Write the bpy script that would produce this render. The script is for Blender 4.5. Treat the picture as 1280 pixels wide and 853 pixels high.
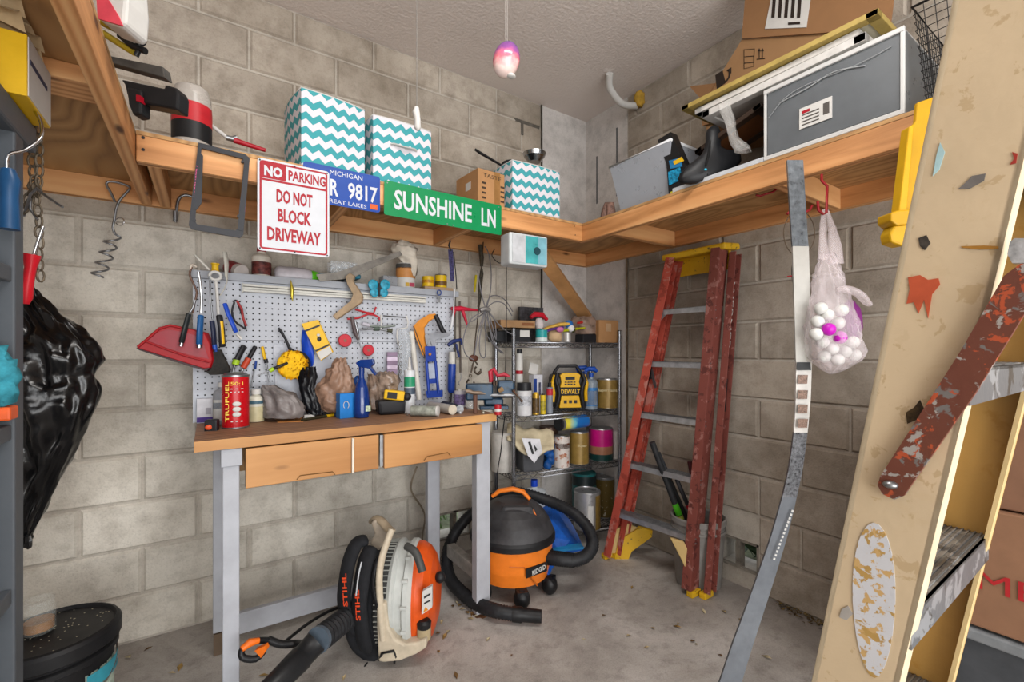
import bpy, math, random
from mathutils import Vector, Matrix, noise
random.seed(7)
for o in list(bpy.data.objects): bpy.data.objects.remove(o)
SC = bpy.context.scene
COL = SC.collection
# ---------------- camera, world, light, exposure ----------------
F = 568.0; CAMZ = 1.26
RV = Vector((.8315, -.5556, 0)); FW = Vector((.5556, .8315, 0)); UP = Vector((0, 0, 1))
cam_d = bpy.data.cameras.new('camera'); cam = bpy.data.objects.new('camera', cam_d); COL.objects.link(cam)
cam.location = (0, 0, CAMZ); cam.rotation_euler = (math.radians(90), 0, -math.atan2(.5556, .8315))
cam_d.sensor_width = 36; cam_d.lens = F/1280*36; cam_d.shift_y = 13.5/1280; cam_d.clip_start = .02
SC.camera = cam
W = bpy.data.worlds.new('sky'); SC.world = W; W.use_nodes = True
W.node_tree.nodes['Background'].inputs[0].default_value = (.86, .93, 1, 1)
W.node_tree.nodes['Background'].inputs[1].default_value = 1.7
def area(name, loc, rot, sx, sy, power, col=(1, 1, 1)):
    l = bpy.data.lights.new(name, 'AREA'); l.shape = 'RECTANGLE'; l.size = sx; l.size_y = sy; l.energy = power; l.color = col
    o = bpy.data.objects.new(name, l); COL.objects.link(o); o.location = loc; o.rotation_euler = [math.radians(a) for a in rot]
    return o
area('doorway_daylight', (.1, -2.9, 1.5), (86, 0, 0), 3.6, 2.4, 140, (1, .99, .97))
area('ceiling_bounce_fill', (.2, -2.4, .2), (135, 0, -5), 3.4, 1.4, 80, (1, .97, .94))  # added low fill aimed up to brighten the ceiling like bounced daylight
area('added_corner_fill', (.75, .55, 2.93), (6, 0, -34), 1.2, .35, 26, (1, .97, .93))  # added light with no fixture, brightens the far corner
SC.view_settings.view_transform = 'Standard'; SC.view_settings.look = 'None'
SC.view_settings.exposure = 0.08; SC.view_settings.gamma = 1; SC.view_settings.use_curve_mapping = False
# ---------------- pixel helpers (a point of the place from a pixel of the photo and one plane) ----------------
def ray(px, py): return RV*((px-640)/F)+FW+UP*((440-py)/F)
CAM = Vector((0, 0, CAMZ))
def D(px, py, d): return CAM+ray(px, py)*d
def Yp(px, py, y): r = ray(px, py); return CAM+r*(y/r.y)
def Xp(px, py, x): r = ray(px, py); return CAM+r*(x/r.x)
def Zp(px, py, z): r = ray(px, py); return CAM+r*((z-CAMZ)/r.z)
def dep(p): return p.dot(FW)
# ---------------- materials ----------------
def lin(h):
    h = h.lstrip('#'); c = [int(h[i:i+2], 16)/255 for i in (0, 2, 4)]
    return tuple((x/12.92 if x <= .04045 else ((x+.055)/1.055)**2.4) for x in c)+(1,)
class NT:
    def __init__(s, name):
        s.m = bpy.data.materials.new(name); s.m.use_nodes = True; s.t = s.m.node_tree; s.b = s.t.nodes['Principled BSDF']
    def n(s, typ, **kw):
        x = s.t.nodes.new(typ)
        for k, v in kw.items():
            if k.startswith('i_'): x.inputs[k[2:].replace('_', ' ')].default_value = v
            else: setattr(x, k, v)
        return x
    def l(s, a, b): s.t.links.new(a, b)
    def math(s, op, a, b=None, c=None):
        x = s.t.nodes.new('ShaderNodeMath'); x.operation = op
        for i, v in enumerate((a, b, c)):
            if v is None: continue
            if isinstance(v, (int, float)): x.inputs[i].default_value = v
            else: s.l(v, x.inputs[i])
        return x.outputs[0]
    def mix(s, fac, a, b, mode='MIX'):
        x = s.t.nodes.new('ShaderNodeMix'); x.data_type = 'RGBA'; x.blend_type = mode
        for inp, v in ((x.inputs[0], fac), (x.inputs[6], a), (x.inputs[7], b)):
            if isinstance(v, (int, float, tuple)): inp.default_value = v
            else: s.l(v, inp)
        return x.outputs[2]
    def ramp(s, fac, stops):
        x = s.t.nodes.new('ShaderNodeValToRGB'); e = x.color_ramp.elements
        while len(e) < len(stops): e.new(.5)
        for el, (p, c) in zip(e, stops): el.position = p; el.color = c if len(c) == 4 else tuple(c)+(1,)
        s.l(fac, x.inputs[0]); return x.outputs[0]
    def co(s, scale=(1, 1, 1), loc=(0, 0, 0), rot=(0, 0, 0), gen=False):
        t = s.n('ShaderNodeTexCoord'); m = s.n('ShaderNodeMapping')
        s.l(t.outputs['Generated' if gen else 'Object'], m.inputs[0]); m.inputs['Scale'].default_value = scale
        m.inputs['Location'].default_value = loc; m.inputs['Rotation'].default_value = rot; return m.outputs[0]
    def noise(s, co, scale, detail=4, rough=.55, dist=0):
        x = s.n('ShaderNodeTexNoise'); x.inputs['Scale'].default_value = scale; x.inputs['Detail'].default_value = detail
        x.inputs['Roughness'].default_value = rough; x.inputs['Distortion'].default_value = dist; s.l(co, x.inputs[0]); return x.outputs[0]
    def bump(s, h, st=.2, dist=.01):
        x = s.n('ShaderNodeBump'); x.inputs['Strength'].default_value = st; x.inputs['Distance'].default_value = dist
        s.l(h, x.inputs['Height']); s.l(x.outputs[0], s.b.inputs['Normal'])
    def col(s, v):
        if isinstance(v, tuple): s.b.inputs['Base Color'].default_value = v
        else: s.l(v, s.b.inputs['Base Color'])
    def set(s, **k):
        for a, v in k.items(): s.b.inputs[a.replace('_', ' ')].default_value = v
_mc = {}
def mt(h, r=.5, m=0, n=.12, sc=18, bump=.05, tr=0, al=1, coat=0, sheen=0):
    """plain painted / plastic / cloth / metal surface with a little procedural wear"""
    key = (h, r, m, n, sc, bump, tr, al, coat)
    if key in _mc: return _mc[key]
    t = NT('surface_'+h.strip('#')); co = t.co(); f = t.noise(co, sc, 5, .6)
    c = lin(h); c = tuple(x*(1 if m > .4 else .8) for x in c[:3])+(1,); dk = tuple(x*(1-n*1.6) for x in c[:3])+(1,); lt = tuple(min(1, x*(1+n)+n*.01) for x in c[:3])+(1,)
    t.col(t.ramp(f, [(.3, dk), (.7, lt)]))
    rr = t.math('MULTIPLY_ADD', f, .25, r-.12); t.l(rr, t.b.inputs['Roughness']); t.set(Metallic=m, Specular_IOR_Level=.5 if (m or r < .26) else .28)
    if tr: t.set(Transmission_Weight=tr, IOR=1.35)
    if al < 1: t.set(Alpha=al)
    if coat: t.set(Coat_Weight=coat)
    if bump: t.bump(t.noise(co, sc*8, 3), bump, .002)
    _mc[key] = t.m; return t.m
def wood(name, a, b, c, axis='x', sc=1, knots=True, rough=.6):
    t = NT(name); s = {'x': (1.2, 14, 14), 'y': (14, 1.2, 14), 'z': (14, 14, 1.2)}[axis]
    co = t.co(tuple(v*sc for v in s)); f = t.noise(co, 1.6, 6, .6, 1.2)
    w = t.n('ShaderNodeTexWave', wave_type='BANDS', bands_direction={'x': 'Y', 'y': 'X', 'z': 'X'}[axis])
    w.inputs['Scale'].default_value = .9; w.inputs['Distortion'].default_value = 7; w.inputs['Detail'].default_value = 2; w.inputs['Detail Scale'].default_value = .6
    t.l(co, w.inputs[0]); g = t.math('MULTIPLY_ADD', w.outputs['Fac'], .45, t.math('MULTIPLY', f, .55))
    base = t.ramp(g, [(.15, lin(c)), (.42, lin(b)), (.75, lin(a))])
    blot = t.noise(t.co(), 3.5, 3); base = t.mix(t.math('MULTIPLY', blot, .35), base, lin(b), 'MULTIPLY')
    if knots:
        v = t.n('ShaderNodeTexVoronoi'); v.inputs['Scale'].default_value = 1; t.l(t.co({'x': (3, 9, 9), 'y': (9, 3, 9), 'z': (9, 9, 3)}[axis]), v.inputs[0])
        k = t.ramp(v.outputs['Distance'], [(.05, (1, 1, 1)), (.13, (0, 0, 0))])
        base = t.mix(k, base, lin('#5a3313'))
    t.col(base); t.set(Roughness=rough); t.bump(f, .12, .004); return t.m
PINE_X = wood('pine_lumber_x', '#dfb07a', '#cf9760', '#a26e3c', 'x')
PINE_Y = wood('pine_lumber_y', '#dfb07a', '#cf9760', '#a26e3c', 'y')
PINE_Z = wood('pine_lumber_z', '#d8ac7a', '#c4925a', '#a06c3a', 'z', .5)
def m_ply():
    t = NT('plywood_swirl_grain'); co = t.co((1.6, .45, 1)); n = t.noise(co, 1.5, 2, .4, .3)
    g = t.math('PINGPONG', t.math('MULTIPLY', n, 26), .5); c = t.ramp(g, [(0, lin('#8a6238')), (.2, lin('#a67a48')), (.5, lin('#bb905c'))])
    f = t.noise(t.co((30, 1.5, 1)), 3, 4); c = t.mix(t.math('MULTIPLY', f, .5), c, lin('#b08d62'))
    v = t.n('ShaderNodeTexVoronoi'); v.inputs['Scale'].default_value = 2.3; t.l(t.co((1.6, .8, 1)), v.inputs[0])
    c = t.mix(t.ramp(v.outputs['Distance'], [(.04, (1, 1, 1)), (.09, (0, 0, 0))]), c, lin('#4e2f15')); t.col(c); t.set(Roughness=.7); return t.m
PLY = m_ply()
BTOP = wood('bench_top_pine', '#c4955c', '#b07f48', '#8a5f36', 'x', .8)
BWORN = wood('bench_top_worn_surface', '#a98263', '#8a6346', '#5f4430', 'x', .8)
DRW = wood('drawer_front_pine', '#c2915a', '#ad7a44', '#8d6034', 'x', .6)
def m_block(name, a, b, stain, rnd=.12):
    t = NT(name); co = t.co(); geo = t.n('ShaderNodeNewGeometry'); oi = t.n('ShaderNodeObjectInfo')
    wp = t.n('ShaderNodeVectorMath', operation='ADD'); t.l(geo.outputs['Position'], wp.inputs[0])
    n1 = t.noise(wp.outputs[0], 1.7, 5, .6); n2 = t.noise(wp.outputs[0], 9, 6, .65); n3 = t.noise(wp.outputs[0], 120, 3, .7)
    c = t.ramp(n1, [(.3, lin(b)), (.65, lin(a))])
    c = t.mix(t.ramp(n2, [(.45, (0, 0, 0)), (.72, (.6, .6, .6))]), c, lin(stain))
    sp = t.ramp(n3, [(.34, (.62, .62, .62)), (.5, (1, 1, 1))]); c = t.mix(.35, c, sp, 'MULTIPLY')
    v = t.math('MULTIPLY_ADD', oi.outputs['Random'], rnd, 1-rnd/2)
    hs = t.n('ShaderNodeHueSaturation'); t.l(v, hs.inputs['Value']); t.l(c, hs.inputs['Color'])
    t.col(hs.outputs[0]); t.set(Roughness=.9); t.bump(t.math('ADD', n3, t.math('MULTIPLY', n2, 1.5)), .45, .006); return t.m
BLK = m_block('painted_concrete_block', '#d0cabf', '#b2aa9d', '#857c70', .16)
BLK_U = m_block('brown_grey_block', '#b5ab9e', '#887d6f', '#6f6456', .2)  # brown-grey tone; on the right wall it also colours in weaker illumination
MORT = m_block('mortar', '#bcb5aa', '#a0978b', '#857b70', 0)
CONC = m_block('smooth_cast_concrete', '#d0cbc7', '#bab5b1', '#8f8b88', 0)
def m_floor():
    t = NT('worn_concrete_floor'); co = t.co(); n1 = t.noise(co, 1.3, 6, .65, .6); n2 = t.noise(co, 14, 6, .7); n3 = t.noise(co, 160, 2)
    c = t.ramp(n1, [(.3, lin('#7f7873')), (.5, lin('#a29c96')), (.68, lin('#c4beb9'))])
    c = t.mix(t.ramp(n2, [(.5, (0, 0, 0)), (.75, (.7, .7, .7))]), c, lin('#756e68'))
    c = t.mix(.3, c, t.ramp(n3, [(.35, (.5, .5, .5)), (.55, (1, 1, 1))]), 'MULTIPLY')
    t.col(c); t.l(t.math('MULTIPLY_ADD', n2, .4, .42), t.b.inputs['Roughness']); t.bump(t.math('ADD', n2, n3), .25, .004); return t.m
FLOOR = m_floor()
def m_ceil():
    t = NT('textured_ceiling_paint'); co = t.co(); n = t.noise(co, 60, 4); c = t.ramp(t.noise(co, 1.5), [(.3, lin('#d3c9c3')), (.7, lin('#ddd4ce'))])
    t.col(c); t.set(Roughness=.9); t.bump(n, .5, .01); return t.m
CEIL = m_ceil()
def m_chevron():
    t = NT('teal_chevron_canvas'); tc = t.n('ShaderNodeTexCoord'); s = t.n('ShaderNodeSeparateXYZ'); t.l(tc.outputs['Object'], s.inputs[0])
    h = t.math('ADD', s.outputs[0], s.outputs[1]); tri = t.math('PINGPONG', h, .024)
    z = t.math('ADD', s.outputs[2], t.math('MULTIPLY', tri, .85)); q = t.math('FRACT', t.math('DIVIDE', z, .058))
    k = t.math('GREATER_THAN', q, .5); c = t.mix(k, lin('#cfccd2'), lin('#3a949b'))
    w = t.noise(t.co(), 300, 2); c = t.mix(.12, c, w, 'MULTIPLY'); t.col(c); t.set(Roughness=.85); t.bump(w, .1, .001); return t.m
CHEV = m_chevron()
def m_splat(name, base, spots, rough=.5, metal=0, sc=14, thr=.58):
    t = NT(name); co = t.co(); lin = lambda h: tuple(x*.86 for x in globals()['lin'](h)[:3])+(1,); c = t.ramp(t.noise(co, 5, 5), [(.3, tuple(x*.82 for x in lin(base)[:3])), (.7, lin(base))])
    for i, sp in enumerate(spots):
        f = t.noise(t.co(loc=(i*3.1, i*1.7, 0)), sc*(1+i*.4), 5, .6, .4)
        c = t.mix(t.ramp(f, [(thr, (0, 0, 0)), (thr+.03, (1, 1, 1))]), c, lin(sp))
    t.col(c); t.set(Roughness=rough, Metallic=metal); t.bump(t.noise(co, 90, 3), .15, .003); return t.m
GALV = mt('#b9bcc0', .38, .7, .15, 30); CHROME = mt('#c9cbce', .2, 1, .06); STEEL = mt('#8d8f92', .35, .85, .2, 30)
RUST = m_splat('rusty_iron', '#5d4c40', ['#7a4a2c', '#3b342f'], .7, .4, 40, .55)
BLACK = mt('#1b1b1d', .45); DARK = mt('#2a2b2e', .55); RUB = mt('#26272a', .5, 0, .3, 40, .2)
WHT = mt('#d2d0cc', .45, n=.05); RED = mt('#c01825', .4); ORG = mt('#f07a1e', .38, n=.08); YEL = mt('#eebd1c', .4, n=.06); BLU = mt('#1d4fae', .4); TEAL = mt('#2a98a8', .5)
CARD = mt('#b98a5c', .8, 0, .1, 8, .1); CREAM = mt('#cfc3ad', .6, n=.15); GRYP = mt('#a6aab2', .5, n=.06); LABW = mt('#d4d2ce', .55, n=.04)
# ---------------- mesh helpers ----------------
ORI = {}
class MB:
    def __init__(s, T=None): s.v = []; s.f = []; s.m = []; s.s = []; s.mats = []; s.T = T or Matrix()
    def add(s, vs, fs, mat, smooth=False, T=None):
        if mat not in s.mats: s.mats.append(mat)
        k = s.mats.index(mat); o = len(s.v); M = s.T @ T if T else s.T
        s.v += [M @ Vector(v) for v in vs]
        for f in fs: s.f.append([i+o for i in f]); s.m.append(k); s.s.append(smooth)
        return s
    def box(s, c, d, mat, R=None, taper=None):
        x, y, z = d[0]/2, d[1]/2, d[2]/2; tx, ty = taper or (1, 1)
        v = [(-x*tx, -y*ty, -z), (x*tx, -y*ty, -z), (x*tx, y*ty, -z), (-x*tx, y*ty, -z), (-x, -y, z), (x, -y, z), (x, y, z), (-x, y, z)]
        T = Matrix.Translation(c)
        if R is not None: T = T @ (R if isinstance(R, Matrix) else Matrix.Rotation(R, 4, 'Z'))
        return s.add(v, [(0, 3, 2, 1), (4, 5, 6, 7), (0, 1, 5, 4), (1, 2, 6, 5), (2, 3, 7, 6), (3, 0, 4, 7)], mat, T=T)
    def bb(s, a, b, mat): return s.box([(a[i]+b[i])/2 for i in range(3)], [abs(b[i]-a[i]) for i in range(3)], mat)
    def bar(s, p, q, w, h, mat, up=UP, end=None):
        """rectangular bar from p to q; w across, h along `up`"""
        p, q = Vector(p), Vector(q); z = (q-p).normalized(); x = Vector(up).cross(z)
        x = x.normalized() if x.length > 1e-5 else Vector((1, 0, 0)); y = z.cross(x)
        w2 = w if end is None else end[0]; h2 = h if end is None else end[1]; vs = []
        for P, a, b in ((p, w/2, h/2), (q, w2/2, h2/2)): vs += [P-x*a-y*b, P+x*a-y*b, P+x*a+y*b, P-x*a+y*b]
        return s.add(vs, [(0, 3, 2, 1), (4, 5, 6, 7), (0, 1, 5, 4), (1, 2, 6, 5), (2, 3, 7, 6), (3, 0, 4, 7)], mat)
    def tube(s, pts, r, mat, n=8, closed=False, flat=1):
        pts = [Vector(p) for p in pts]; N = len(pts); rr = r if isinstance(r, (list, tuple)) else [r]*N; vs = []; fs = []; x = None
        for i, p in enumerate(pts):
            t = (pts[(i+1) % N]-pts[i-1]) if closed else (pts[min(i+1, N-1)]-pts[max(i-1, 0)]); t = t.normalized() if t.length > 1e-9 else UP
            if x is None: x = t.orthogonal().normalized() if abs(t.z) > .9 else UP.cross(t).normalized()
            x = (x-t*x.dot(t)); x = x.normalized() if x.length > 1e-6 else t.orthogonal().normalized(); y = t.cross(x)
            for k in range(n): a = 2*math.pi*k/n; vs.append(p+x*math.cos(a)*rr[i]+y*math.sin(a)*rr[i]*flat)
        for i in range(N if closed else N-1):
            for k in range(n): a = i*n+k; b = i*n+(k+1) % n; c = ((i+1) % N)*n; fs.append((a, b, c+(k+1) % n, c+k))
        s.add(vs, fs, mat, True)
        if not closed: s.add(vs[:n], [tuple(range(n))[::-1]], mat); s.add(vs[-n:], [tuple(range(n))], mat)
        return s
    def lathe(s, o, prof, mat, n=20, A=None, sx=1, sy=1, smooth=True, seg=None):
        """prof = [(r,z)...]; A = 3x3 axes; seg = {index: material} for bands"""
        T = Matrix.Translation(o)
        if A is not None: T = T @ A
        for i in range(len(prof)-1):
            (r0, z0), (r1, z1) = prof[i], prof[i+1]; vs = []
            for r, z in ((r0, z0), (r1, z1)): vs += [(r*sx*math.cos(2*math.pi*k/n), r*sy*math.sin(2*math.pi*k/n), z) for k in range(n)]
            if r0 == 0: fs = [(0, n+k, n+(k+1) % n)[::1] for k in range(n)]
            elif r1 == 0: fs = [(k, (k+1) % n, n) for k in range(n)]
            else: fs = [(k, (k+1) % n, n+(k+1) % n, n+k) for k in range(n)]
            s.add(vs, fs, (seg or {}).get(i, mat), smooth, T=T)
        return s
    def cyl(s, p, q, r, mat, n=14, r2=None, smooth=True):
        p, q = Vector(p), Vector(q); r2 = r if r2 is None else r2; z = q-p; L = z.length
        A = z.to_track_quat('Z', 'Y').to_matrix().to_4x4()
        s.lathe(p, [(0, 0), (r, 0)], mat, n, A, smooth=False); s.lathe(p, [(r, 0), (r2, L)], mat, n, A, smooth=smooth)
        return s.lathe(p, [(r2, L), (0, L)], mat, n, A, smooth=False)
    def prism(s, poly, t, mat, T=None, smooth=False):
        """poly in local xy, extruded from z=0 to z=t"""
        n = len(poly); a = sum(poly[i][0]*poly[(i+1) % n][1]-poly[(i+1) % n][0]*poly[i][1] for i in range(n))
        if a < 0: poly = poly[::-1]
        v = [(x, y, 0) for x, y in poly]+[(x, y, t) for x, y in poly]
        return s.add(v, [tuple(range(n))[::-1], tuple(range(n, 2*n))]+[(i, (i+1) % n, n+(i+1) % n, n+i) for i in range(n)], mat, smooth, T=T)
    def pix(s, poly, d, t, mat, plane=None, off=None):
        """outline given in photo pixels, set at depth d (or on a plane function), real thickness t away from the camera"""
        fn = plane or (lambda a, b: D(a, b, d)); pts = [fn(a, b) for a, b in poly]; n = len(pts)
        ar = sum(poly[i][0]*poly[(i+1) % n][1]-poly[(i+1) % n][0]*poly[i][1] for i in range(n))
        if ar > 0: pts = pts[::-1]
        off = (off or FW)*t; v = pts+[p+off for p in pts]
        return s.add(v, [tuple(range(n)), tuple(range(n, 2*n))[::-1]]+[(i, n+i, n+(i+1) % n, (i+1) % n) for i in range(n)], mat)
    def ball(s, c, r, mat, n=12, sc=(1, 1, 1), R=None, lump=0, fr=3):
        vs = [(0, 0, -1)]; m = n//2
        for i in range(1, m):
            a = -math.pi/2+math.pi*i/m; vs += [(math.cos(a)*math.cos(2*math.pi*k/n), math.cos(a)*math.sin(2*math.pi*k/n), math.sin(a)) for k in range(n)]
        vs.append((0, 0, 1)); L = len(vs)-1; out = []
        for v in vs:
            v = Vector(v); q = 1+lump*noise.noise(v*fr+Vector(c)*7); out.append((v.x*r*sc[0]*q, v.y*r*sc[1]*q, v.z*r*sc[2]*q))
        fs = [(0, 1+(k+1) % n, 1+k) for k in range(n)]
        for i in range(m-2):
            for k in range(n): a = 1+i*n; fs.append((a+k, a+(k+1) % n, a+n+(k+1) % n, a+n+k))
        a = 1+(m-2)*n; fs += [(a+k, a+(k+1) % n, L) for k in range(n)]
        T = Matrix.Translation(c)
        if R is not None: T = T @ R
        return s.add(out, fs, mat, True, T=T)
    def loft(s, lev, d, mat, th=.6, amp=.008, fr=14, n=36, folds=0, seed=0, exp=1):
        """soft bag or cloth: lev=[(py,pxL,pxR)] top to bottom at depth d; round cross-sections creased by noise"""
        L2 = []
        for i in range(len(lev)-1):
            for j in range(4):
                a = j/4; L2.append([lev[i][k]*(1-a)+lev[i+1][k]*a for k in range(3)])
        L2.append(list(lev[-1])); vs = []; fs = []
        for (py, l, r) in L2:
            c = D((l+r)/2, py, d); w = (r-l)/2*d/F
            for k in range(n):
                a = 2*math.pi*k/n; ca, sa = math.cos(a), math.sin(a)
                q = noise.noise(Vector((ca*w*fr*1.3+seed, sa*fr*.3, c.z*fr*.6)))*amp+noise.noise(Vector((ca*3+seed, sa*3, c.z*fr*2.5)))*amp*.6
                q += noise.noise(Vector((ca*w*fr*5+seed, sa*fr, c.z*fr*5)))*amp*.3; q += folds*math.sin(a*9+seed+c.z*20)*.5
                q *= min(1, w/.02)
                vs.append(c+RV*ca*(w+q*.5)+FW*sa*(w*th+q)+UP*q*.4)
        N = len(L2)
        for i in range(N-1):
            for k in range(n): a = i*n; fs.append((a+k, a+n+k, a+n+(k+1) % n, a+(k+1) % n))
        s.add(vs, fs, mat, True); s.add(vs[:n], [tuple(range(n))], mat, True); return s.add(vs[-n:], [tuple(range(n))[::-1]], mat, True)
    def text(s, st, T, w, h, mat, ext=.0004, bold=0, sp=1):
        c = bpy.data.curves.new('t', 'FONT'); c.body = st; c.extrude = 0; c.offset = bold; c.space_character = sp; c.resolution_u = 2
        o = bpy.data.objects.new('t', c); COL.objects.link(o); dg = bpy.context.evaluated_depsgraph_get(); me = bpy.data.meshes.new_from_object(o.evaluated_get(dg))
        bpy.data.objects.remove(o); vs = [v.co.copy() for v in me.vertices]; fs = [tuple(p.vertices) for p in me.polygons]; bpy.data.meshes.remove(me)
        if not vs: return s
        x0 = min(v.x for v in vs); x1 = max(v.x for v in vs); y0 = min(v.y for v in vs); y1 = max(v.y for v in vs)
        vs = [((v.x-(x0+x1)/2)/(x1-x0)*w, (v.y-(y0+y1)/2)/(y1-y0)*h, ext) for v in vs]
        return s.add(vs, fs, mat, T=T)
    def build(s, name, parent=None, loc=None, bev=0, sub=0, **kw):
        O = ORI[parent.name] if parent is not None else Vector(loc if loc is not None else (0, 0, 0))
        me = bpy.data.meshes.new(name); me.from_pydata([v-O for v in s.v], [], s.f)
        for m in s.mats: me.materials.append(m)
        me.polygons.foreach_set('material_index', s.m); me.polygons.foreach_set('use_smooth', s.s); me.update()
        o = bpy.data.objects.new(name, me); COL.objects.link(o); ORI[o.name] = O
        if parent is not None: o.parent = parent
        else: o.location = O
        if bev: b = o.modifiers.new('bevel', 'BEVEL'); b.width = bev; b.segments = 2; b.limit_method = 'ANGLE'; b.angle_limit = .6
        if sub: b = o.modifiers.new('sub', 'SUBSURF'); b.levels = sub; b.render_levels = sub
        for k, v in kw.items(): o[k] = v
        return o
def thing(name, label, cat, loc, group=None):
    o = bpy.data.objects.new(name, None); COL.objects.link(o); o.location = loc; o['label'] = label; o['category'] = cat; o.empty_display_size = .05
    if group: o['group'] = group
    ORI[o.name] = Vector(loc); return o
def one(m, name, label, cat, loc, group=None, **kw):
    """a thing that is one mesh"""
    o = m.build(name, loc=loc, **kw); o['label'] = label; o['category'] = cat
    if group: o['group'] = group
    return o
def struct(m, name, parent=None, **kw):
    o = m.build(name, parent, **kw)
    if parent is None: o['kind'] = 'structure'
    return o
def frm(o, x, y):
    x = Vector(x).normalized(); y = Vector(y); y = (y-x*y.dot(x)).normalized(); z = x.cross(y); M = Matrix((x, y, z)).transposed().to_4x4(); M.translation = o; return M
def arc(c, r, a0, a1, n, ax=RV, ay=UP):
    return [Vector(c)+ax*r*math.cos(math.radians(a0+(a1-a0)*i/n))+ay*r*math.sin(math.radians(a0+(a1-a0)*i/n)) for i in range(n+1)]
def smooth(pts, k=4):
    pts = [Vector(p) for p in pts]; out = []
    for i in range(len(pts)-1):
        p0, p1, p2, p3 = pts[max(i-1, 0)], pts[i], pts[i+1], pts[min(i+2, len(pts)-1)]
        for j in range(k):
            t = j/k; out.append(.5*((2*p1)+(p2-p0)*t+(2*p0-5*p1+4*p2-p3)*t*t+(3*p1-p0-3*p2+p3)*t**3))
    return out+[pts[-1]]
def copy_tree(o, off, label=None, rotz=0):
    c = o.copy(); COL.objects.link(c)
    if o.parent is None: c.location = Vector(o.location)+Vector(off)
    if rotz: c.rotation_euler.z += rotz
    if label: c['label'] = label
    for ch in o.children:
        k = ch.copy(); COL.objects.link(k); k.parent = c
        for g in ch.children: q = g.copy(); COL.objects.link(q); q.parent = k
    return c
# ---------------- the room ----------------
YW, XW, ZC, CH, BL = 2.55, 2.38, 3.0, .2025, .405
m = MB(); m.bb((-1.9, -3.2, -.08), (2.6, 2.75, 0), FLOOR); floor = struct(m, 'floor')
m = MB(); m.bb((-1.9, -2.6, ZC), (2.6, 2.75, ZC+.08), CEIL); struct(m, 'ceiling')
# back wall backing with a foundation opening behind the vacuum
v0 = Yp(548, 690, YW); v1 = Yp(588, 690, YW); VX0, VX1 = v0.x, v1.x; VZ0, VZ1 = .10, .27
m = MB(); y0, y1 = YW+.004, YW+.17
m.bb((-1.9, y0, 0), (VX0, y1, ZC), MORT); m.bb((VX1, y0, 0), (XW+.17, y1, ZC), MORT); m.bb((VX0, y0, 0), (VX1, y1, VZ0), MORT); m.bb((VX0, y0, VZ1), (VX1, y1, ZC), MORT)
wall_back = struct(m, 'wall_back'); 
w0 = Xp(948, 700, XW); w1 = Xp(898, 700, XW); UY0, UY1 = w0.y, w1.y; UZ0, UZ1 = .09, .25
m = MB(); x0, x1 = XW+.004, XW+.17
m.bb((x0, -3.2, 0), (x1, UY0, ZC), MORT); m.bb((x0, UY1, 0), (x1, YW, ZC), MORT); m.bb((x0, UY0, 0), (x1, UY1, UZ0), MORT); m.bb((x0, UY0, UZ1), (x1, UY1, ZC), MORT)
wall_right = struct(m, 'wall_right')
m = MB(); m.bb((-1.9, -3.2, 0), (-1.8, 2.55, ZC), CONC); struct(m, 'wall_left')
COLX, COLY = 1.955, 2.145
def blk_mesh(L, H, mat):
    b = .009; t = .010; bm = MB(); v = [(0, 0, 0), (L, 0, 0), (L, 0, H), (0, 0, H), (b, -t, b), (L-b, -t, b), (L-b, -t, H-b), (b, -t, H-b)]
    me = bpy.data.meshes.new('block'); me.from_pydata(v, [], [(4, 5, 6, 7), (0, 1, 5, 4), (1, 2, 6, 5), (2, 3, 7, 6), (3, 0, 4, 7)]); me.materials.append(mat); me.update(); return me
BMS = {}
def block(parent, a, b, k, right):
    z = k*CH+.005; H = (min((k+1)*CH, ZC)-.004)-z; L = b-a-.009
    if L < .03 or H < .03: return
    mat = BLK if (k < 9 and not right) else BLK_U
    key = (round(L, 3), round(H, 3), mat.name)
    if key not in BMS: BMS[key] = blk_mesh(L, H, mat)
    o = bpy.data.objects.new('block', BMS[key]); COL.objects.link(o); o.parent = parent; j = lambda: random.uniform(-.0012, .0012)
    if right: o.location = (XW+.004+j(), b-.0045, z); o.rotation_euler = (0, 0, math.radians(-90))
    else: o.location = (a+.0045, YW+.004+j(), z)
for k in range(15):
    off = -.24 if k % 2 else -.443
    x = off-BL*2
    while x < COLX-.02:
        a, b = max(x, -1.2), min(x+BL, COLX-.006)
        if k in (0, 1):
            if a < VX0 < b and VX1 < b: block(wall_back, a, VX0, k, 0); block(wall_back, VX1, b, k, 0); x += BL; continue
            if a < VX0 < b: b = VX0
            elif VX0 <= a and b <= VX1: x += BL; continue
            elif a < VX1 < b: a = VX1
        if k*CH < VZ1 or True: block(wall_back, a, b, k, 0)
        x += BL
    y = COLY-(BL if k % 2 else BL/2)+.12
    while y > -1.2:
        a, b = y, min(y+BL, COLY-.008)
        if k in (0, 1):
            if a < UY0 and b > UY1: block(wall_right, a, UY0, k, 1); block(wall_right, UY1, b, k, 1); y -= BL; continue
            if a < UY0 < b: b = UY0
            elif a < UY1 < b: a = UY1
            elif a >= UY0 and b <= UY1: y -= BL; continue
        block(wall_right, a, b, k, 1); y -= BL
m = MB(); m.bb((COLX, YW-.002, 0), (XW+.004, YW+.01, ZC), CONC); struct(m, 'concrete_column', wall_back)
m = MB(); m.bb((XW-.002, COLY, 0), (XW+.01, YW, ZC), CONC); struct(m, 'concrete_column', wall_right)
m = MB()
for px in (746, 771): 
    p = Xp(px, 180, XW-.003); m.bb((p.x, p.y-.006, 2.35), (p.x+.002, p.y+.006, 2.83 if px > 750 else 2.7), mt('#55575a', .9))
m.build('form_board_mark', wall_right)
m = MB(); P = [(640, 132), (662, 130), (675, 140), (674, 175), (664, 180), (660, 172), (648, 166), (641, 158), (645, 150), (639, 143)]
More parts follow.
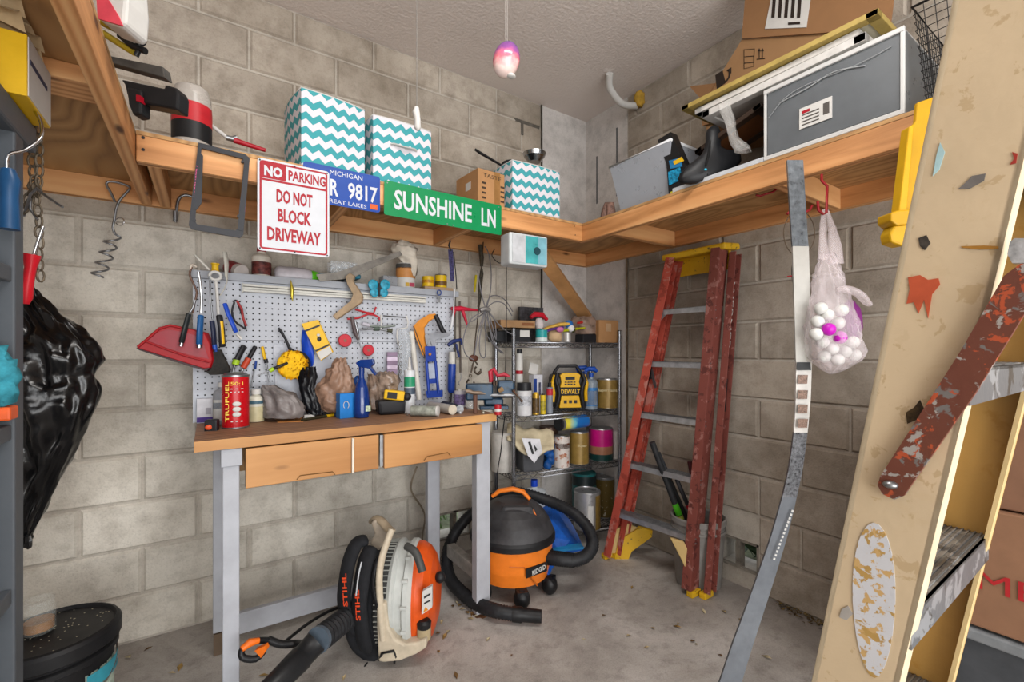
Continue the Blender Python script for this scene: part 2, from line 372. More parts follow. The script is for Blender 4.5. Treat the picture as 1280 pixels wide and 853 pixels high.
pts = [Yp(a, b, YW-.0035) for a, b in P]; m.add(pts+[p+Vector((0, .004, 0)) for p in pts], [tuple(range(10))]+[(i, (i+1) % 10, 10+(i+1) % 10, 10+i) for i in range(10)], mt('#67625a', .95, n=.25)); m.build('mortar_patch', wall_back)
m = MB(); m.tube([(COLX-.002, YW-.004, 1.5), (COLX, YW-.004, 2.4), (COLX-.003, YW-.004, ZC)], .007, mt('#4f4a42', .9, n=.4), 6); m.build('expansion_joint', wall_back)
m = MB(); m.tube([(XW-.006, COLY-.004, .1), (XW-.006, COLY-.002, 1.9)], .008, mt('#6d5c49', .8, n=.4), 6); m.build('expansion_joint', wall_right)
# openings: frames, screen wires, greenery outside
def vent(parent, a, b, z0, z1, right):
    m = MB(); P = lambda s, t, w: (XW+t, s, w) if right else (s, YW+t, w)
    fr = mt('#8b8378', .8, n=.3)
    m.bb(P(a, 0, z0), P(b, .02, z0+.012), fr); m.bb(P(a, 0, z1-.012), P(b, .02, z1), fr); m.bb(P(a, 0, z0), P(a+.01, .02, z1), fr); m.bb(P(b-.01, 0, z0), P(b, .02, z1), fr)
    mid = (a+b)/2; m.bb(P(mid-.012, .0, z0), P(mid+.012, .05, z1), fr)
    m.build('vent_frame', parent)
vent(wall_back, VX0, VX1, VZ0, VZ1, 0); vent(wall_right, UY0, UY1, UZ0, UZ1, 1)
leafm = mt('#5f7f3a', .7, n=.4)
for nm, (cx, cy), lab in (('shrub', ((VX0+VX1)/2+.15, 3.15), 'green shrub outdoors seen through the small foundation opening behind the vacuum'), ('shrub', (2.9, (UY0+UY1)/2-.1), 'dark green plant outdoors seen through the opening low in the right wall')):
    m = MB(); rn = random.Random(3)
    for i in range(260 if cy > 3 else 700):
        c = Vector((cx+max(-.2, min(.25, rn.gauss(0, .12))), cy+rn.gauss(0, .14), abs(rn.gauss(.16, .11)))); a = Vector((rn.uniform(-1, 1), rn.uniform(-1, 1), rn.uniform(-.3, 1))).normalized()*(.05 if cy > 3 else .075); b = a.orthogonal().normalized()*(.014 if cy > 3 else .03)
        m.add([c-a, c+b, c+a, c-b], [(0, 1, 2, 3)], leafm if cy > 3 else mt('#34472a', .8, n=.5))
    m.tube([(cx, cy, 0), (cx, cy, .2)], .008, mt('#5a4632', .8), 6)
    one(m, nm, lab, 'plant', (cx, cy, 0))
m = MB(); m.bb((-1, 2.75, -.08), (4.5, 6, -.002), mt('#8b8f72', .9, n=.3)); m.bb((2.6, -3, -.08), (4.5, 2.75, -.002), mt('#6c6f50', .9, n=.3)); m.bb((-4, -6, -.08), (4.5, -3.2, -.002), mt('#9a9893', .9)); struct(m, 'ground')
# ---------------- built-in lumber storage shelf ----------------
SZ0, SZ1, SZ2 = 1.896, 1.985, 1.998; SY, SX = 1.95, 1.79
shelf = thing('lumber_shelf', 'pine lumber and plywood storage shelf running round the walls above the bench', 'shelf', (1.79, 1.95, SZ0))
m = MB(); m.bb((-.2, SY, SZ0), (SX, SY+.038, SZ1), PINE_X); m.build('front_board', shelf, bev=.003)
m = MB(); m.bb((SX, .05, SZ0), (SX+.038, SY+.038, SZ1), PINE_Y); m.build('front_board', shelf, bev=.003)
m = MB(); m.bb((-1.75, YW-.042, SZ0), (XW-.045, YW-.004, SZ1), PINE_X); m.build('ledger', shelf, bev=.002)
m = MB(); m.bb((XW-.042, .05, SZ0), (XW-.004, YW-.005, SZ1), PINE_Y); m.build('ledger', shelf, bev=.002)
for x in (-.155, 1.13, .5): m = MB(); m.bb((x-.019, SY+.039, SZ0), (x+.019, YW-.043, SZ1-.001), PINE_Y); m.build('joist', shelf, bev=.002)
for y in (1.75, .887, .47, .07): m = MB(); m.bb((SX+.039, y-.019, SZ0), (XW-.043, y+.019, SZ1-.001), PINE_X); m.build('joist', shelf, bev=.002)
m = MB(); m.bb((-.2, SY-.001, SZ1), (SX, YW-.004, SZ2), PLY); m.build('plywood_deck', shelf)
m = MB(); m.bb((SX-.001, .05, SZ1), (XW-.004, YW-.004, SZ2), PLY); m.build('plywood_deck', shelf)
m = MB(); m.bb((-.24, .3, SZ0), (-.202, YW-.043, SZ1), PINE_Y); m.build('edge_beam', shelf, bev=.003)
m = MB(); m.bb((-1.75, .3, SZ1), (-.202, YW-.004, SZ2), PLY); m.build('plywood_deck', shelf)
for y in (1.62, .9): m = MB(); m.bb((-1.75, y-.06, SZ0+.046), (-.241, y+.06, SZ1-.001), PINE_X); m.build('joist', shelf, bev=.002)
a = Vector((1.80, 1.99, 1.905)); b = Vector((2.33, 2.50, 1.50)); a = D(657, 291, 2.62); b = D(733, 398, 3.27)
m = MB(); m.bar(a, b, .036, .085, mt('#c99560', .6, n=.18, sc=7), up=RV); m.build('diagonal_brace', shelf, bev=.002)
m = MB()
for px, py in ((179, 172), (179, 187)): p = Yp(px, py, SY-.001); m.cyl(p, p-Vector((0, .002, 0)), .005, DARK, 8)
for px in (718, 719): p = Yp(px, 283 if px == 718 else 294, SY-.001); m.cyl(p, p-Vector((0, .002, 0)), .003, DARK, 8)
m.build('screw_heads', shelf)['kind'] = 'stuff'
# ---------------- workbench ----------------
LEGM = mt('#b4b6bd', .5, 0, .08, 10); BZ = .96; BX0, BX1, BY0, BY1 = -.04, 1.165, 1.845, 2.315
bench = thing('workbench', 'wooden workbench with grey painted legs standing against the block wall', 'workbench', (.56, 2.08, 0))
m = MB(); m.add([(BX0, BY0, BZ-.036), (BX1, BY0+.035, BZ-.036), (BX1, BY1, BZ-.036), (BX0, BY1, BZ-.036), (BX0, BY0, BZ), (BX1, BY0+.035, BZ), (BX1, BY1, BZ), (BX0, BY1, BZ)],
                [(0, 3, 2, 1), (0, 1, 5, 4), (1, 2, 6, 5), (2, 3, 7, 6), (3, 0, 4, 7)], BTOP); m.add(m.v[4:8], [(0, 1, 2, 3)], BWORN); m.build('bench_top', bench)
def leg(px0, px1, y, zb, ztop, w):
    a = Yp(px0, 500, y); b = Yp(px1, 500, y); m = MB(); m.bb((a.x, y, zb), (b.x, y+w, ztop), LEGM); return m.build('leg', bench, bev=.004)
leg(278, 299.5, BY0+.02, 0, BZ-.038, .05)
m = MB(); a = Yp(276, 500, BY0+.012); b = Yp(303, 500, BY0+.012); m.bb((a.x, a.y, BZ-.1), (b.x, a.y+.06, BZ-.038), LEGM); m.build('leg_bracket', bench, bev=.003)
leg(596, 613, BY0+.045, 0, BZ-.038, .05)
leg(266, 279, 2.25, .09, BZ-.038, .04); leg(535, 550, 2.25, .0, BZ-.038, .04)
m = MB(); a = Yp(267, 500, 2.25); m.bb((a.x, 2.245, 0), (a.x+.06, 2.31, .088), mt('#6b5a4a', .9)); m.build('leg_block', bench)
m = MB(); m.bb((Yp(280, 500, 2.25).x, 2.262, .05), (Yp(536, 500, 2.25).x, 2.29, .14), LEGM); m.build('stretcher', bench, bev=.003)
m = MB(); p = Yp(604, 500, 1.89); m.bb((p.x-.02, 1.94, .145), (p.x+.028, 2.25, .212), mt('#9b968f', .6, 0, .25, 20)); m.build('stretcher', bench, bev=.003)
m = MB(); m.bb((BX0+.1, BY0+.06, BZ-.13), (BX1-.1, BY1-.05, BZ-.037), mt('#8a6a45', .7)); m.build('drawer_case', bench)
def drawer(pa, pb, gap=None):
    a = Yp(pa, 580, BY0+.01); b = Yp(pb, 580, BY0+.025); m = MB()
    m.add([(a.x, BY0+.004, .778), (b.x, BY0+.018, .778), (b.x, BY0+.036, .778), (a.x, BY0+.036, .778), (a.x, BY0+.004, .918), (b.x, BY0+.018, .918), (b.x, BY0+.036, .918), (a.x, BY0+.036, .918)],
          [(0, 3, 2, 1), (4, 5, 6, 7), (0, 1, 5, 4), (1, 2, 6, 5), (2, 3, 7, 6), (3, 0, 4, 7)], DRW)
    return m.build('drawer', bench, bev=.003)
d1 = drawer(307, 473); d2 = drawer(480, 602)
for d, (pa, pb, py) in ((d1, (371, 419, 595)), (d2, (530, 563, 571))):
    m = MB(); p = [Yp(pa, py+5, BY0+.002), Yp(pa+4, py, BY0+.002), Yp(pb-3, py-5, BY0+.004), Yp(pb, py-1, BY0+.004)]; m.tube(p, .0016, mt('#6d4a22', .8), 6); m.build('finger_grip', d)
m = MB(); a = Yp(440, 575, BY0+.002); b = Yp(442.5, 575, BY0+.002); m.bb((a.x, a.y-.002, .779), (b.x, a.y+.008, .917), mt('#e9e0d0', .6)); m.build('glue_line', d1)
m = MB()
a = Yp(475, 575, BY0+.02); b = Yp(479, 575, BY0+.02); m.bb((a.x, BY0+.02, .785), (b.x, BY0+.05, .915), STEEL); m.build('drawer_slide', bench)
# ---------------- pegboard with a metal tray on top ----------------
PEG = mt('#c3c7d0', .45, n=.04); PY0 = 2.33; PX0, PX1 = -.05, 1.17; PZ0, PZ1 = .962, 1.57
peg = thing('pegboard', 'light grey pegboard standing at the back of the workbench', 'pegboard', (.56, PY0+.03, BZ))
m = MB(); NX, NZ = 48, 24; sx = (PX1-PX0)/NX; sz = (PZ1-PZ0)/NZ; vs = []; fs = []; r = .0036
for i in range(NX):
    for k in range(NZ):
        cx, cz = PX0+(i+.5)*sx, PZ0+(k+.5)*sz; o = len(vs)
        vs += [(cx-sx/2, PY0, cz-sz/2), (cx+sx/2, PY0, cz-sz/2), (cx+sx/2, PY0, cz+sz/2), (cx-sx/2, PY0, cz+sz/2)]
        for q in range(8): a = math.radians(q*45+202.5); vs.append((cx+r*math.cos(a), PY0, cz+r*math.sin(a)))
        for q in range(8): a = math.radians(q*45+202.5); vs.append((cx+r*math.cos(a), PY0+.005, cz+r*math.sin(a)))
        H = lambda t: o+4+t % 8
        fs += [(o, o+1, H(2), H(1)), (o+1, o+2, H(4), H(3)), (o+2, o+3, H(6), H(5)), (o+3, o, H(8), H(7)), (o, H(1), H(0)), (o+1, H(3), H(2)), (o+2, H(5), H(4)), (o+3, H(7), H(6))]
        for q in range(8): fs.append((H(q), H(q+1), H(q+1)+8, H(q)+8))
m.add(vs, fs, PEG); m.build('perforated_panel', peg)
m = MB(); m.bb((PX0, PY0+.006, PZ0), (PX1, PY0+.014, PZ1), mt('#33302d', .9)); m.build('added_hole_backing', peg)  # added dark sheet so the peg holes look shaded; only space behind
m = MB(); m.bb((PX0-.004, PY0-.004, PZ0), (PX0+.001, PY0+.02, PZ1), PEG); m.build('edge_trim', peg); m = MB(); m.bb((PX1-.012, PY0-.003, PZ0), (PX1+.002, PY0+.02, PZ1), mt('#5a554e', .7)); m.build('edge_trim', peg)
m = MB(); m.bb((PX0-.01, PY0-.02, 1.57), (PX1+.01, PY0+.13, 1.578), GRYP); m.bb((PX0-.01, PY0-.022, 1.57), (PX1+.01, PY0-.018, 1.602), GRYP); m.bb((PX0-.012, PY0-.022, 1.57), (PX0-.008, PY0+.13, 1.62), GRYP)
m.build('top_tray', peg, bev=.001)
m = MB(); a = Yp(304, 360, PY0-.03); b = Yp(533, 380, PY0-.03)
for z, t in ((1.548, .03), (1.536, .022), (1.524, .03)): m.bb((a.x, PY0-t, z), (b.x, PY0-.001, z+.01), mt('#d5d3cb', .35))
m.bb((a.x-.004, PY0-.035, 1.518), (a.x, PY0-.001, 1.56), mt('#c9c7be', .4)); m.build('lamp_bar', peg, bev=.001)
m = MB(); m.bb((PX0, PY0-.0005, 1.31), (PX1, PY0+.0004, 1.3125), mt('#6b6c70', .6)); m.build('panel_seam', peg)
# ---------------- left: grey plastic cabinet and what hangs there ----------------
CABM = mt('#8796a6', .5, n=.06); CABD = mt('#585d63', .5, n=.06)
cab = thing('plastic_shelving_unit', 'tall grey-blue plastic shelving unit at the left edge of the photo', 'shelving unit', (-.65, 1.2, 0))
for x, y in ((-.375, 1.44), (-.375, .92), (-.97, 1.44), (-.97, .92)): m = MB(); m.bb((x-.028, y-.028, 0), (x+.028, y+.028, 1.745), CABD); m.build('post', cab, bev=.004)
for z in (.36, .735, 1.09, 1.43): m = MB(); m.bb((-.99, .9, z-.02), (-.352, 1.412, z+.014), CABD); m.build('shelf', cab, bev=.003)
m = MB(); m.bb((-1.0, .86, 1.735), (-.343, 1.545, 1.797), CABD); m.build('top_panel', cab, bev=.006)
for z0, z1 in ((.39, .705), (.76, 1.06), (1.11, 1.4), (1.45, 1.73)): m = MB(); m.bb((-.376, .95, z0), (-.37, 1.19, z1), CABM); m.bb((-.378, 1.27, z0), (-.372, 1.41, z1), CABM); m.build('side_panel', cab)
c = MB()
for px, py, r in ((-2, 445, .024), (5, 466, .03), (2, 486, .03), (9, 488, .02), (-3, 470, .03)): c.ball(D(px-8, py, .93), r, mt('#3f9db0', .95, n=.2, sc=60, bump=.3), 14, (1, 1, 1.2), lump=.5)
p = D(2, 505, .93); one(c, 'cleaning_cloth', 'bunched light teal cloth on a shelf of the grey cabinet', 'cloth', (p.x, p.y, 1.105))
m = MB(); m.box(D(1, 517, .94)+Vector((0, 0, -.0)), (.04, .05, .028), mt('#f0642a', .4)); one(m, 'box_cutter', 'orange tool end just below the teal cloth on the grey cabinet', 'tool', D(-1, 520, .99), bev=.004)
# yellow box and paper on the cabinet
t = thing('carton', 'yellow and white carton lying on top of the grey plastic cabinet', 'box', (-.45, 1.3, 1.8))
m = MB(); A = [D(-30, 25, .86), D(17, 37, .98), D(66, 158, 1.16)]
b0 = Vector((-.36, 1.50, 1.80)); R1 = Matrix.Rotation(.06, 4, 'Z')
m.bb((-.62, 1.365, 1.8), (-.318, 1.535, 1.93), YEL); m.build('carton_body', t, bev=.002)
m = MB(); m.bb((-.319, 1.37, 1.803), (-.3165, 1.532, 1.928), LABW); m.build('white_side', t)
m = MB(); m.bb((-.3165, 1.38, 1.875), (-.3155, 1.5, 1.885), mt('#3a3f5c', .6)); m.build('side_slot', t)
m = MB(); n = 7; vs = []
for i in range(n):
    for j in range(n): q = Vector((i/(n-1), j/(n-1), 0)); z = noise.noise(q*3.1+Vector((2, 0, 0)))*.02+(.014 if (i+j) % 2 else 0); vs.append((-.6+q.x*.28, 1.30+q.y*.2, 1.965+z))
m.add(vs, [(i*n+j, (i+1)*n+j, (i+1)*n+j+1, i*n+j+1) for i in range(n-1) for j in range(n-1)], mt('#cfb48c', .85)); m.add([Vector(v)-Vector((0, 0, .03)) for v in vs], [(i*n+j, i*n+j+1, (i+1)*n+j+1, (i+1)*n+j) for i in range(n-1) for j in range(n-1)], mt('#cfb48c', .85))
one(m, 'packing_paper', 'crumpled brown packing paper on top of the yellow carton', 'paper', (-.5, 1.25, 1.935))
# paint roller frame with blue handle
t = thing('paint_roller_frame', 'paint roller frame with blue handle hanging at the grey cabinet', 'paint roller', D(12, 250, .93))
m = MB(); m.tube(smooth([D(44, 140, 1.02), D(51, 152, 1.0), D(51, 172, .97), D(30, 188, .95), D(10, 194, .93), D(9, 216, .93)], 3), .0035, CHROME, 8); m.build('wire_frame', t)
m = MB(); m.tube([D(10, 212, .93), D(12, 226, .93), D(12, 245, .93), D(12, 268, .93), D(12, 287, .93)], [.011, .017, .014, .015, .016], mt('#1f4d78', .35), 12); m.build('handle', t)
# chain
CHN = mt('#6f6353', .6, .6, .4, 60)
def link(m, c, u, v, w=.008, h=.015, r=.0026):
    m.tube([c+u*w*math.cos(a)+v*h*math.sin(a) for a in [i*math.pi/5 for i in range(10)]], r, CHN, 6, closed=True)
t = thing('chain', 'rusty steel chain hanging beside the grey cabinet with a red-handled tool', 'chain', D(45, 250, 1.12))
i = 0
for x0, y0, x1, y1, n in ((40, 150, 42, 240, 8), (50, 148, 48, 240, 8), (45, 236, 52, 345, 9)):
    for k in range(n):
        q = k/(n-1); c = D(x0+(x1-x0)*q+random.uniform(-1.5, 1.5), y0+(y1-y0)*q, 1.12); m = MB(); u = RV if k % 2 else FW; link(m, c, (u+RV*random.uniform(-.3, .3)).normalized(), UP); m.build('link', t)
for k in range(5): m = MB(); c = D(30+k*3, 262-k*8, 1.12); link(m, c, (RV+FW*.5*(-1)**k).normalized(), (UP+RV*.7).normalized()); m.build('link', t)
t = thing('spline_tool', 'red-handled steel rod tool hooked on the rusty chain', 'tool', D(40, 345, 1.1))
m = MB(); m.tube([D(54, 283, 1.1), D(48, 300, 1.1), D(41, 322, 1.1)], .0035, CHROME, 8); m.build('shaft', t)
m = MB(); m.tube([D(40, 318, 1.1), D(39, 323, 1.1), D(38, 335, 1.1), D(35, 352, 1.1), D(32, 372, 1.1), D(31, 380, 1.1)], [.017, .016, .011, .011, .013, .008], mt('#d81f2e', .35), 10); m.build('handle', t)
m = MB(); m.tube([D(30, 270, 1.13), D(38, 243, 1.1), D(47, 235, 1.1)], .003, STEEL, 6); m.tube([D(47, 237, 1.1), D(60, 247, 1.08), D(78, 259, 1.06)], .003, STEEL, 6); m.tube([D(38, 243, 1.12), D(38, 262, 1.12), D(47, 275, 1.12)], .003, STEEL, 6)
one(m, 'bent_hook_rod', 'bent steel hook rod sticking out of the rusty chain', 'hook', D(45, 240, 1.1))
# black bag
m = MB(); m.loft([(355, 26, 38), (372, 18, 50), (392, 14, 70), (412, 12, 92), (432, 10, 108), (452, 8, 117), (470, 8, 108), (485, 8, 113), (510, 8, 112), (540, 8, 99), (570, 8, 84), (600, 8, 68), (640, 8, 50), (668, 10, 37), (685, 16, 30)], 1.52, mt('#0d0d0f', .22, n=.1, bump=.3), .7, .03, 16, 84, folds=.018, seed=3)
m.pix([(24, 672), (35, 664), (40, 692), (22, 690)], 1.5, .02, mt('#0d0d0f', .22, n=.1, bump=.3))
bag = one(m, 'garbage_bag', 'shiny black plastic garbage bag hanging behind the grey cabinet', 'bag', D(50, 640, 1.52)); bag.modifiers.new('s', 'SUBSURF').render_levels = 1
# bucket
bk = Zp(66, 782, .42); B = Vector((bk.x, bk.y, 0)); 
t = thing('bucket', 'black plastic bucket with a speckled lid and a coloured label on the floor', 'bucket', B)
m = MB(); m.lathe(B, [(0, .001), (.125, .001), (.128, .02), (.145, .33), (.147, .36)], BLACK, 32); m.lathe(B, [(.147, .32), (.155, .325), (.155, .34), (.147, .345)], BLACK, 32); m.build('pail', t)
m = MB(); m.lathe(B, [(.158, .355), (.162, .36), (.162, .395), (.156, .405), (.148, .408), (.142, .398), (0, .396)], BLACK, 36); m.build('lid', t)
m = MB(); a = math.radians; 
vs = [B+Vector((.1425*math.cos(a(q)), .1425*math.sin(a(q)), z)) for q in range(-50, 11, 6) for z in (.1, .29)]; m.add(vs, [(2*i, 2*i+2, 2*i+3, 2*i+1) for i in range(10)], mt('#b9c9b8', .5, n=.3, sc=40), True)
vs = [B+Vector((.1505*math.cos(a(q)), .1505*math.sin(a(q)), z)) for q in range(-50, 11, 6) for z in (.245, .29)]; m.add(vs, [(2*i, 2*i+2, 2*i+3, 2*i+1) for i in range(10)], mt('#3c9db0', .5), True); m.build('label', t)
m = MB(); m.tube(smooth([B+Vector((.15*math.cos(a(q)), .15*math.sin(a(q)), .30-.1*math.cos(a((q+75)*1.0))*.9)) for q in range(-165, 20, 15)], 2), .0025, CHROME, 6); m.build('bail', t)
m = MB()
for i in range(60):
    q = random.uniform(0, 6.28); r = random.uniform(.02, .135); p = B+Vector((r*math.cos(q), r*math.sin(q), .399)); m.ball(p, .0016, mt('#cfc7a8', .8), 5, (1.5, 1, .6))
o = m.build('seed_specks', t); o['kind'] = 'stuff'
j = Zp(49, 790, .40); J = Vector((j.x, j.y, .40)); t = thing('glass_jar', 'small open glass jar with brown liquid on the black bucket', 'jar', J)
JG = NT('jar_glass'); JG.col(lin('#d8ddd8')); JG.set(Roughness=.08, Alpha=.13)
m = MB(); m.lathe(J, [(0, .001), (.034, .001), (.038, .008), (.038, .07), (.033, .08), (.035, .085), (.035, .1), (.032, .1)], JG.m, 28); m.build('glass', t)
m = MB(); m.lathe(J, [(0, .008), (.0342, .009), (.0342, .036), (0, .037)], mt('#94622c', .3, n=.25), 24); m.build('liquid', t)
# corkscrew anchor, hook, licence plate frame
t = thing('ground_anchor', 'corkscrew steel ground anchor hanging on the wall under the shelf', 'anchor', Yp(140, 290, 2.47))
m = MB(); P = lambda x, y: Yp(x, y, 2.46); m.tube(smooth([P(144, 253), P(138, 240), P(133, 231), P(137, 227), P(150, 229), P(162, 234), P(160, 239), P(150, 250), P(145, 262), P(143, 275), P(141, 285), P(144, 293)], 3), .0045, STEEL, 8)
pts = [P(144, 293)]
for i in range(1, 61): q = i/60; a = q*math.pi*2*4; c = P(142-20*q, 295+52*q); pts.append(c+RV*.024*math.cos(a)+FW*.022*math.sin(a)-RV*.0)
m.tube(pts, .004, STEEL, 8); m.build('spiral_shaft', t)
m = MB(); m.tube([P(150, 277)+RV*.018*math.cos(a)+UP*.016*math.sin(a) for a in [i*.5236 for i in range(12)]], .0018, CHROME, 6, closed=True); m.build('ring', t)
m = MB(); P = lambda x, y: Yp(x, y, 2.49); m.tube(smooth([P(240, 246), P(232, 244), P(224, 248), P(221, 260), P(221, 270), P(219, 278)], 3), .006, STEEL, 8); m.tube([P(219, 264), P(219, 277)], .009, STEEL, 8)
one(m, 'wall_hook', 'single steel J hook under the shelf left of the licence plate frame', 'hook', P(228, 250))
t = thing('plate_frame', 'empty dark grey licence plate frame hanging upright from the shelf', 'plate frame', Yp(275, 182, 1.94))
P = lambda x, y: Yp(x, y, 1.94); fm = mt('#303136', .45)
out = [(248, 179), (307, 194), (312, 199), (304, 294), (300, 298), (239, 287), (236, 282)]; inn = [(252, 186), (303, 199), (305, 203), (297, 286), (294, 289), (246, 281), (244, 277)]
vo = [P(*p) for p in out]; vi = [P(*p) for p in inn]; n = 7; off = Vector((0, -.008, 0))
m = MB(); m.add([v+off for v in vo]+[v+off for v in vi]+vo+vi, [(i, (i+1) % n, n+(i+1) % n, n+i) for i in range(n)]+[(i, 2*n+i, 2*n+(i+1) % n, (i+1) % n) for i in range(n)]+[(n+i, n+(i+1) % n, 3*n+(i+1) % n, 3*n+i) for i in range(n)]+[(2*n+i, 3*n+i, 3*n+(i+1) % n, 2*n+(i+1) % n) for i in range(n)], fm)
for pl in ([(249, 190), (254, 196), (252, 255), (246, 263), (241, 262)], [(305, 212), (310, 214), (304, 290), (297, 288), (299, 260)]): m.prism([(P(*q).x, P(*q).z) for q in pl], .007, fm, T=Matrix(((1, 0, 0, 0), (0, 0, -1, 1.937), (0, 1, 0, 0), (0, 0, 0, 1))))
m.build('frame', t)
a = P(247, 228); m = MB(); m.text('AutoNation', frm(a+Vector((0, -.0095, 0)), (P(245, 248)-P(248, 208)), (1, 0, .05)), .11, .015, mt('#f0609a', .4)); m.build('lettering', t)
a = P(305, 247); m = MB(); m.text('DRIVE PINK', frm(a+Vector((0, -.0095, 0)), (P(304, 265)-P(307, 220)), (1, 0, .05)), .11, .012, mt('#f0609a', .4)); m.build('lettering', t)
for q in ((303, 203), (298, 271), (243, 276)): m = MB(); m.cyl(P(*q)+Vector((0, -.011, 0)), P(*q), .005, fm, 8); m.build('mount_tab', t)
# ---------------- signs ----------------
RT = lambda o: Matrix.Translation(o) @ Matrix.Rotation(math.radians(90), 4, 'X')
def rrect(w, h, r, k=5):
    p = []
    for cx, cy, a0 in ((w/2-r, h/2-r, 0), (-w/2+r, h/2-r, 90), (-w/2+r, -h/2+r, 180), (w/2-r, -h/2+r, 270)):
        for i in range(k+1): a = math.radians(a0+90*i/k); p.append((cx+r*math.cos(a), cy+r*math.sin(a)))
    return p
def plate(t, x0, x1, z0, z1, y, mat, r=.01, th=.0018, name='plate'):
    m = MB(); m.prism(rrect(x1-x0, z1-z0, r), th, mat, T=RT(((x0+x1)/2, y, (z0+z1)/2))); return m.build(name, t)
def ring_plate(t, cx, cz, y, w, h, r, b, mat, name='border'):
    o = rrect(w, h, r); i = rrect(w-2*b, h-2*b, max(.001, r-b)); n = len(o); m = MB()
    m.add([(x, z, .0004) for x, z in o+i], [(k, (k+1) % n, n+(k+1) % n, n+k) for k in range(n)], mat, T=RT((cx, y, cz))); return m.build(name, t)
SR = mt('#a80a22', .4, n=.03); SW = mt('#d3d6dc', .35, n=.03)
t = thing('warning_sign', 'white and red NO PARKING DO NOT BLOCK DRIVEWAY sign on the shelf front', 'sign', (.279, 1.935, 1.64))
plate(t, .152, .406, 1.64, 1.987, 1.938, SW, .012); y = 1.9362
ring_plate(t, .279, 1.8135, y, .24, .333, .012, .007, SR)
def sgn(st, cx, cz, w, h, mat, yy=None, tt=None, name='lettering'): m = MB(); m.text(st, RT((cx, (yy or y)-.0003, cz)), w, h, mat); return m.build(name, tt or t)
m = MB(); m.prism([(-.117, -.028), (-.117, .022), (-.11, .03), (-.031, .03), (-.031, -.028)], .0004, SR, T=RT((.279, y-.0004, 1.943))); m.build('red_panel', t)
m = MB(); m.bb((.162, y-.0005, 1.905), (.396, y, 1.913), SR); m.build('divider', t)
def fat(st, cx, cz, w, h, mat, tt, yy, k=.0012, name='lettering'):
    m = MB(); m.text(st, RT((cx, yy-.0004, cz)), w, h, mat, bold=k*14); return m.build(name, tt)
fat('NO', .205, 1.943, .062, .04, SW, t, y-.0012, .0035); fat('PARKING', .324, 1.9415, .135, .04, SR, t, y, .0022)
fat('DO NOT', .279, 1.855, .128, .052, SR, t, y, .0026); fat('BLOCK', .279, 1.782, .118, .052, SR, t, y, .0026); fat('DRIVEWAY', .279, 1.708, .19, .052, SR, t, y, .0026)
for x, z in ((.16, 1.979), (.398, 1.979), (.16, 1.648), (.398, 1.648), (.279, 1.98), (.279, 1.647)): m = MB(); m.cyl((x, y-.002, z), (x, y, z), .003, DARK, 8); m.build('rivet', t)
t = thing('licence_plate', 'blue and white MICHIGAN licence plate ending in 9817 beside the parking sign', 'licence plate', (.46, 1.942, 1.86))
PB = mt('#1446a0', .35, n=.04); plate(t, .31, .615, 1.858, 2.013, 1.945, PB, .012); y = 1.9432
sgn('MICHIGAN', .475, 1.99, .13, .02, SW, tt=t); fat('9817', .542, 1.929, .122, .068, SW, t, y, .0018); fat('R', .427, 1.929, .032, .068, SW, t, y, .0018); sgn('GREAT LAKES', .472, 1.874, .17, .016, SW, tt=t)
ring_plate(t, .4625, 1.9355, y, .299, .149, .011, .003, PB)
m = MB(); m.bb((.572, y-.001, 1.868), (.604, y, 1.89), mt('#e2622a', .5, n=.3, sc=300)); m.build('date_sticker', t)
t = thing('street_sign', 'green SUNSHINE LN street sign on the front of the shelf', 'sign', (.93, 1.94, 1.85))
GR = mt('#0b8a50', .3, n=.03); m = MB(); m.prism(rrect(.6, .15, .008), .002, GR, T=RT((.931, 1.94, 1.926)) @ Matrix.Rotation(-.008, 4, 'Z')); m.build('plate', t)
y = 1.938; fat('SUNSHINE', .868, 1.9275, .385, .088, SW, t, y, .0016); fat('LN', 1.155, 1.924, .082, .088, SW, t, y, .0016)
for x, z in ((.645, 1.993), (1.215, 1.988), (.93, 1.859), (.96, 1.857)): m = MB(); m.cyl((x, y-.002, z), (x, y, z), .003, STEEL, 8); m.build('rivet', t)
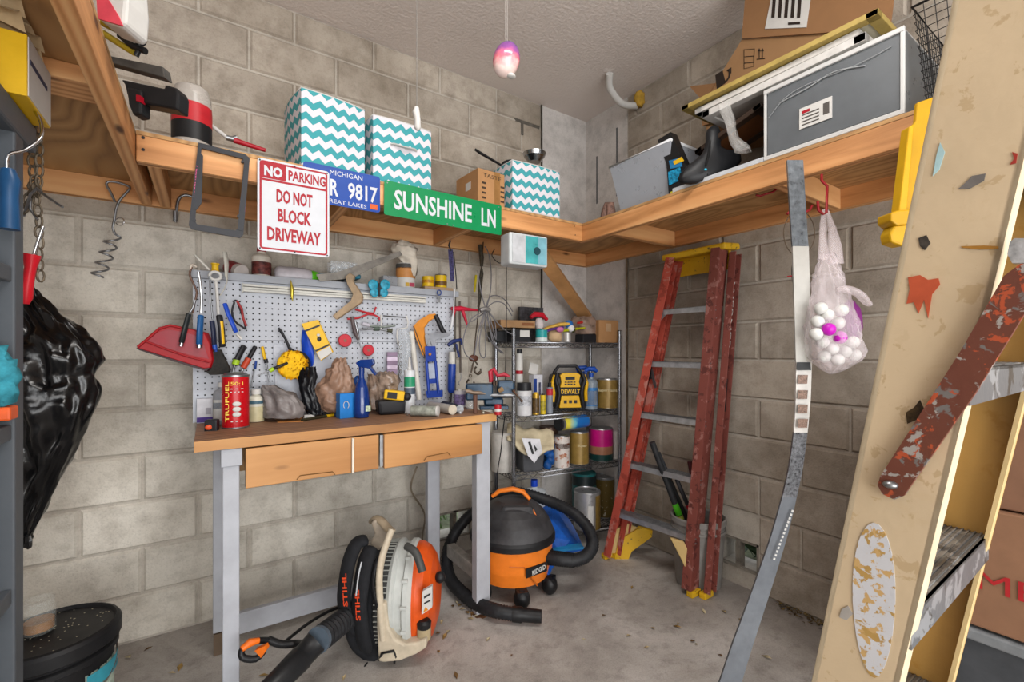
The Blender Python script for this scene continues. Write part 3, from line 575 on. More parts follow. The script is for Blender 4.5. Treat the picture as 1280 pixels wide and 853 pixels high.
# ---------------- on the shelf over the bench ----------------
def fabric_bin(cx, cy, w, dp, z, h, rot, label, handle=False):
    t = thing('storage_bin', label, 'bin', (cx, cy, z), 'teal chevron storage bins'); T = Matrix.Translation((cx, cy, z)) @ Matrix.Rotation(rot, 4, 'Z')
    m = MB(); th = .006; k = 5
    def quad(a, b): # slightly bowed wall
        vs = []; fs = []; n = 6; ax, ay = a; bx, by = b; nx, ny = (by-ay), -(bx-ax); L = math.hypot(nx, ny); nx /= L; ny /= L
        for s in (0, 1):
            for i in range(n+1):
                q = i/n
                for j in range(n+1): r = j/n; bow = .008*math.sin(math.pi*q)*(.3+r)-s*th; vs.append((ax+(bx-ax)*q+nx*bow, ay+(by-ay)*q+ny*bow, r*h+.0*s))
        o = (n+1)**2
        for i in range(n):
            for j in range(n): v = i*(n+1)+j; fs += [(v, v+n+1, v+n+2, v+1), (o+v, o+v+1, o+v+n+2, o+v+n+1)]
        return vs, fs
    X, Y2 = w/2, dp/2
    me = bpy.data.meshes.new('bin'); allv = []; allf = []
    for a, b in (((-X, -Y2), (X, -Y2)), ((X, -Y2), (X, Y2)), ((X, Y2), (-X, Y2)), ((-X, Y2), (-X, -Y2))):
        v, f = quad(a, b); o = len(allv); allv += v; allf += [tuple(i+o for i in g) for g in f]
    allv += [(-X, -Y2, .002), (X, -Y2, .002), (X, Y2, .002), (-X, Y2, .002)]; n = len(allv); allf.append((n-4, n-1, n-2, n-3))
    me.from_pydata(allv, [], allf); me.materials.append(CHEV); me.polygons.foreach_set('use_smooth', [True]*len(allf)); me.update()
    o = bpy.data.objects.new('body', me); COL.objects.link(o); o.parent = t; o.rotation_euler = (0, 0, rot); ORI[o.name] = Vector((cx, cy, z))
    m = MB(T)
    def rimp(zz, e): return [(x+(.008 if abs(x) < X-1e-6 else 0)*0, y, zz) for x, y in ()]
    c = []
    for (ax, ay), (bx, by) in (((-X, -Y2), (X, -Y2)), ((X, -Y2), (X, Y2)), ((X, Y2), (-X, Y2)), ((-X, Y2), (-X, -Y2))):
        nx, ny = (by-ay), -(bx-ax); L = math.hypot(nx, ny)
        for i in range(6): q = i/6; bow = .0105*math.sin(math.pi*q)-.003; c.append((ax+(bx-ax)*q+nx/L*bow, ay+(by-ay)*q+ny/L*bow, h))
    m.tube(c, .004, WHT, 6, closed=True); m.build('rim', t)
    m = MB(T); m.tube([(x, y, .004) for x, y, _ in c], .004, WHT, 6, closed=True); m.build('bottom_piping', t)
    if handle:
        m = MB(T); m.tube(smooth([(-.06, -Y2-.007, h*.62), (-.045, -Y2-.012, h*.63), (0, -Y2-.028, h*.60), (.045, -Y2-.012, h*.63), (.06, -Y2-.007, h*.62)], 3), .011, WHT, 8, flat=.35); m.build('handle', t)
    return t
fabric_bin(.425, 2.125, .262, .25, 2.0, .322, .12, 'leftmost teal chevron fabric storage bin, largest, on the high shelf')
fabric_bin(.735, 2.115, .275, .24, 2.0, .300, .02, 'teal chevron fabric storage bin with a handle, behind the street sign', True)
fabric_bin(1.478, 2.10, .31, .27, 2.0, .262, -.03, 'rightmost teal chevron storage bin with a pan sticking out, near the corner')
t = thing('frying_pan', 'frying pan with black handle standing in the rightmost chevron bin', 'pan', (1.45, 2.15, 2.15))
m = MB(); m.tube([D(594, 187, 2.5), D(600, 191, 2.5), D(624, 205, 2.5), D(640, 216, 2.5)], [.011, .013, .010, .008], BLACK, 10, flat=.6); m.build('handle', t)
m = MB(); p = D(645, 222, 2.5); m.lathe(p, [(0, 0), (.08, 0), (.1, .04)], DARK, 24, Matrix.Rotation(.35, 4, 'Y')); m.build('pan', t)
t = thing('steel_bowl', 'shiny steel mixing bowl on top of the rightmost chevron bin', 'bowl', D(668, 200, 2.6))
m = MB(); p = D(668, 203, 2.62); m.lathe(p, [(0, 0), (.035, .0), (.058, .03), (.066, .05), (.068, .05), (.06, .03), (.034, .006), (0, .006)], CHROME, 28); m.build('bowl', t)
t = thing('cardboard_box', 'brown cardboard carton with printed side between two chevron bins', 'box', (1.17, 2.1, 2.0))
T = Matrix.Translation((1.13, 2.0, 2.0)) @ Matrix.Rotation(.05, 4, 'Z'); m = MB(T); m.bb((0, 0, 0), (.165, .22, .19), CARD); m.build('carton_body', t, bev=.002)
m = MB(T); m.bb((.1, -.001, .0), (.135, 0, .191), mt('#9a6f3f', .4)); m.build('packing_tape', t)
m = MB(T); ink = mt('#4a3a2c', .8)
m.text('TASTE', T.inverted() @ T @ frm(Vector((.085, -.0016, .16)), (1, 0, 0), (0, 0, 1)), .11, .02, ink)
for i in range(4):
    for xx in (.035, .15): m.bb((xx-.012, -.0016, .04+i*.025), (xx+.012, -.001, .05+i*.025), ink)
m.build('printing', t)['kind'] = 'stuff'
m = MB(T); m.bb((-.001, .07, .1), (0, .12, .14), LABW); m.build('shipping_label', t)
m = MB(); 
for k in range(5): m.tube(smooth([Vector((x+k*.012, y_+k*.014, 2.004+.004*(k % 2))) for x, y_ in ((1.66, 1.99), (1.74, 1.985), (1.84, 2.0), (1.9, 2.1), (1.86, 2.3))], 3), .004, BLACK, 6)
o = one(m, 'cable_coil', 'flat coil of black cable on the shelf beside the rightmost chevron bin', 'cable', (1.78, 2.02, 2.0))
m = MB(); pc = Vector((1.84, 1.80, 2.047)); m.tube([pc+Vector((0, .015, -.045)), pc+Vector((0, .01, .0)), pc+Vector((0, .0, .03)), pc+Vector((0, -.02, .025)), pc+Vector((0, -.03, -.045))], [.03, .026, .02, .022, .028], mt('#8a6a5e', .6, n=.4, sc=60), 8)
one(m, 'plush_ornament', 'small brown patterned ornament standing in the shelf corner', 'ornament', pc-Vector((0, 0, .045)))
# things at the left end, on the deck beside the beam
t = thing('plastic_jug', 'clear jug with red and black label standing on the shelf', 'jug', (.05, 2.05, 2.0)); J = Yp(240, 172, 2.06); J.z = 2.0; 
m = MB(); m.lathe(J, [(0, .001), (.058, .001), (.062, .01), (.062, .17), (.06, .205), (.052, .23), (.04, .238), (0, .24)], mt('#c4bdb5', .25, n=.1, tr=.15), 28); m.build('jug_body', t)
m = MB(); m.lathe(J, [(.0628, .03), (.0632, .09), (.0632, .1), (.0628, .165)], BLACK, 28, seg={2: mt('#c4242e', .4, n=.15)}); m.lathe(J, [(.0636, .095), (.0636, .15)], mt('#c4242e', .4, n=.15), 28); m.build('label', t)
m = MB(); [m.bar(J-FW*.0645+UP*zz-RV*.03, J-FW*.0645+UP*zz+RV*.02, .003, .001, SW, up=FW) for zz in (.14, .125, .115)]; m.build('label_print', t)['kind'] = 'stuff'
t = thing('power_tool_handle', 'black plastic tool grip with a red button beside the jug on the shelf', 'tool', D(190, 135, 1.42))
m = MB(); m.pix([(150, 98), (205, 110), (206, 105), (220, 109), (223, 116), (222, 137), (160, 125), (155, 105)], 1.4, .05, BLACK); m.build('housing', t, bev=.006)
m = MB(); m.pix([(158, 108), (176, 112), (176, 142), (166, 144), (160, 130)], 1.39, .04, BLACK); m.build('grip', t, bev=.006)
m = MB(); m.pix([(170, 118), (175, 119), (175, 127), (170, 126)], 1.385, .02, SR); m.build('red_button', t)
m = MB(); m.pix([(130, 68), (203, 83), (206, 97), (130, 76)], 1.27, .03, mt('#4b4844', .7, n=.3)); one(m, 'metal_bar', 'dark flat metal bar jutting out over the shelf edge', 'bar', D(170, 84, 1.27), bev=.002)
t = thing('window_squeegee', 'yellow and black rolled tool on the shelf below the white and red bottle', 'tool', D(165, 55, 1.16))
m = MB(); m.tube([D(130, 28, 1.15), D(172, 48, 1.15)], .011, mt('#b39a22', .45), 12); m.tube([D(130, 42, 1.15), D(150, 55, 1.15), D(168, 66, 1.15)], .008, mt('#b39a22', .45), 10); m.build('yellow_bar', t)
m = MB(); m.tube([D(171, 47, 1.14), D(177, 51, 1.14)], .014, BLACK, 12); m.tube([D(150, 44, 1.14), D(165, 57, 1.14), D(182, 64, 1.14)], .008, BLACK, 10); m.tube([D(172, 50, 1.14), D(174, 62, 1.14), D(170, 70, 1.14)], .006, BLACK, 8); m.build('black_clamp', t)
t = thing('detergent_bottle', 'white and red plastic bottle at the top left behind the beam', 'bottle', D(140, 32, 1.06))
m = MB(); m.pix([(118, -40), (155, -40), (158, 0), (156, 28), (150, 33), (122, 24)], 1.05, .07, WHT); m.build('bottle_body', t, bev=.01)
m = MB(); m.pix([(120, -10), (136, 0), (148, 20), (153, 32), (122, 23)], 1.047, .004, mt('#d84858', .4)); m.build('label', t)
t = thing('bolt_cutter', 'red and white handled cutter lying on the shelf near the jug', 'cutter', Yp(290, 180, 2.12))
P = lambda x, y: Yp(x, y, 2.12); m = MB(); m.tube([P(258, 152), P(284, 172)], .008, WHT, 8); m.build('white_arm', t)
m = MB(); m.tube([P(283, 172), P(291, 174), P(296, 172)], .011, STEEL, 8); m.build('jaw', t)
m = MB(); m.tube([P(292, 175), P(310, 181), P(332, 188)], [.012, .01, .008], SR, 8); m.build('red_handle', t)
# ---------------- hanging things ----------------
t = thing('pull_cord', 'thin white pull cord with a plastic knob hanging from the ceiling', 'cord', D(521, 150, 1.7))
a = D(521, 140, 1.7); m = MB(); m.tube([a, Vector((a.x, a.y, ZC))], .0015, mt('#8d8984', .6), 6); m.build('cord', t)
m = MB(); m.tube([D(521, 134, 1.7), D(520, 140, 1.7), D(522, 150, 1.7), D(522, 160, 1.7), D(522, 163, 1.7)], [.008, .014, .011, .013, .005], WHT, 12); m.build('knob', t)
t = thing('egg_ornament', 'shiny purple and pink egg ornament hanging from the ceiling on a string', 'ornament', D(633, 75, 1.75))
a = D(633, 55, 1.75); m = MB(); m.tube([a-RV*.003, Vector((a.x, a.y, ZC))-RV*.004], .0012, mt('#b8b2ac', .6), 6); m.tube([a+RV*.003, Vector((a.x, a.y, ZC))+RV*.004], .0012, mt('#b8b2ac', .6), 6); m.build('string', t)
tt = NT('purple_pink_gloss'); s = tt.n('ShaderNodeSeparateXYZ'); tt.l(tt.co(gen=True), s.inputs[0]); nn = tt.noise(tt.co(), 30, 3); tt.col(tt.ramp(tt.math('MULTIPLY_ADD', nn, .5, tt.math('SUBTRACT', s.outputs[2], .25)), [(.15, lin('#f2d9d3')), (.4, lin('#d8707e')), (.62, lin('#8a4a86')), (.9, lin('#5b3a7c'))])); tt.set(Roughness=.15)
m = MB(); m.ball(D(633, 75, 1.75), .056, tt.m, 28, (.92, .92, 1.2), R=Matrix.Rotation(.25, 4, FW)); m.build('egg', t)
m = MB(); m.ball(D(639, 95, 1.75), .016, WHT, 12, (1.2, 1, .5)); m.build('end_cap', t)
m = MB(); a = Zp(762, 92, ZC-.02); b = Xp(796, 132, XW-.03); m.tube(smooth([a, a*.7+b*.3+Vector((-.03, .04, -.02)), a*.35+b*.65+Vector((-.02, .03, -.05)), b], 5), .022, WHT, 10)
t = thing('conduit_elbow', 'curved white plastic pipe between the ceiling and the right wall', 'pipe', a); m.build('pipe', t)
m = MB(); m.ball(Xp(799, 124, XW-.03), .05, mt('#c49a3a', .9, n=.3), 12, (.7, .7, 1.1), lump=.5, fr=5); m.build('foam_seal', t)
# ---------------- on the right shelf ----------------
t = thing('plastic_tub', 'translucent grey open plastic tub on the right shelf by the corner', 'tub', (2.0, 1.54, 2.0))
TM = mt('#bcc1ca', .3, n=.03, tr=.3); m = MB()
o4 = [(1.83, 1.69), (1.83, 1.385), (2.14, 1.385), (2.14, 1.69)]; u4 = [(1.79, 1.735), (1.79, 1.35), (2.19, 1.35), (2.19, 1.735)]
v = [(x, y, 2.0) for x, y in o4]+[(x, y, 2.25) for x, y in u4]+[(x, y, 2.252) for x, y in u4]; v += [((x-1.985)*.97+1.985, (y-1.5375)*.97+1.5375, 2.006) for x, y in o4]+[((x-1.99)*.97+1.99, (y-1.5375)*.97+1.5375, 2.25) for x, y in u4]
m.add(v, [(0, 3, 2, 1)]+[(i, (i+1) % 4, 4+(i+1) % 4, 4+i) for i in range(4)]+[(12+i, 16+i, 16+(i+1) % 4, 12+(i+1) % 4) for i in range(4)]+[(12, 13, 14, 15)], TM); m.build('tub_body', t)
m = MB(); m.tube([(x, y, 2.25) for x, y in u4], .007, mt('#d5d6d8', .3), 6, closed=True); m.build('rim', t)
t = thing('saddle_package', 'black and blue retail cardboard packaging standing between tub and bicycle saddle', 'package', Xp(850, 240, 1.83))
P = lambda x, y: Xp(x, y, 1.80); Q = lambda pl, m, mat, th=.006, x=1.80: m.add([Xp(a, b, x) for a, b in pl]+[Xp(a, b, x)+Vector((th, 0, 0)) for a, b in pl], [tuple(range(len(pl)))[::-1], tuple(range(len(pl), 2*len(pl)))]+[(i, (i+1) % len(pl), len(pl)+(i+1) % len(pl), len(pl)+i) for i in range(len(pl))], mat)
m = MB(); Q([(822, 175), (838, 165), (855, 205), (884, 212), (886, 228), (836, 246), (833, 205)], m, BLACK, .05); m.build('card', t)
m = MB(); Q([(836, 201), (850, 197), (853, 208), (838, 211)], m, mt('#2a7fb5', .4), .001, 1.797); Q([(835, 215), (850, 209), (853, 224), (836, 232)], m, mt('#1d9fd0', .4, n=.5, sc=80), .001, 1.797); m.build('blue_print', t)
m = MB(); Q([(841, 202), (852, 196), (855, 201), (843, 206)], m, YEL, .001, 1.795); Q([(838, 240), (858, 232), (858, 236), (838, 244)], m, mt('#c8c828', .4), .001, 1.795); m.build('yellow_print', t)
t = thing('bicycle_saddle', 'black bicycle saddle propped on its tail on the right shelf', 'saddle', Xp(885, 225, 1.83))
SB = mt('#1c1d20', .42, n=.1); SP = lambda a, b, w=0: D(a, b, 2.0+w)
def strip(rows, mat, th=.02):
    m = MB(); vs = []; n = 12
    for (ax, ay, bx, by, bul) in rows:
        for k in range(n):
            a = 2*math.pi*k/n; c = (SP(ax, ay)+SP(bx, by))/2; h = (SP(bx, by)-SP(ax, ay))/2; vs.append(c+h*math.cos(a)-FW*(bul*max(0, math.sin(a))+.4*bul*min(0, math.sin(a))))
    for i in range(len(rows)-1):
        for k in range(n): m_ = i*n; fsx.append((m_+k, m_+n+k, m_+n+(k+1) % n, m_+(k+1) % n))
    return vs
fsx = []; vs = strip([(889, 158, 894, 157, .008), (884, 162, 898, 160, .02), (882, 168, 900, 166, .028), (882, 178, 900, 176, .03), (880, 187, 901, 185, .03), (876, 194, 908, 188, .03), (866, 202, 920, 189, .03), (857, 209, 926, 193, .03), (850, 217, 927, 201, .03), (847, 224, 920, 210, .03), (851, 230, 910, 218, .028), (862, 231, 898, 224, .02)], SB)
m = MB(); m.add(vs, fsx, SB, True); n = len(vs); m.add(vs[:12], [tuple(range(12))], SB, True); m.add(vs[-12:], [tuple(range(12))[::-1]], SB, True); m.build('padded_cover', t)
m = MB(); m.tube([D(888, 176, 1.955), D(886, 192, 1.945), D(882, 208, 1.945)], [.003, .006, .004], mt('#0a0a0b', .8), 8); m.build('centre_channel', t)
m = MB(); m.ball(D(882, 212, 1.944), .006, mt('#37b6d8', .3), 10, (1.4, 1, .8)); m.build('blue_emblem', t)
m = MB(); P0 = Xp(842, 247, 1.80); P1 = Xp(955, 195, 1.80); m.bb((1.795, P1.y, 2.0), (2.05, P0.y, 2.012), mt('#9ea3ab', .25, tr=.4)); m.bb((1.792, P1.y, 2.0), (1.796, P0.y, 2.018), mt('#cfd3d8', .3)); one(m, 'container_lid', 'flat clear plastic lid under the bicycle saddle', 'lid', (1.9, P1.y/2+P0.y/2, 2.0))
# drawer box
t = thing('storage_unit', 'frosted clear plastic storage drawer with white frame on the right shelf', 'drawer', (1.95, .72, 2.0))
FR = mt('#cfcfcd', .35, n=.03); y0, y1, z0, z1 = .50, .925, 2.003, 2.275
m = MB(); m.bb((1.805, y0+.01, z0+.02), (1.81, y1-.01, z1-.01), mt('#8f9499', .35, n=.05, tr=.55)); m.build('drawer_front', t)
m = MB(); m.bb((1.812, y0, z0+.002), (2.2, y0+.006, z1), mt('#85888a', .3, tr=.3)); m.bb((1.812, y1-.006, z0+.002), (2.2, y1, z1), mt('#a7a9aa', .3, tr=.4)); m.bb((1.812, y0, z1-.004), (2.2, y1, z1), FR); m.bb((2.194, y0, z0), (2.2, y1, z1), FR); m.bb((1.812, y0, z0), (2.2, y1, z0+.004), FR); m.build('casing', t)
m = MB(); m.bb((1.798, y0-.003, z0), (1.815, y1+.003, z0+.016), FR); m.bb((1.798, y0-.003, z1-.014), (1.815, y1+.003, z1+.002), FR); m.bb((1.8, y0-.003, z0), (1.812, y0+.008, z1), FR); m.bb((1.8, y1-.006, z0), (1.812, y1+.003, z1), FR); m.build('front_frame', t, bev=.002)
m = MB(); cy = .72; m.tube(smooth([(1.802, cy+.15, z1-.07), (1.801, cy+.05, z1-.06), (1.801, cy-.03, z1-.045), (1.802, cy-.12, z1-.07)], 4), .0022, mt('#a4a8aa', .4), 6); m.tube(smooth([(1.802, cy+.19, z1-.11), (1.801, cy+.1, z1-.05), (1.801, cy-.1, z1-.055), (1.802, cy-.19, z1-.045)], 4), .0012, mt('#a4a8aa', .4), 6); m.build('finger_scoop', t)
m = MB(); m.bb((1.801, .695, 2.075), (1.804, .80, 2.15), LABW); m.build('price_label', t)
m = MB(); ink = mt('#55504c', .6); m.bb((1.8, .703, 2.095), (1.801, .722, 2.135), ink); m.bb((1.8, .765, 2.128), (1.801, .79, 2.138), SR)
for k in range(4): m.bb((1.8, .735, 2.085+k*.012), (1.801, .79, 2.089+k*.012), ink)
m.build('label_print', t)
m = MB(); m.bb((1.83, .55, 2.012), (2.1, .85, 2.06), mt('#9a7b5c', .8)); one(m, 'folded_towel', 'brown folded cloth inside the frosted plastic drawer', 'cloth', (1.95, .7, 2.008), bev=.01)
# picture frames stack
def frame_slab(name, label, ya, yb, xa, xb, z, h, m1, m2, tilt=0, cat='picture frame'):
    c = Vector(((xa+xb)/2, (ya+yb)/2, z)); T = Matrix.Translation(c) @ Matrix.Rotation(tilt, 4, 'X'); X = (xb-xa)/2; Y = (yb-ya)/2; t = thing(name, label, cat, c, 'picture frames stacked on the plastic drawer'); w = .035
    m = MB(T)
    for a, b in (((-X, -Y), (-X+w, Y)), ((X-w, -Y), (X, Y)), ((-X, -Y), (X, -Y+w)), ((-X, Y-w), (X, Y))): m.bb((a[0], a[1], 0), (b[0], b[1], h), m1)
    m.build('moulding', t, bev=.002); m = MB(T); m.bb((-X+.01, -Y+.01, h*.3), (X-.01, Y-.01, h*.6), m2); m.build('backing_board', t); return t
frame_slab('picture_frame', 'dark brown wooden picture frame hanging lowest in the stack beside the plastic drawer', .95, 1.26, 1.84, 2.04, 2.2, .02, mt('#3a2a20', .5), mt('#7a4a26', .7), -.28)
frame_slab('picture_frame', 'white picture frame wrapped in clear plastic on top of the plastic drawer', .60, 1.20, 1.81, 2.04, 2.292, .028, mt('#d6d3cf', .35), mt('#c9c5bf', .6), -.01)
frame_slab('picture_frame', 'white picture frame second from the top of the stack', .62, 1.24, 1.815, 2.04, 2.325, .022, mt('#e0ddd8', .35), mt('#cfcac3', .6), .0)
frame_slab('picture_frame', 'pale yellow edged picture frame on top of the stack', .56, 1.29, 1.79, 2.05, 2.352, .02, mt('#b59c55', .5), mt('#d6cfb8', .6), .012)
PW = NT('clear_wrap'); PW.col(lin('#c9c6c2')); PW.set(Roughness=.15, Alpha=.2)
m = MB(); m.loft([(130, 897, 912), (150, 905, 917), (172, 912, 922), (190, 918, 940)], 1.82, PW.m, .4, .02, 30, 20); one(m, 'plastic_wrap', 'loose clear plastic wrap drooping from the picture frames', 'plastic wrap', D(918, 190, 1.82))
# big carton
t = thing('cardboard_box', 'large brown shipping carton with open flaps behind the picture frames on the right shelf', 'box', (2.1, .95, 2.0))
CB = mt('#a07a54', .8, n=.06, sc=6); CB2 = mt('#946c48', .8, n=.06, sc=6)
XV = Vector((1, 0, 0)); CX = 2.07
def cp(m, pl, off, th, mat): m.pix(pl, 0, th, mat, plane=lambda a, b: Xp(a, b, CX-off), off=XV); return m
m = MB(); cp(m, [(876, 130), (893, 105), (927, 49), (1112, 36), (1095, 100), (1000, 150), (885, 172)], 0, .27, CB); m.build('carton_body', t, bev=.003)
m = MB(); cp(m, [(927, 48), (937, -70), (1125, -70), (1112, 35)], .012, .01, CB2); m.build('top_flap', t)
m = MB(); cp(m, [(862, 108), (893, 104), (880, 128)], .012, .01, CB2); m.build('side_flap', t); m = MB(); cp(m, [(876, 130), (905, 150), (878, 157)], .012, .01, CB2); m.build('side_flap', t)
inkb = mt('#2c211a', .8)
m = MB(); cp(m, [(965, -8), (1014, -8), (1008, 34), (956, 36)], .015, .002, LABW); m.build('shipping_label', t)
m = MB()
for k in range(5): cp(m, [(966+k*8, -4), (970+k*8, -4), (968+k*8, 22), (964+k*8, 22)], .017, .001, inkb)
cp(m, [(985, 28), (1000, 27), (1000, 30), (985, 31)], .017, .001, inkb); m.build('label_print', t)['kind'] = 'stuff'
def outl(m, pl, o=.001, r=.0018): m.tube([Xp(a, b, CX-o) for a, b in pl], r, inkb, 4, closed=True)
m = MB(); outl(m, [(930, 62), (943, 61), (942, 83), (930, 86)]); outl(m, [(930, 71), (942, 70), (942, 78), (930, 79)])
for x in (949, 953): m.tube([Xp(x, 72, CX-.001), Xp(x, 62, CX-.001)], .002, inkb, 4); cp(m, [(x-2, 64), (x, 60), (x+2, 64)], .002, .001, inkb)
m.tube([Xp(946, 74, CX-.001), Xp(956, 73, CX-.001)], .002, inkb, 4)
outl(m, [(1080, 20), (1104, 17), (1104, 29), (1080, 32)], .014)
for k in range(1, 5): m.tube([Xp(1080+k*5, 20-k*.6, CX-.014), Xp(1080+k*5, 31-k*.6, CX-.014)], .0018, inkb, 4)
m.build('handling_symbols', t)['kind'] = 'stuff'
m = MB(); cp(m, [(894, 94), (903, 88), (907, 103), (896, 112)], .002, .001, inkb); m.tube(smooth([Xp(905, 104, CX-.002), Xp(911, 97, CX-.002), Xp(912, 88, CX-.002)], 3), .004, inkb, 6); cp(m, [(908, 88), (914, 84), (914, 92)], .003, .001, inkb); m.build('printed_logo', t)['kind'] = 'stuff'
# wire basket
t = thing('wire_basket', 'black wire mesh basket at the end of the right shelf', 'basket', (1.98, .36, 2.0)); WB = mt('#1d1b1b', .4, .4)
def bask(z): q = (z-2.0)/.33; e = .028*q; return [(1.845-e, .455+e), (1.845-e, .12-e), (2.15+e, .12-e), (2.15+e, .455+e)]
m = MB()
for z in (2.003, 2.33): m.tube([(x, y, z) for x, y in bask(z)], .004, WB, 6, closed=True)
m.build('rim_wires', t)['kind'] = 'stuff'; m = MB()
for k in range(1, 13): z = 2.003+.327*k/13; c = bask(z); m.tube([(x, y, z) for x, y in c], .0013, WB, 4, closed=True)
a, b = bask(2.003), bask(2.33)
for i in range(4):
    for k in range(1, 15): q = k/15; j = (i+1) % 4; m.tube([(a[i][0]*(1-q)+a[j][0]*q, a[i][1]*(1-q)+a[j][1]*q, 2.003), (b[i][0]*(1-q)+b[j][0]*q, b[i][1]*(1-q)+b[j][1]*q, 2.33)], .0013, WB, 4)
for k in range(1, 12): q = k/12; m.tube([(a[0][0]*(1-q)+a[3][0]*q, .455, 2.003), (a[0][0]*(1-q)+a[3][0]*q, .12, 2.003)], .0013, WB, 4)
o = m.build('mesh_wires', t); o['kind'] = 'stuff'
# yellow plastic piece
YP = mt('#c49406', .45, n=.06); YQ = mt('#d0a008', .45, n=.06)
t = thing('yellow_bracket', 'bright yellow plastic channel with a rounded foot hanging from the right shelf', 'bracket', D(1150, 200, 1.32))
m = MB(); m.pix([(1147, 128), (1215, 104), (1180, 270), (1130, 264), (1138, 160), (1145, 152)], 1.30, .012, YP); m.build('channel_web', t, bev=.003)
m = MB(); m.pix([(1137, 158), (1143, 155), (1134, 264), (1124, 264)], 1.285, .03, YQ); m.build('channel_flange', t, bev=.003)
m = MB(); m.pix([(1114, 266), (1122, 263), (1180, 258), (1180, 276), (1122, 282), (1114, 276)], 1.26, .05, YP); m.build('foot_top', t, bev=.004)
m = MB(); m.pix([(1118, 281), (1146, 278), (1180, 276), (1165, 300), (1128, 307), (1115, 303), (1113, 292)], 1.27, .04, YQ); m.build('foot_sole', t, bev=.006)
# red hooks, ring, paddle
HR = mt('#a32028', .35)
def rhook(pl, d, label): m = MB(); m.tube([D(a, b, d) for a, b in pl], .0045, HR, 8); return one(m, 'utility_hook', label, 'hook', D(*pl[0], d))
rhook([(1027, 218), (1027, 226), (1034, 233), (1033, 266), (1029, 268), (1023, 263), (1022, 252)], 1.58, 'red vinyl coated hook holding the plastic grocery bag')
rhook([(945, 244), (950, 245), (966, 240), (970, 237)], 1.85, 'red vinyl coated hook left of the grey strip under the shelf edge')
rhook([(987, 232), (989, 246), (989, 262), (984, 268)], 1.75, 'red vinyl coated hook hidden behind the grey strip')
rhook([(1015, 257), (1012, 263), (1007, 265)], 1.7, 'short red hook end just right of the grey strip')
m = MB(); c = D(999, 292, 1.78); m.tube([c+RV*.061*math.cos(a)+UP*.088*math.sin(a) for a in [i*math.pi/16 for i in range(32)]], .0018, mt('#6b5a48', .6), 6, closed=True); one(m, 'wire_ring', 'thin wire hoop hanging behind the grey strip', 'ring', D(999, 266, 1.78))
t = thing('paddle', 'dark oval paddle hanging behind the grey strip', 'paddle', D(990, 322, 1.85)); m = MB(); m.ball(D(996, 341, 1.85), .075, BLACK, 18, (.55, .12, 1)); m.build('paddle', t); m = MB(); m.tube([D(984, 346, 1.83), D(990, 345, 1.82)], .003, HR, 6); m.build('red_tie', t)
# long grey strip
t = thing('vinyl_strip', 'long grey vinyl trim strip, half wrapped, leaning from the shelf to the floor', 'trim strip', D(925, 850, 1.66))
ctr = [(994, 200, 20, 1.60), (997, 250, 20, 1.605), (1000, 300, 20, 1.61), (1001, 308, 20, 1.61), (1003, 380, 21, 1.62), (1005, 452, 20, 1.63), (1004, 500, 18, 1.635), (1001, 541, 17, 1.64), (995, 585, 18, 1.645), (987, 622, 18, 1.65), (975, 668, 20, 1.65), (960, 715, 22, 1.65), (943, 765, 24, 1.64), (928, 808, 26, 1.62), (912, 858, 28, 1.60)]
secs = (('wrapped_top', 0, 3, mt('#70767c', .3, n=.3, sc=50)), ('paper_sleeve', 3, 5, mt('#c2c0ba', .6, n=.06)), ('printed_sleeve', 5, 7, mt('#d8d4ce', .5)), ('shrink_wrap', 7, 9, mt('#6b6c70', .3, n=.5, sc=90)), ('bare_strip', 9, 14, mt('#6b6f75', .45, n=.12)))
for nm, i0, i1, ma in secs:
    m = MB(); pts = smooth([(x, y, d*1000) for x, y, w, d in ctr[i0:i1+1]], 3); ws = [ctr[i0][2]+(ctr[i1][2]-ctr[i0][2])*k/(len(pts)-1) for k in range(len(pts))]
    vs = []
    for (p, w) in zip(pts, ws):
        d = p.z/1000; c = D(p.x, p.y, d); hw = w/2*d/F; vs += [c-RV*hw, c+RV*hw, c+RV*(hw+.004)+FW*.014, c-RV*(hw-.004)+FW*.014]
    n = len(pts); m.add(vs, [(4*i+k, 4*i+4+k, 4*i+4+(k+1) % 4, 4*i+(k+1) % 4) for i in range(n-1) for k in range(4)]+[(0, 1, 2, 3), (4*n-1, 4*n-2, 4*n-3, 4*n-4)], ma); m.build(nm, t)
m = MB(); m.pix([(996, 453), (1013, 453), (1014, 463), (996, 463)], 1.622, .001, BLACK)
for y in (469, 488, 506, 524): m.pix([(998, y), (1010, y), (1009, y+11), (997, y+11)], 1.626, .001, mt('#8a6f60', .5, n=.5, sc=200))
m.build('label_pictures', t)['kind'] = 'stuff'
m = MB()
q = [(990, 640), (985, 655), (980, 670), (975, 688), (970, 705)]
[m.bar(D(991-k*1.75, 638+k*4.6, 1.638), D(990.2-k*1.75, 640.6+k*4.6, 1.638), .007, .001, LABW, up=FW) for k in range(14)]; m.build('worn_print', t)['kind'] = 'stuff'
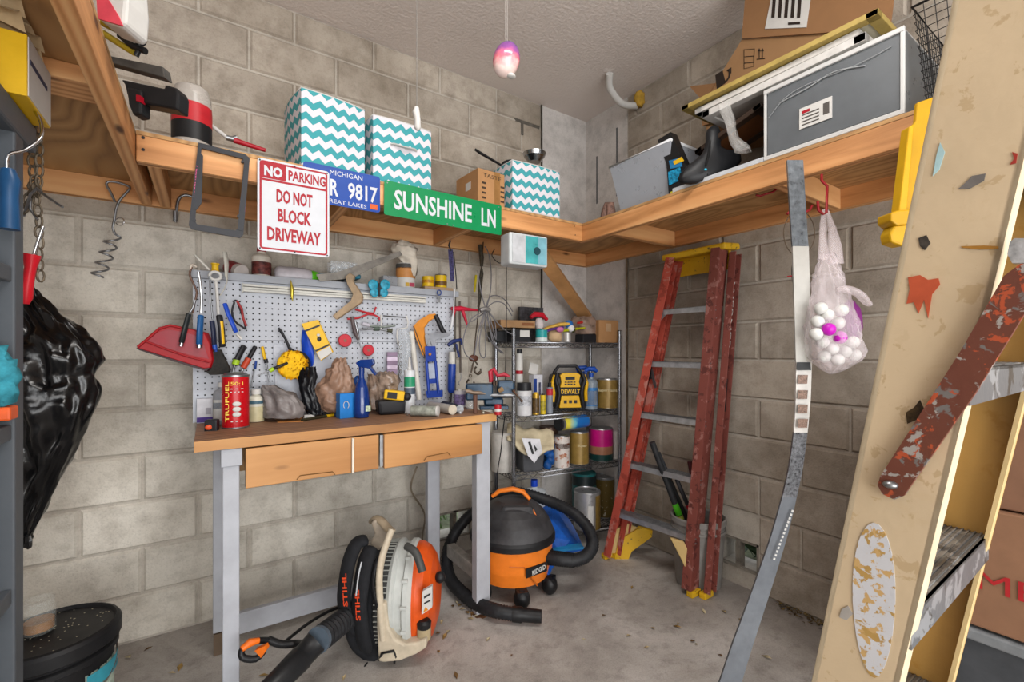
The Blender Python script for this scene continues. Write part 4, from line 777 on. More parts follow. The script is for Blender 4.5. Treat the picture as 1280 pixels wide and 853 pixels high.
# grocery bag with balls
t = thing('grocery_bag', 'translucent white plastic bag of balls hanging from a red hook', 'bag', D(1045, 268, 1.6))
PB2 = NT('thin_translucent_plastic'); PB2.col(lin('#e9dde0')); PB2.set(Roughness=.35, Alpha=.3); PB2.bump(PB2.noise(PB2.co((1, 1, .3)), 60, 3), .3, .01)
m = MB(); m.loft([(318, 1026, 1040), (340, 1021, 1049), (360, 1017, 1056), (380, 1013, 1062), (400, 1010, 1067), (420, 1009, 1073), (440, 1010, 1078), (452, 1016, 1072), (463, 1028, 1054), (467, 1036, 1044)], 1.6, PB2.m, .75, .018, 30, 44, folds=.004, seed=8); m.build('bag_body', t)
m = MB(); m.loft([(262, 1028, 1032), (280, 1025, 1033), (300, 1024, 1034), (325, 1022, 1036)], 1.6, PB2.m, .5, .01, 30, 16, seed=2); m.loft([(262, 1031, 1035), (280, 1034, 1043), (300, 1035, 1050), (330, 1034, 1054)], 1.61, PB2.m, .5, .01, 30, 16, seed=5); m.build('bag_handles', t)
m = MB(); m.tube(smooth([D(1046, 362, 1.55), D(1060, 362, 1.53), D(1074, 368, 1.52), D(1083, 378, 1.52), D(1088, 381, 1.52)], 3), [.012, .02, .024, .026, .026, .026, .026, .026, .024, .022, .02, .016, .01], PB2.m, 12, flat=.5); m.build('tied_end', t)
BW = mt('#dcdcd8', .35, n=.05); BM = mt('#c81cbc', .35); bp = [(1022, 402, 1), (1036, 412, 0), (1050, 422, 0), (1028, 428, 1), (1062, 404, 2), (1020, 418, 1), (1040, 436, 1), (1056, 440, 1), (1030, 446, 1), (1066, 428, 1), (1048, 404, 1), (1034, 394, 1), (1047, 450, 1), (1026, 386, 1), (1068, 444, 1), (1052, 388, 1)]
for i, (x, y, k) in enumerate(bp):
    p = D(x, y, 1.6+(.03 if k == 2 else random.uniform(-.045, -.0))); m = MB()
    if k == 2: m.ball(p, .055, mt('#7d2b78', .5), 14, (.7, .7, 1.4), lump=.2); one(m, 'purple_cloth', 'purple cloth showing through the hanging plastic bag', 'cloth', p); continue
    p = p if k else D(x, y, 1.545); m.ball(p, .0215 if k else .022, BW if k else BM, 14)
    one(m, 'ball', 'white golf ball inside the hanging plastic bag' if k else 'magenta ball inside the hanging plastic bag', 'ball', p, 'white balls in the bag' if k else 'magenta balls in the bag')
# ---------------- orange stepladder ----------------
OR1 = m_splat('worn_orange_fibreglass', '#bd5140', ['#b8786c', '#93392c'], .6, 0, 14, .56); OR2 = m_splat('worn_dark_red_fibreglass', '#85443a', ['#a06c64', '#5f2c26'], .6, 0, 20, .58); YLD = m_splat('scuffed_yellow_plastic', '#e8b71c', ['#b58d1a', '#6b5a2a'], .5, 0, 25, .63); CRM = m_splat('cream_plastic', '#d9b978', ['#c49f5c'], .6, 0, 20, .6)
lad = thing('stepladder', 'folded orange fibreglass stepladder with yellow top leaning against the right wall', 'ladder', (2.05, 1.7, 0))
LB, LT = Vector((2.03, 1.985, .0)), Vector((2.25, 1.695, 1.80)); RB_, RT_ = Vector((2.085, 1.43, .0)), Vector((2.25, 1.365, 1.80))
L2B, L2T = Vector((2.085, 1.955, .0)), Vector((2.30, 1.705, 1.78)); R2B, R2T = Vector((2.125, 1.385, .0)), Vector((2.305, 1.352, 1.78))
ln = (RB_-LB).normalized(); 
def crail(name, B, T_, w, dp, mat, side):
    """C-channel rail: web facing sideways, two flanges"""
    m = MB(); a = (T_-B).normalized(); x = (ln-a*ln.dot(a)).normalized(); y = a.cross(x).normalized(); 
    if y.x > 0: y = -y
    m.bar(B+a*.03, T_, .005, dp, mat, up=y); f = x*side*w/2
    m.bar(B+a*.03+y*dp/2+f, T_+y*dp/2+f, w, .005, mat, up=y); m.bar(B+a*.03-y*dp/2+f, T_-y*dp/2+f, w, .005, mat, up=y)
    return m.build(name, lad, bev=.001)
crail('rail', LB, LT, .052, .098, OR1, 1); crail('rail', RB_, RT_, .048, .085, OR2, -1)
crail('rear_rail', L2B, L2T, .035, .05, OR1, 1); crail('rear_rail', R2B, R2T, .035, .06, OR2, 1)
def onr(B, T_, z): q = (z-B.z)/(T_.z-B.z); return B+(T_-B)*q
for z in (.30, .60, .90, 1.20, 1.50):
    a, b = onr(LB, LT, z), onr(RB_, RT_, z); m = MB(); u = (b-a).normalized(); n2 = UP.cross(u).normalized(); n2 = n2 if n2.x > 0 else -n2
    m.bar(a, b, .078, .004, GALV, up=UP); m.bar(a-n2*.037-UP*.013, b-n2*.037-UP*.013, .004, .028, GALV, up=UP); m.bar(a+n2*.037-UP*.01, b+n2*.037-UP*.01, .004, .02, GALV, up=UP)
    for k in range(6): m.bar(a+n2*(-.03+k*.012)+UP*.003, b+n2*(-.03+k*.012)+UP*.003, .003, .002, STEEL, up=UP)
    m.build('step', lad)
    for e, s in ((a, 1), (b, -1)):
        m = MB()
        for g in (-.012, .012): m.cyl(e-n2*.042+u*s*(-.002)+UP*(g-.012), e-n2*.034+u*s*(-.002)+UP*(g-.012), .004, STEEL, 8)
        m.build('rivet_pair', lad)['kind'] = 'stuff'
a, b = onr(LB, LT, 1.50), onr(RB_, RT_, 1.5)
for e, s in ((a, 1), (b, -1)): m = MB(); m.bar(e-Vector((.03, 0, .07)), e-Vector((.03, 0, .01))+ln*s*.07, .003, .018, GALV); m.build('step_brace', lad)
m = MB(); c1, c2 = onr(LB, LT, 1.80), onr(RB_, RT_, 1.80); mid = (c1+c2)/2+Vector((.03, 0, .015)); u = (c2-c1).normalized(); ang = math.atan2(u.y, u.x)
m.box(mid, ((c2-c1).length+.06, .15, .035), YLD, Matrix.Rotation(ang, 4, 'Z') @ Matrix.Rotation(.1, 4, 'X')); m.build('top_cap', lad, bev=.01)
m = MB(); m.box(mid+Vector((.03, 0, -.06)), ((c2-c1).length-.0, .008, .11), YLD, Matrix.Rotation(ang, 4, 'Z')); m.build('cap_skirt', lad, bev=.003)
# feet braces
def poly_on(B, T_, pl, mat, name, t=.006):
    m = MB(); m.pix(pl, 0, t, mat, plane=lambda x, y: D(x, y, dep(onr(B, T_, .1)))); return m.build(name, lad, bev=.002)
poly_on(LB, LT, [(767, 664), (785, 655), (798, 661), (775, 680), (768, 696), (759, 696)], CRM, 'foot_brace', .02)
poly_on(L2B+Vector((-.04, 0, 0)), L2T, [(774, 676), (800, 660), (816, 664), (815, 672), (790, 690), (779, 716), (766, 709)], YLD, 'foot_brace', .03)
poly_on(RB_, RT_, [(838, 673), (855, 678), (869, 706), (870, 742), (866, 742), (862, 722), (852, 700)], CRM, 'foot_brace', .02)
for P0 in (LB, RB_, L2B, R2B): m = MB(); m.box(P0+Vector((0, 0, .016)), (.075, .035, .03), YLD, Matrix.Rotation(0, 4, 'Z')); m.build('rubber_foot', lad, bev=.003)
a = onr(R2B, R2T, 1.35)-Vector((.028, .016, 0)); m = MB(); m.text('WERNER', frm(onr(R2B, R2T, 1.45)-Vector((.0, .019, 0)), (R2B-R2T), (1, 0, .1)), .36, .028, mt('#c9c4bd', .5)); m.build('lettering', lad)
m = MB(); q = onr(R2B, R2T, .95)-Vector((0, .018, 0)); m.bar(q, onr(R2B, R2T, 1.12)-Vector((0, .018, 0)), .002, .03, BLACK, up=Vector((1, 0, 0))); m.build('warning_sticker', lad)
m = MB(); a = onr(LB, LT, 1.18)-Vector((.01, .01, 0)); m.bar(a+Vector((0, -.012, .08)), a+Vector((0, -.012, -.08)), .004, .02, DARK); m.bar(a+Vector((0, -.018, -.02)), a+Vector((0, -.05, -.13)), .004, .018, STEEL); m.build('spreader', lad)
# bucket and tools behind it
Bk = Zp(868, 716, 0)+Vector((.17, .13, 0)); Bk = Vector((2.225, 1.50, 0))
t = thing('utility_bucket', 'grey plastic bucket of long tools behind the orange stepladder', 'bucket', Bk); GB = mt('#8f8c88', .5, n=.1)
m = MB(); m.lathe(Bk, [(0, .002), (.115, .002), (.135, .3), (.142, .3), (.142, .312), (.135, .312), (.135, .34), (.143, .34), (.143, .365), (.135, .37), (.128, .36), (.108, .01), (0, .01)], GB, 32); m.build('pail', t)
def stick(name, label, cat, a, b, r, mat, bands=()):
    t = thing(name, label, cat, b); m = MB(); m.tube([a, b], r, mat, 10); m.build('shaft', t)
    for q0, q1, mm in bands: m = MB(); m.tube([a+(b-a)*q0, a+(b-a)*q1], r*1.08, mm, 10); m.build('tape_band', t)
def sk(x0, y0, x1, y1, d): return D(x0, y0, d+.0), D(x1, y1, d)
a, b = sk(815, 553, 853, 655, 2.52); stick('taped_tube', 'dark tube with bright green tape band in the bucket behind the stepladder', 'tube', a, b+(b-a)*.5, .017, DARK, ((.5, .59, mt('#55c428', .4)), (.6, .63, mt('#c8d060', .5))))
a, b = sk(823, 566, 862, 657, 2.55); stick('pole', 'plain dark pole beside the green-taped tube in the bucket', 'pole', a, b+(b-a)*.4, .012, mt('#333539', .5))
a, b = sk(846, 600, 872, 660, 2.46); stick('pole', 'dark pole with a small red band in the bucket', 'pole', a, b+(b-a)*.3, .012, mt('#2c2b2f', .5), ((.4, .46, SR),))
a, b = sk(862, 577, 878, 660, 2.44); stick('level_bar', 'dark red flat bar standing in the bucket behind the ladder rail', 'bar', a, b+(b-a)*.3, .013, mt('#4a1d22', .5))
# ---------------- big tan stepladder, near right ----------------
C2W = lambda X, Z, z: RV*X+FW*Z+UP*z
TAN = m_splat('worn_tan_fibreglass', '#d6bf9c', ['#cdb693', '#bfa680'], .6, 0, 26, .6); TAN2 = m_splat('tan_fibreglass_inside', '#c2974f', ['#b5883f'], .55, 0, 8, .6)
big = thing('stepladder', 'large tan fibreglass stepladder with rusty brace in the right foreground', 'ladder', C2W(.55, .75, 0))
wv = Vector((.572, -.821)); lv = Vector((.821, .572)); A0 = Vector((.487, .55)); ZR = .9356
def base(z): A = A0+wv*(.0842/.502)*(z-ZR); return A
def nr(z, u, l): A = base(z)+wv*u+lv*l; return C2W(A.x, A.y, z)   # u along depth of the ladder, l across
def rail(name, l0, s, mat, matf, th=.005, W=.088):
    z0, z1 = .02, 2.2; m = MB(); 
    def slab(u0, u1, la, lb, mm):
        v = [nr(z, u, l) for z in (z0, z1) for u, l in ((u0, la), (u1, la), (u1, lb), (u0, lb))]
        m.add(v, [(0, 1, 2, 3), (7, 6, 5, 4), (0, 4, 5, 1), (1, 5, 6, 2), (2, 6, 7, 3), (3, 7, 4, 0)], mm)
    slab(-W, 0, l0, l0+s*th, mat); slab(-.006, 0, l0, l0+s*.032, matf); slab(-W, -W+.006, l0, l0+s*.032, matf)
    return m.build(name, big)
LW = .44
rail('rail', 0, 1, TAN, mt('#e2cfae', .5, n=.08)); rail('rail', LW, -1, TAN2, mt('#dcc08a', .5, n=.08))
AL = m_splat('dirty_aluminium', '#8c8f94', ['#5f5a55', '#b4b7bc'], .4, .7, 12, .55); ALT = m_splat('ribbed_step_top', '#6d665e', ['#54504c', '#8b847a'], .6, .3, 12, .55)
for z in (ZR-.61, ZR-.305, ZR, ZR+.305, ZR+.61, ZR+.915):
    m = MB(); zz = z
    def q8(u0, u1, za, zb, mm):
        v = [nr(zz, u, l)+UP*dz for dz in (za, zb) for u, l in ((u0, .006), (u1, .006), (u1, LW-.006), (u0, LW-.006))]; m.add(v, [(3, 2, 1, 0), (4, 5, 6, 7), (0, 1, 5, 4), (1, 2, 6, 5), (2, 3, 7, 6), (3, 0, 4, 7)], mm)
    q8(-.082, -.004, -.004, 0, ALT); q8(-.008, -.004, -.042, 0, AL); q8(-.082, -.078, -.03, 0, AL)
    for k in range(9): q8(-.078+k*.008, -.0755+k*.008, 0, .0022, AL if k % 3 else ALT)
    m.build('step', big)
# brace (rusty), its bracket, rivets, decals
def nf(px, py, off=0):
    """point on the near rail's outer web seen at a pixel; off = distance out of the web"""
    r = ray(px, py); rx, rz = r.dot(RV), r.dot(FW); d = .5
    for _ in range(30):
        z = CAMZ+(440-py)/F*d; A = base(z)-lv*off; nx = lv; d = (A.dot(nx))/(Vector((rx, rz)).dot(nx))
    return CAM+r*d
RST = m_splat('rusty_painted_steel', '#74402f', ['#77726f', '#a9a39d', '#b9532f'], .6, .3, 34, .58)
def onweb(pl, off, t, mat, name):
    m = MB(); P = [nf(x, y, off) for x, y in pl]; n = len(P); o = (RV*lv.x+FW*lv.y)*t; ar = sum(pl[i][0]*pl[(i+1) % n][1]-pl[(i+1) % n][0]*pl[i][1] for i in range(n))
    if ar > 0: P = P[::-1]
    m.add(P+[p+o for p in P], [tuple(range(n)), tuple(range(n, 2*n))[::-1]]+[(i, n+i, n+(i+1) % n, (i+1) % n) for i in range(n)], mat); return m.build(name, big)
onweb([(1275, 330), (1310, 330), (1310, 345), (1220, 490), (1135, 612), (1130, 620), (1118, 625), (1103, 618), (1097, 607), (1100, 596), (1200, 440), (1255, 345)], .012, .007, RST, 'brace')
onweb([(1262, 303), (1268, 298), (1310, 298), (1310, 330), (1265, 329), (1259, 318)], .008, .01, mt('#c5c8cb', .35, .6, .3, 60), 'bracket')
m = MB(); p = nf(1113, 606, .013); m.ball(p, .008, STEEL, 12, (1, 1, .6)); m.build('pivot_rivet', big)
m = MB(); p = nf(1224, 537, -(LW-.012)) if False else nr(1.20, -.055, LW-.007); p = D(1224, 537, .83); m.cyl(p, p-(RV*lv.x+FW*lv.y)*.006, .011, STEEL, 12); m.build('rail_rivet', big)
ov = [(1100+28*math.cos(a)*(1+.12*math.sin(a))+7*-math.sin(a), 752-(98 if math.sin(a) > 0 else 96)*math.sin(a)) for a in [i*math.pi/14 for i in range(28)]]
ov = [(1060+ (x-1072)*.95+ (850-y)*.06, y) for x, y in ov]
WORN = m_splat('worn_white_decal', '#d5d6da', ['#b5914f', '#c9a469'], .5, 0, 55, .56)
onweb(ov, .0012, .001, WORN, 'worn_oval_decal')
onweb([(1135, 347), (1150, 344), (1160, 350), (1173, 348), (1175, 356), (1165, 368), (1160, 398), (1155, 375), (1148, 392), (1142, 378), (1133, 380), (1137, 362)], .0012, .001, mt('#c85a38', .6, n=.2), 'paint_splash')
onweb([(1203, 232), (1215, 220), (1232, 217), (1230, 226), (1212, 236), (1198, 236)], .0012, .001, mt('#7f7a76', .6, n=.2), 'paint_splash')
onweb([(1142, 510), (1150, 500), (1155, 512), (1146, 525), (1134, 530), (1132, 516)], .0012, .001, mt('#4c3a1e', .6, n=.5, sc=120), 'paint_splash')
onweb([(1148, 298), (1158, 294), (1163, 304), (1156, 313), (1150, 308)], .0012, .001, mt('#4d453e', .6, n=.5, sc=120), 'paint_splash')
onweb([(1175, 178), (1181, 190), (1174, 212), (1166, 220), (1170, 196)], .0012, .001, mt('#b5d8dc', .5), 'sticker_scrap')
onweb([(1201, 308), (1230, 307), (1248, 308), (1248, 311), (1225, 312), (1203, 310)], .0012, .001, mt('#a8762e', .6), 'rust_streak')
onweb([(1052, 762), (1060, 758), (1066, 768), (1058, 776), (1049, 772)], .0012, .001, mt('#a8a39c', .6), 'paint_splash')
onweb([(1265, 190), (1272, 192), (1270, 204), (1262, 206), (1268, 198)], .0012, .001, mt('#b23a2e', .6), 'paint_splash')
# boxes and totes behind it
bx = thing('cardboard_box', 'brown moving carton with red lettering on the grey totes behind the tan ladder', 'box', (1.95, .25, .49))
m = MB(); m.bb((1.72, -.25, .52), (2.3, .48, .84), mt('#906a50', .8, n=.06)); m.build('carton_body', bx, bev=.004)
bx2 = thing('cardboard_box', 'plain brown carton stacked on the carton with red lettering', 'box', (1.95, .25, .845))
m = MB(); m.bb((1.74, -.25, .845), (2.3, .46, 1.12), mt('#84604a', .8, n=.06)); m.build('carton_body', bx2, bev=.004)
p = Xp(1249, 732, 1.717); m = MB(); m.text('MEDIUM', frm(p-Vector((0, .13, -.0)), (0, -1, 0), (0, 0, 1)), .34, .05, mt('#b3262a', .6)); m.build('lettering', bx)
for z, lab in ((.0, 'grey plastic tote on the floor at the bottom of the stack behind the tan ladder'), (.26, 'upper grey plastic tote with a pale lid under the moving cartons')):
    t = thing('storage_tote', lab, 'tote', (1.98, .12, z)); m = MB(); m.box((1.98, .1, z+.112), (.5, .72, .215), mt('#4c4f53', .5), None, (.94, .96)); m.build('tub', t, bev=.006)
    m = MB(); m.box((1.98, .1, z+.237), (.54, .78, .03), mt('#85898c', .5)); m.build('lid', t, bev=.005)
# ---------------- generic makers ----------------
def S(px, d): return px*d/F
def vessel(name, label, cat, B, r, h, mat, neck=None, cap=None, lab=None, txt=None, group=None, taper=1.0, body='body', n=24, extra=None):
    """round container standing at B; neck=(radius, height) cap=(radius, height, material) lab=[(z0,z1,material)...] as fractions of h; txt=(string, zfrac, width, height, material)"""
    B = Vector(B); t = thing(name, label, cat, B, group); sh = .12*h if neck else .012
    pr = [(0, .001), (r*.96*taper, .001), (r*taper, .004), (r, h-sh)]
    top = h
    if neck: pr += [(r*.85, h-sh*.45), (neck[0]*1.05, h), (neck[0], h), (neck[0], h+neck[1]), (0, h+neck[1])]; top = h+neck[1]
    else: pr += [(r, h-.003), (r*.985, h), (r*.93, h-.001), (r*.92, h-.005), (0, h-.005)]
    m = MB(); m.lathe(B, pr, mat, n); m.build(body, t)
    if cap: m = MB(); m.lathe(B+UP*(top-.002), [(0, 0), (cap[0], 0), (cap[0]*.96, cap[1]), (0, cap[1])], cap[2], n); m.build('cap', t)
    for z0, z1, lm in (lab or []):
        rr = lambda z: r*(taper+(1-taper)*z); m = MB(); m.lathe(B, [(rr(z0)+.0006, h*z0), (rr(z1)+.0006, h*z1)], lm, n); m.build('label', t)
    for q in ([txt] if txt and isinstance(txt[0], str) else (txt or [])):
        m = MB(); f = (-Vector((B.x, B.y, 0))).normalized(); X = UP.cross(f); o = B+f*(r+.002)+UP*(h*q[1])+X*(q[5] if len(q) > 5 else 0); m.text(q[0], frm(o, X, UP) if len(q) < 7 else frm(o, UP, -X), q[2], q[3], q[4], bold=.015); m.build('lettering', t)
    return t
def bp(px, py, z): return Zp(px, py, z)
def carton(name, label, cat, B, w, dp, h, mat, rot=0, faces=(), group=None, bev=.001):
    B = Vector(B); t = thing(name, label, cat, B, group); T = Matrix.Translation(B) @ Matrix.Rotation(rot, 4, 'Z'); m = MB(T); m.bb((-w/2, 0, 0), (w/2, dp, h), mat); m.build('carton_body', t, bev=bev)
    for nm, x0, x1, z0, z1, fm in faces: m = MB(T); m.bb((x0*w, -.0012, z0*h), (x1*w, 0, z1*h), fm); m.build(nm, t)
    t['_'] = 0; del t['_']; return t
def handle_tool(name, label, pl, y, hr, hm, shaft=None, sr=.003, smat=None, group=None, cat='tool', end=None, n=10):
    """tool hanging in the plane y: handle outline centre line pl, optional shaft line"""
    t = thing(name, label, cat, Yp(*pl[0], y), group)
    if hm: m = MB(); P = [Yp(a, b, y) for a, b in pl]; P = [P[0]+(P[0]-P[1]).normalized()*hr*.3]+P+[P[-1]+(P[-1]-P[-2]).normalized()*hr*.3]; k = len(P); m.tube(P, [hr*.55]+[hr]*(k-2)+[hr*.6], hm, n, flat=.7); m.build('handle', t)
    if shaft: m = MB(); m.tube([Yp(a, b, y) for a, b in shaft], sr, smat or STEEL, 8); m.build('shaft', t)
    if end: m = MB(); m.tube([Yp(a, b, y-.003) for a, b in end[0]], end[1], end[2], 8); m.build(end[3] if len(end) > 3 else 'end_cap', t)
    return t
BLK2 = mt('#232327', .45); NVY = mt('#1c3f8a', .4); LIM = mt('#a8cf2a', .4); LTB = mt('#3d8fd0', .4)
yb = 2.30
# ---------------- pegboard, left end ----------------
t = thing('dustpan', 'red dustpan hanging at the left edge of the pegboard', 'dustpan', Yp(240, 400, 2.26))
DR = mt('#a80f1a', .5, n=.05); DP = mt('#9c2432', .42, n=.1)
o_ = [(170, 435), (186, 419), (198, 409), (212, 406), (225, 409), (240, 412), (255, 416), (262, 430), (265, 450), (262, 460), (255, 461)]
i_ = [(184, 426), (196, 416), (210, 412), (222, 414), (240, 418), (252, 424), (261, 449), (230, 442), (208, 435)]
m = MB(); m.pix(o_, 0, .03, DR, plane=lambda a, b: Yp(a, b, 2.245)); m.build('pan_body', t, bev=.003)
m = MB(); m.pix(i_, 0, .001, DP, plane=lambda a, b: Yp(a, b, 2.2435)); m.build('inner_face', t)
m = MB(); m.tube([Yp(*q, 2.243) for q in [(183, 427), (208, 437), (235, 446), (262, 453)]], .004, DR, 8); m.tube([Yp(*q, 2.243) for q in [(172, 434), (188, 421), (199, 411), (213, 407), (226, 410)]], .005, DR, 8); m.build('raised_ridge', t)
m = MB(); m.pix([(170, 435), (255, 461), (262, 460), (258, 464), (236, 458), (174, 438)], 0, .034, mt('#3a2226', .5), plane=lambda a, b: Yp(a, b, 2.242)); m.build('lip_edge', t)
handle_tool('pliers', 'pliers with one long dark green-black grip hanging over the dustpan', [(236, 393), (232, 408), (227, 428)], 2.225, .011, mt('#23282a', .4), [(244, 375), (241, 385), (236, 393)], .004, end=([(227, 429), (226, 433)], .008, CHROME))
handle_tool('locking_pliers', 'silver pliers with blue grip hanging over the dustpan', [(251, 395), (250, 410), (249, 430)], 2.225, .013, mt('#1e5a94', .4), [(248, 340), (250, 352), (252, 375), (251, 392)], .005, CHROME, end=([(249, 431), (249, 435)], .011, CHROME))
handle_tool('putty_knife', 'steel tool with blue and black grip hanging left of the yellow-gripped scraper', [(265, 402), (267, 415), (268, 432)], 2.235, .011, mt('#232a44', .4), [(262, 345), (263, 370), (266, 400)], .003, end=([(268, 431), (269, 437)], .009, BLU))
handle_tool('scraper', 'scraper with yellow and black grip hanging from a white ring', [(274, 395), (277, 412), (278, 433)], 2.215, .014, BLK2, [(270, 352), (272, 375), (273, 393)], .006, WHT, end=([(276, 402), (277, 415), (278, 430)], .009, YEL, 'yellow_inlay'))
handle_tool('wire_stripper', 'bright blue gripped tool leaning right beside the yellow-gripped scraper', [(281, 380), (285, 392), (292, 408), (295, 415)], 2.22, .010, mt('#1f50c8', .4), [(296, 418), (302, 424)], .006, mt('#cfcdc8', .4))
m = MB(); m.tube(smooth([Yp(*q, 2.27) for q in [(293, 378), (290, 390), (294, 402), (303, 409), (307, 411), (304, 398), (299, 384), (296, 376), (292, 377)]], 3), .004, BLK2, 8)
t = thing('looped_lead', 'black and red looped cable hanging on the pegboard right of the grips', 'cable', Yp(297, 376, 2.27)); m.build('black_loop', t); m = MB(); m.tube([Yp(*q, 2.265) for q in [(296, 376), (302, 386), (304, 398), (308, 408)]], .005, mt('#a82a2a', .4), 8); m.build('red_lead', t)
t = thing('hand_brush', 'black fan-shaped hand brush below the dustpan corner', 'brush', Yp(270, 440, 2.26)); m = MB(); m.pix([(266, 438), (275, 437), (287, 462), (284, 468), (262, 469), (257, 465), (265, 455)], 0, .012, mt('#26231f', .7, n=.4, sc=80), plane=lambda a, b: Yp(a, b, 2.255)); m.build('bristles', t, bev=.002)
m = MB(); m.tube([Yp(269, 432, 2.26), Yp(270, 440, 2.258)], .006, BLU, 8); m.build('ferrule', t)
t = thing('bent_tool', 'bent grey steel tool hooked over the top left corner of the pegboard', 'tool', Yp(240, 333, 2.27))
m = MB(); m.tube(smooth([Yp(*q, 2.27) for q in [(240, 334), (237, 343), (242, 355), (246, 366), (243, 380), (241, 392)]], 3), .004, mt('#6d5347', .5, .5), 8); m.tube(smooth([Yp(*q, 2.27) for q in [(246, 334), (240, 331), (238, 336)]], 3), .005, mt('#d5c9ba', .4), 8); m.build('bent_arm', t)
m = MB(); m.tube([Yp(244, 319, 2.24), Yp(250, 326, 2.235), Yp(262, 338, 2.23)], [.006, .009, .008], mt('#cfccc4', .4), 8, flat=.6); m.build('cream_arm', t)
m = MB(); p = Yp(269, 345, 2.24); m.tube([p+Vector((.02*math.cos(a), 0, .017*math.sin(a))) for a in [i*.5236 for i in range(12)]], .006, WHT, 8, closed=True); t = thing('tape_roll', 'white ring hanging under the small yellow spool', 'ring', p); m.build('ring', t)
m = MB(); p = Yp(269, 334, 2.27); m.lathe(p-UP*.02, [(0, 0), (.015, 0), (.016, .004), (.013, .008), (.013, .028), (.016, .031), (.016, .035), (0, .035)], mt('#e5b81e', .4), 16); one(m, 'thread_spool', 'small yellow spool at the left end of the pegboard tray', 'spool', p-UP*.02)
m = MB(); P = [Yp(*q, 2.25) for q in [(281, 315), (283, 330), (283, 345), (284, 352), (280, 362), (275, 370)]]; m.tube(P, [.011, .012, .008, .003, .003, .003], mt('#c9c5bb', .4), 8, flat=.5); one(m, 'hook_scraper', 'cream handled hooked tool left of the lying white spray can', 'tool', Yp(280, 340, 2.25))
# ---------------- on the pegboard tray (z = 1.578) ----------------
TZ = 1.579; ty = 2.40
def tray(px, y=ty): p = Yp(px, 340, y); p.z = TZ; return p
p = Yp(292, 322, 2.36); a = tray(290, 2.36)+UP*.034; t = thing('spray_can', 'pale lying spray can with dark red label at the left of the tray', 'can', a-UP*.034)
q = a+Vector((-.02, .10, .03)); m = MB(); m.cyl(a+Vector((.035, -.02, 0)), a+Vector((-.03, .1, .045)), .032, mt('#c4bcb8', .35), 20); m.build('can_body', t); m = MB(); u0, u1 = a+Vector((.022, .003, .009)), a+Vector((-.005, .05, .028)); m.cyl(u0, u1, .0328, mt('#8e2a33', .4, n=.3, sc=60), 20); m.build('label', t)
t = vessel('chemical_jug', 'white plastic jug with a red cap behind the parking sign on the tray', 'jug', tray(327, 2.38), .04, .13, mt('#dcd6ca', .4), neck=(.018, .012), cap=(.02, .018, SR), lab=[(.25, .7, mt('#6c3430', .5, n=.5, sc=60))])
b = tray(343, 2.37)+UP*.042; t = thing('bottle', 'white bottle with lime green cap lying on the tray under the parking sign', 'bottle', b-UP*.042)
m = MB(); e = tray(389, 2.37)+UP*.042; u = (e-b); m.tube([b+u*k for k in (0, .04, .12, .8, .95, 1.0)], [.02, .034, .041, .041, .034, .03], mt('#cdc8cf', .35), 20); m.build('bottle_body', t); m = MB(); m.tube([e, e+u*.1, e+u*.3], [.032, .031, .02], mt('#5ec81e', .35), 20); m.build('cap', t)
p = tray(420, 2.38); t = thing('plastic_case', 'teal flat plastic case on the tray right of the parking sign', 'case', p); m = MB(Matrix.Translation(p+Vector((.01, 0, .055))) @ Matrix.Rotation(-.05, 4, 'Y')); m.box((0, 0, 0), (.2, .1, .022), mt('#1d6f86', .3)); m.build('case_body', t, bev=.006)
m = MB(); m.bb(p+Vector((-.08, -.03, 0)), p+Vector((-.02, .04, .043)), BLK2); m.build('case_foot', t); m = MB(); m.bb(p+Vector((.03, -.03, 0)), p+Vector((.08, .04, .04)), mt('#6a6f76', .4)); m.build('case_foot', t)
CLR = NT('clear_plastic'); CLR.set(Roughness=.12, Alpha=.28, Specular_IOR_Level=.8); CLR.col(lin('#cfd6dc')); CLR.bump(CLR.noise(CLR.co(), 40, 2), .5, .01)
q = p+Vector((.03, 0, .10)); m = MB(); m.box(q, (.13, .08, .06), CLR.m); 
for k in range(4): m.ball(q+Vector((-.045+k*.03, -.0, .01*(k % 2))), .014, CLR.m, 10)
m.bb(q+Vector((-.06, -.03, -.045)), q+Vector((.06, .03, -.028)), CLR.m); one(m, 'clamshell_pack', 'clear plastic clamshell packaging on top of the teal case', 'packaging', p+UP*.067, bev=.004)
t = thing('hand_saw', 'hand saw with long grey blade lying along the tray top', 'saw', tray(450, 2.30)); m = MB(); m.pix([(395, 343), (420, 341), (500, 314), (503, 319), (470, 333), (440, 348), (400, 352)], 0, .0025, mt('#7a746c', .45, .3, .3, 30), plane=lambda a, b: Yp(a, b, 2.29)); m.build('blade', t)
m = MB(); m.pix([(431, 346), (437, 341), (443, 345), (441, 352), (447, 360), (453, 370), (452, 378), (420, 400), (415, 395), (438, 376), (441, 368), (434, 356)], 0, .022, mt('#a38c70', .6, n=.2), plane=lambda a, b: Yp(a, b, 2.255)); one(m, 'wooden_bracket', 'worn wooden saw handle hooked over the lamp bar on the pegboard', 'handle', Yp(435, 370, 2.255), bev=.004)
m = MB(); m.bb(tray(486, 2.39)+Vector((-.04, -.03, 0)), tray(486, 2.39)+Vector((.04, .05, .085)), mt('#b9bcc2', .3, tr=.4)); one(m, 'plastic_tub', 'translucent grey small tub on the tray left of the orange labelled tub', 'tub', tray(486, 2.39), bev=.006)
p = tray(507, 2.37); t = vessel('compound_tub', 'white tub with orange label and a cloth over it on the tray', 'tub', p, .051, .155, WHT, lab=[(.5, .85, mt('#c98a4c', .5, n=.1)), (.82, .98, mt('#4a4744', .5))])
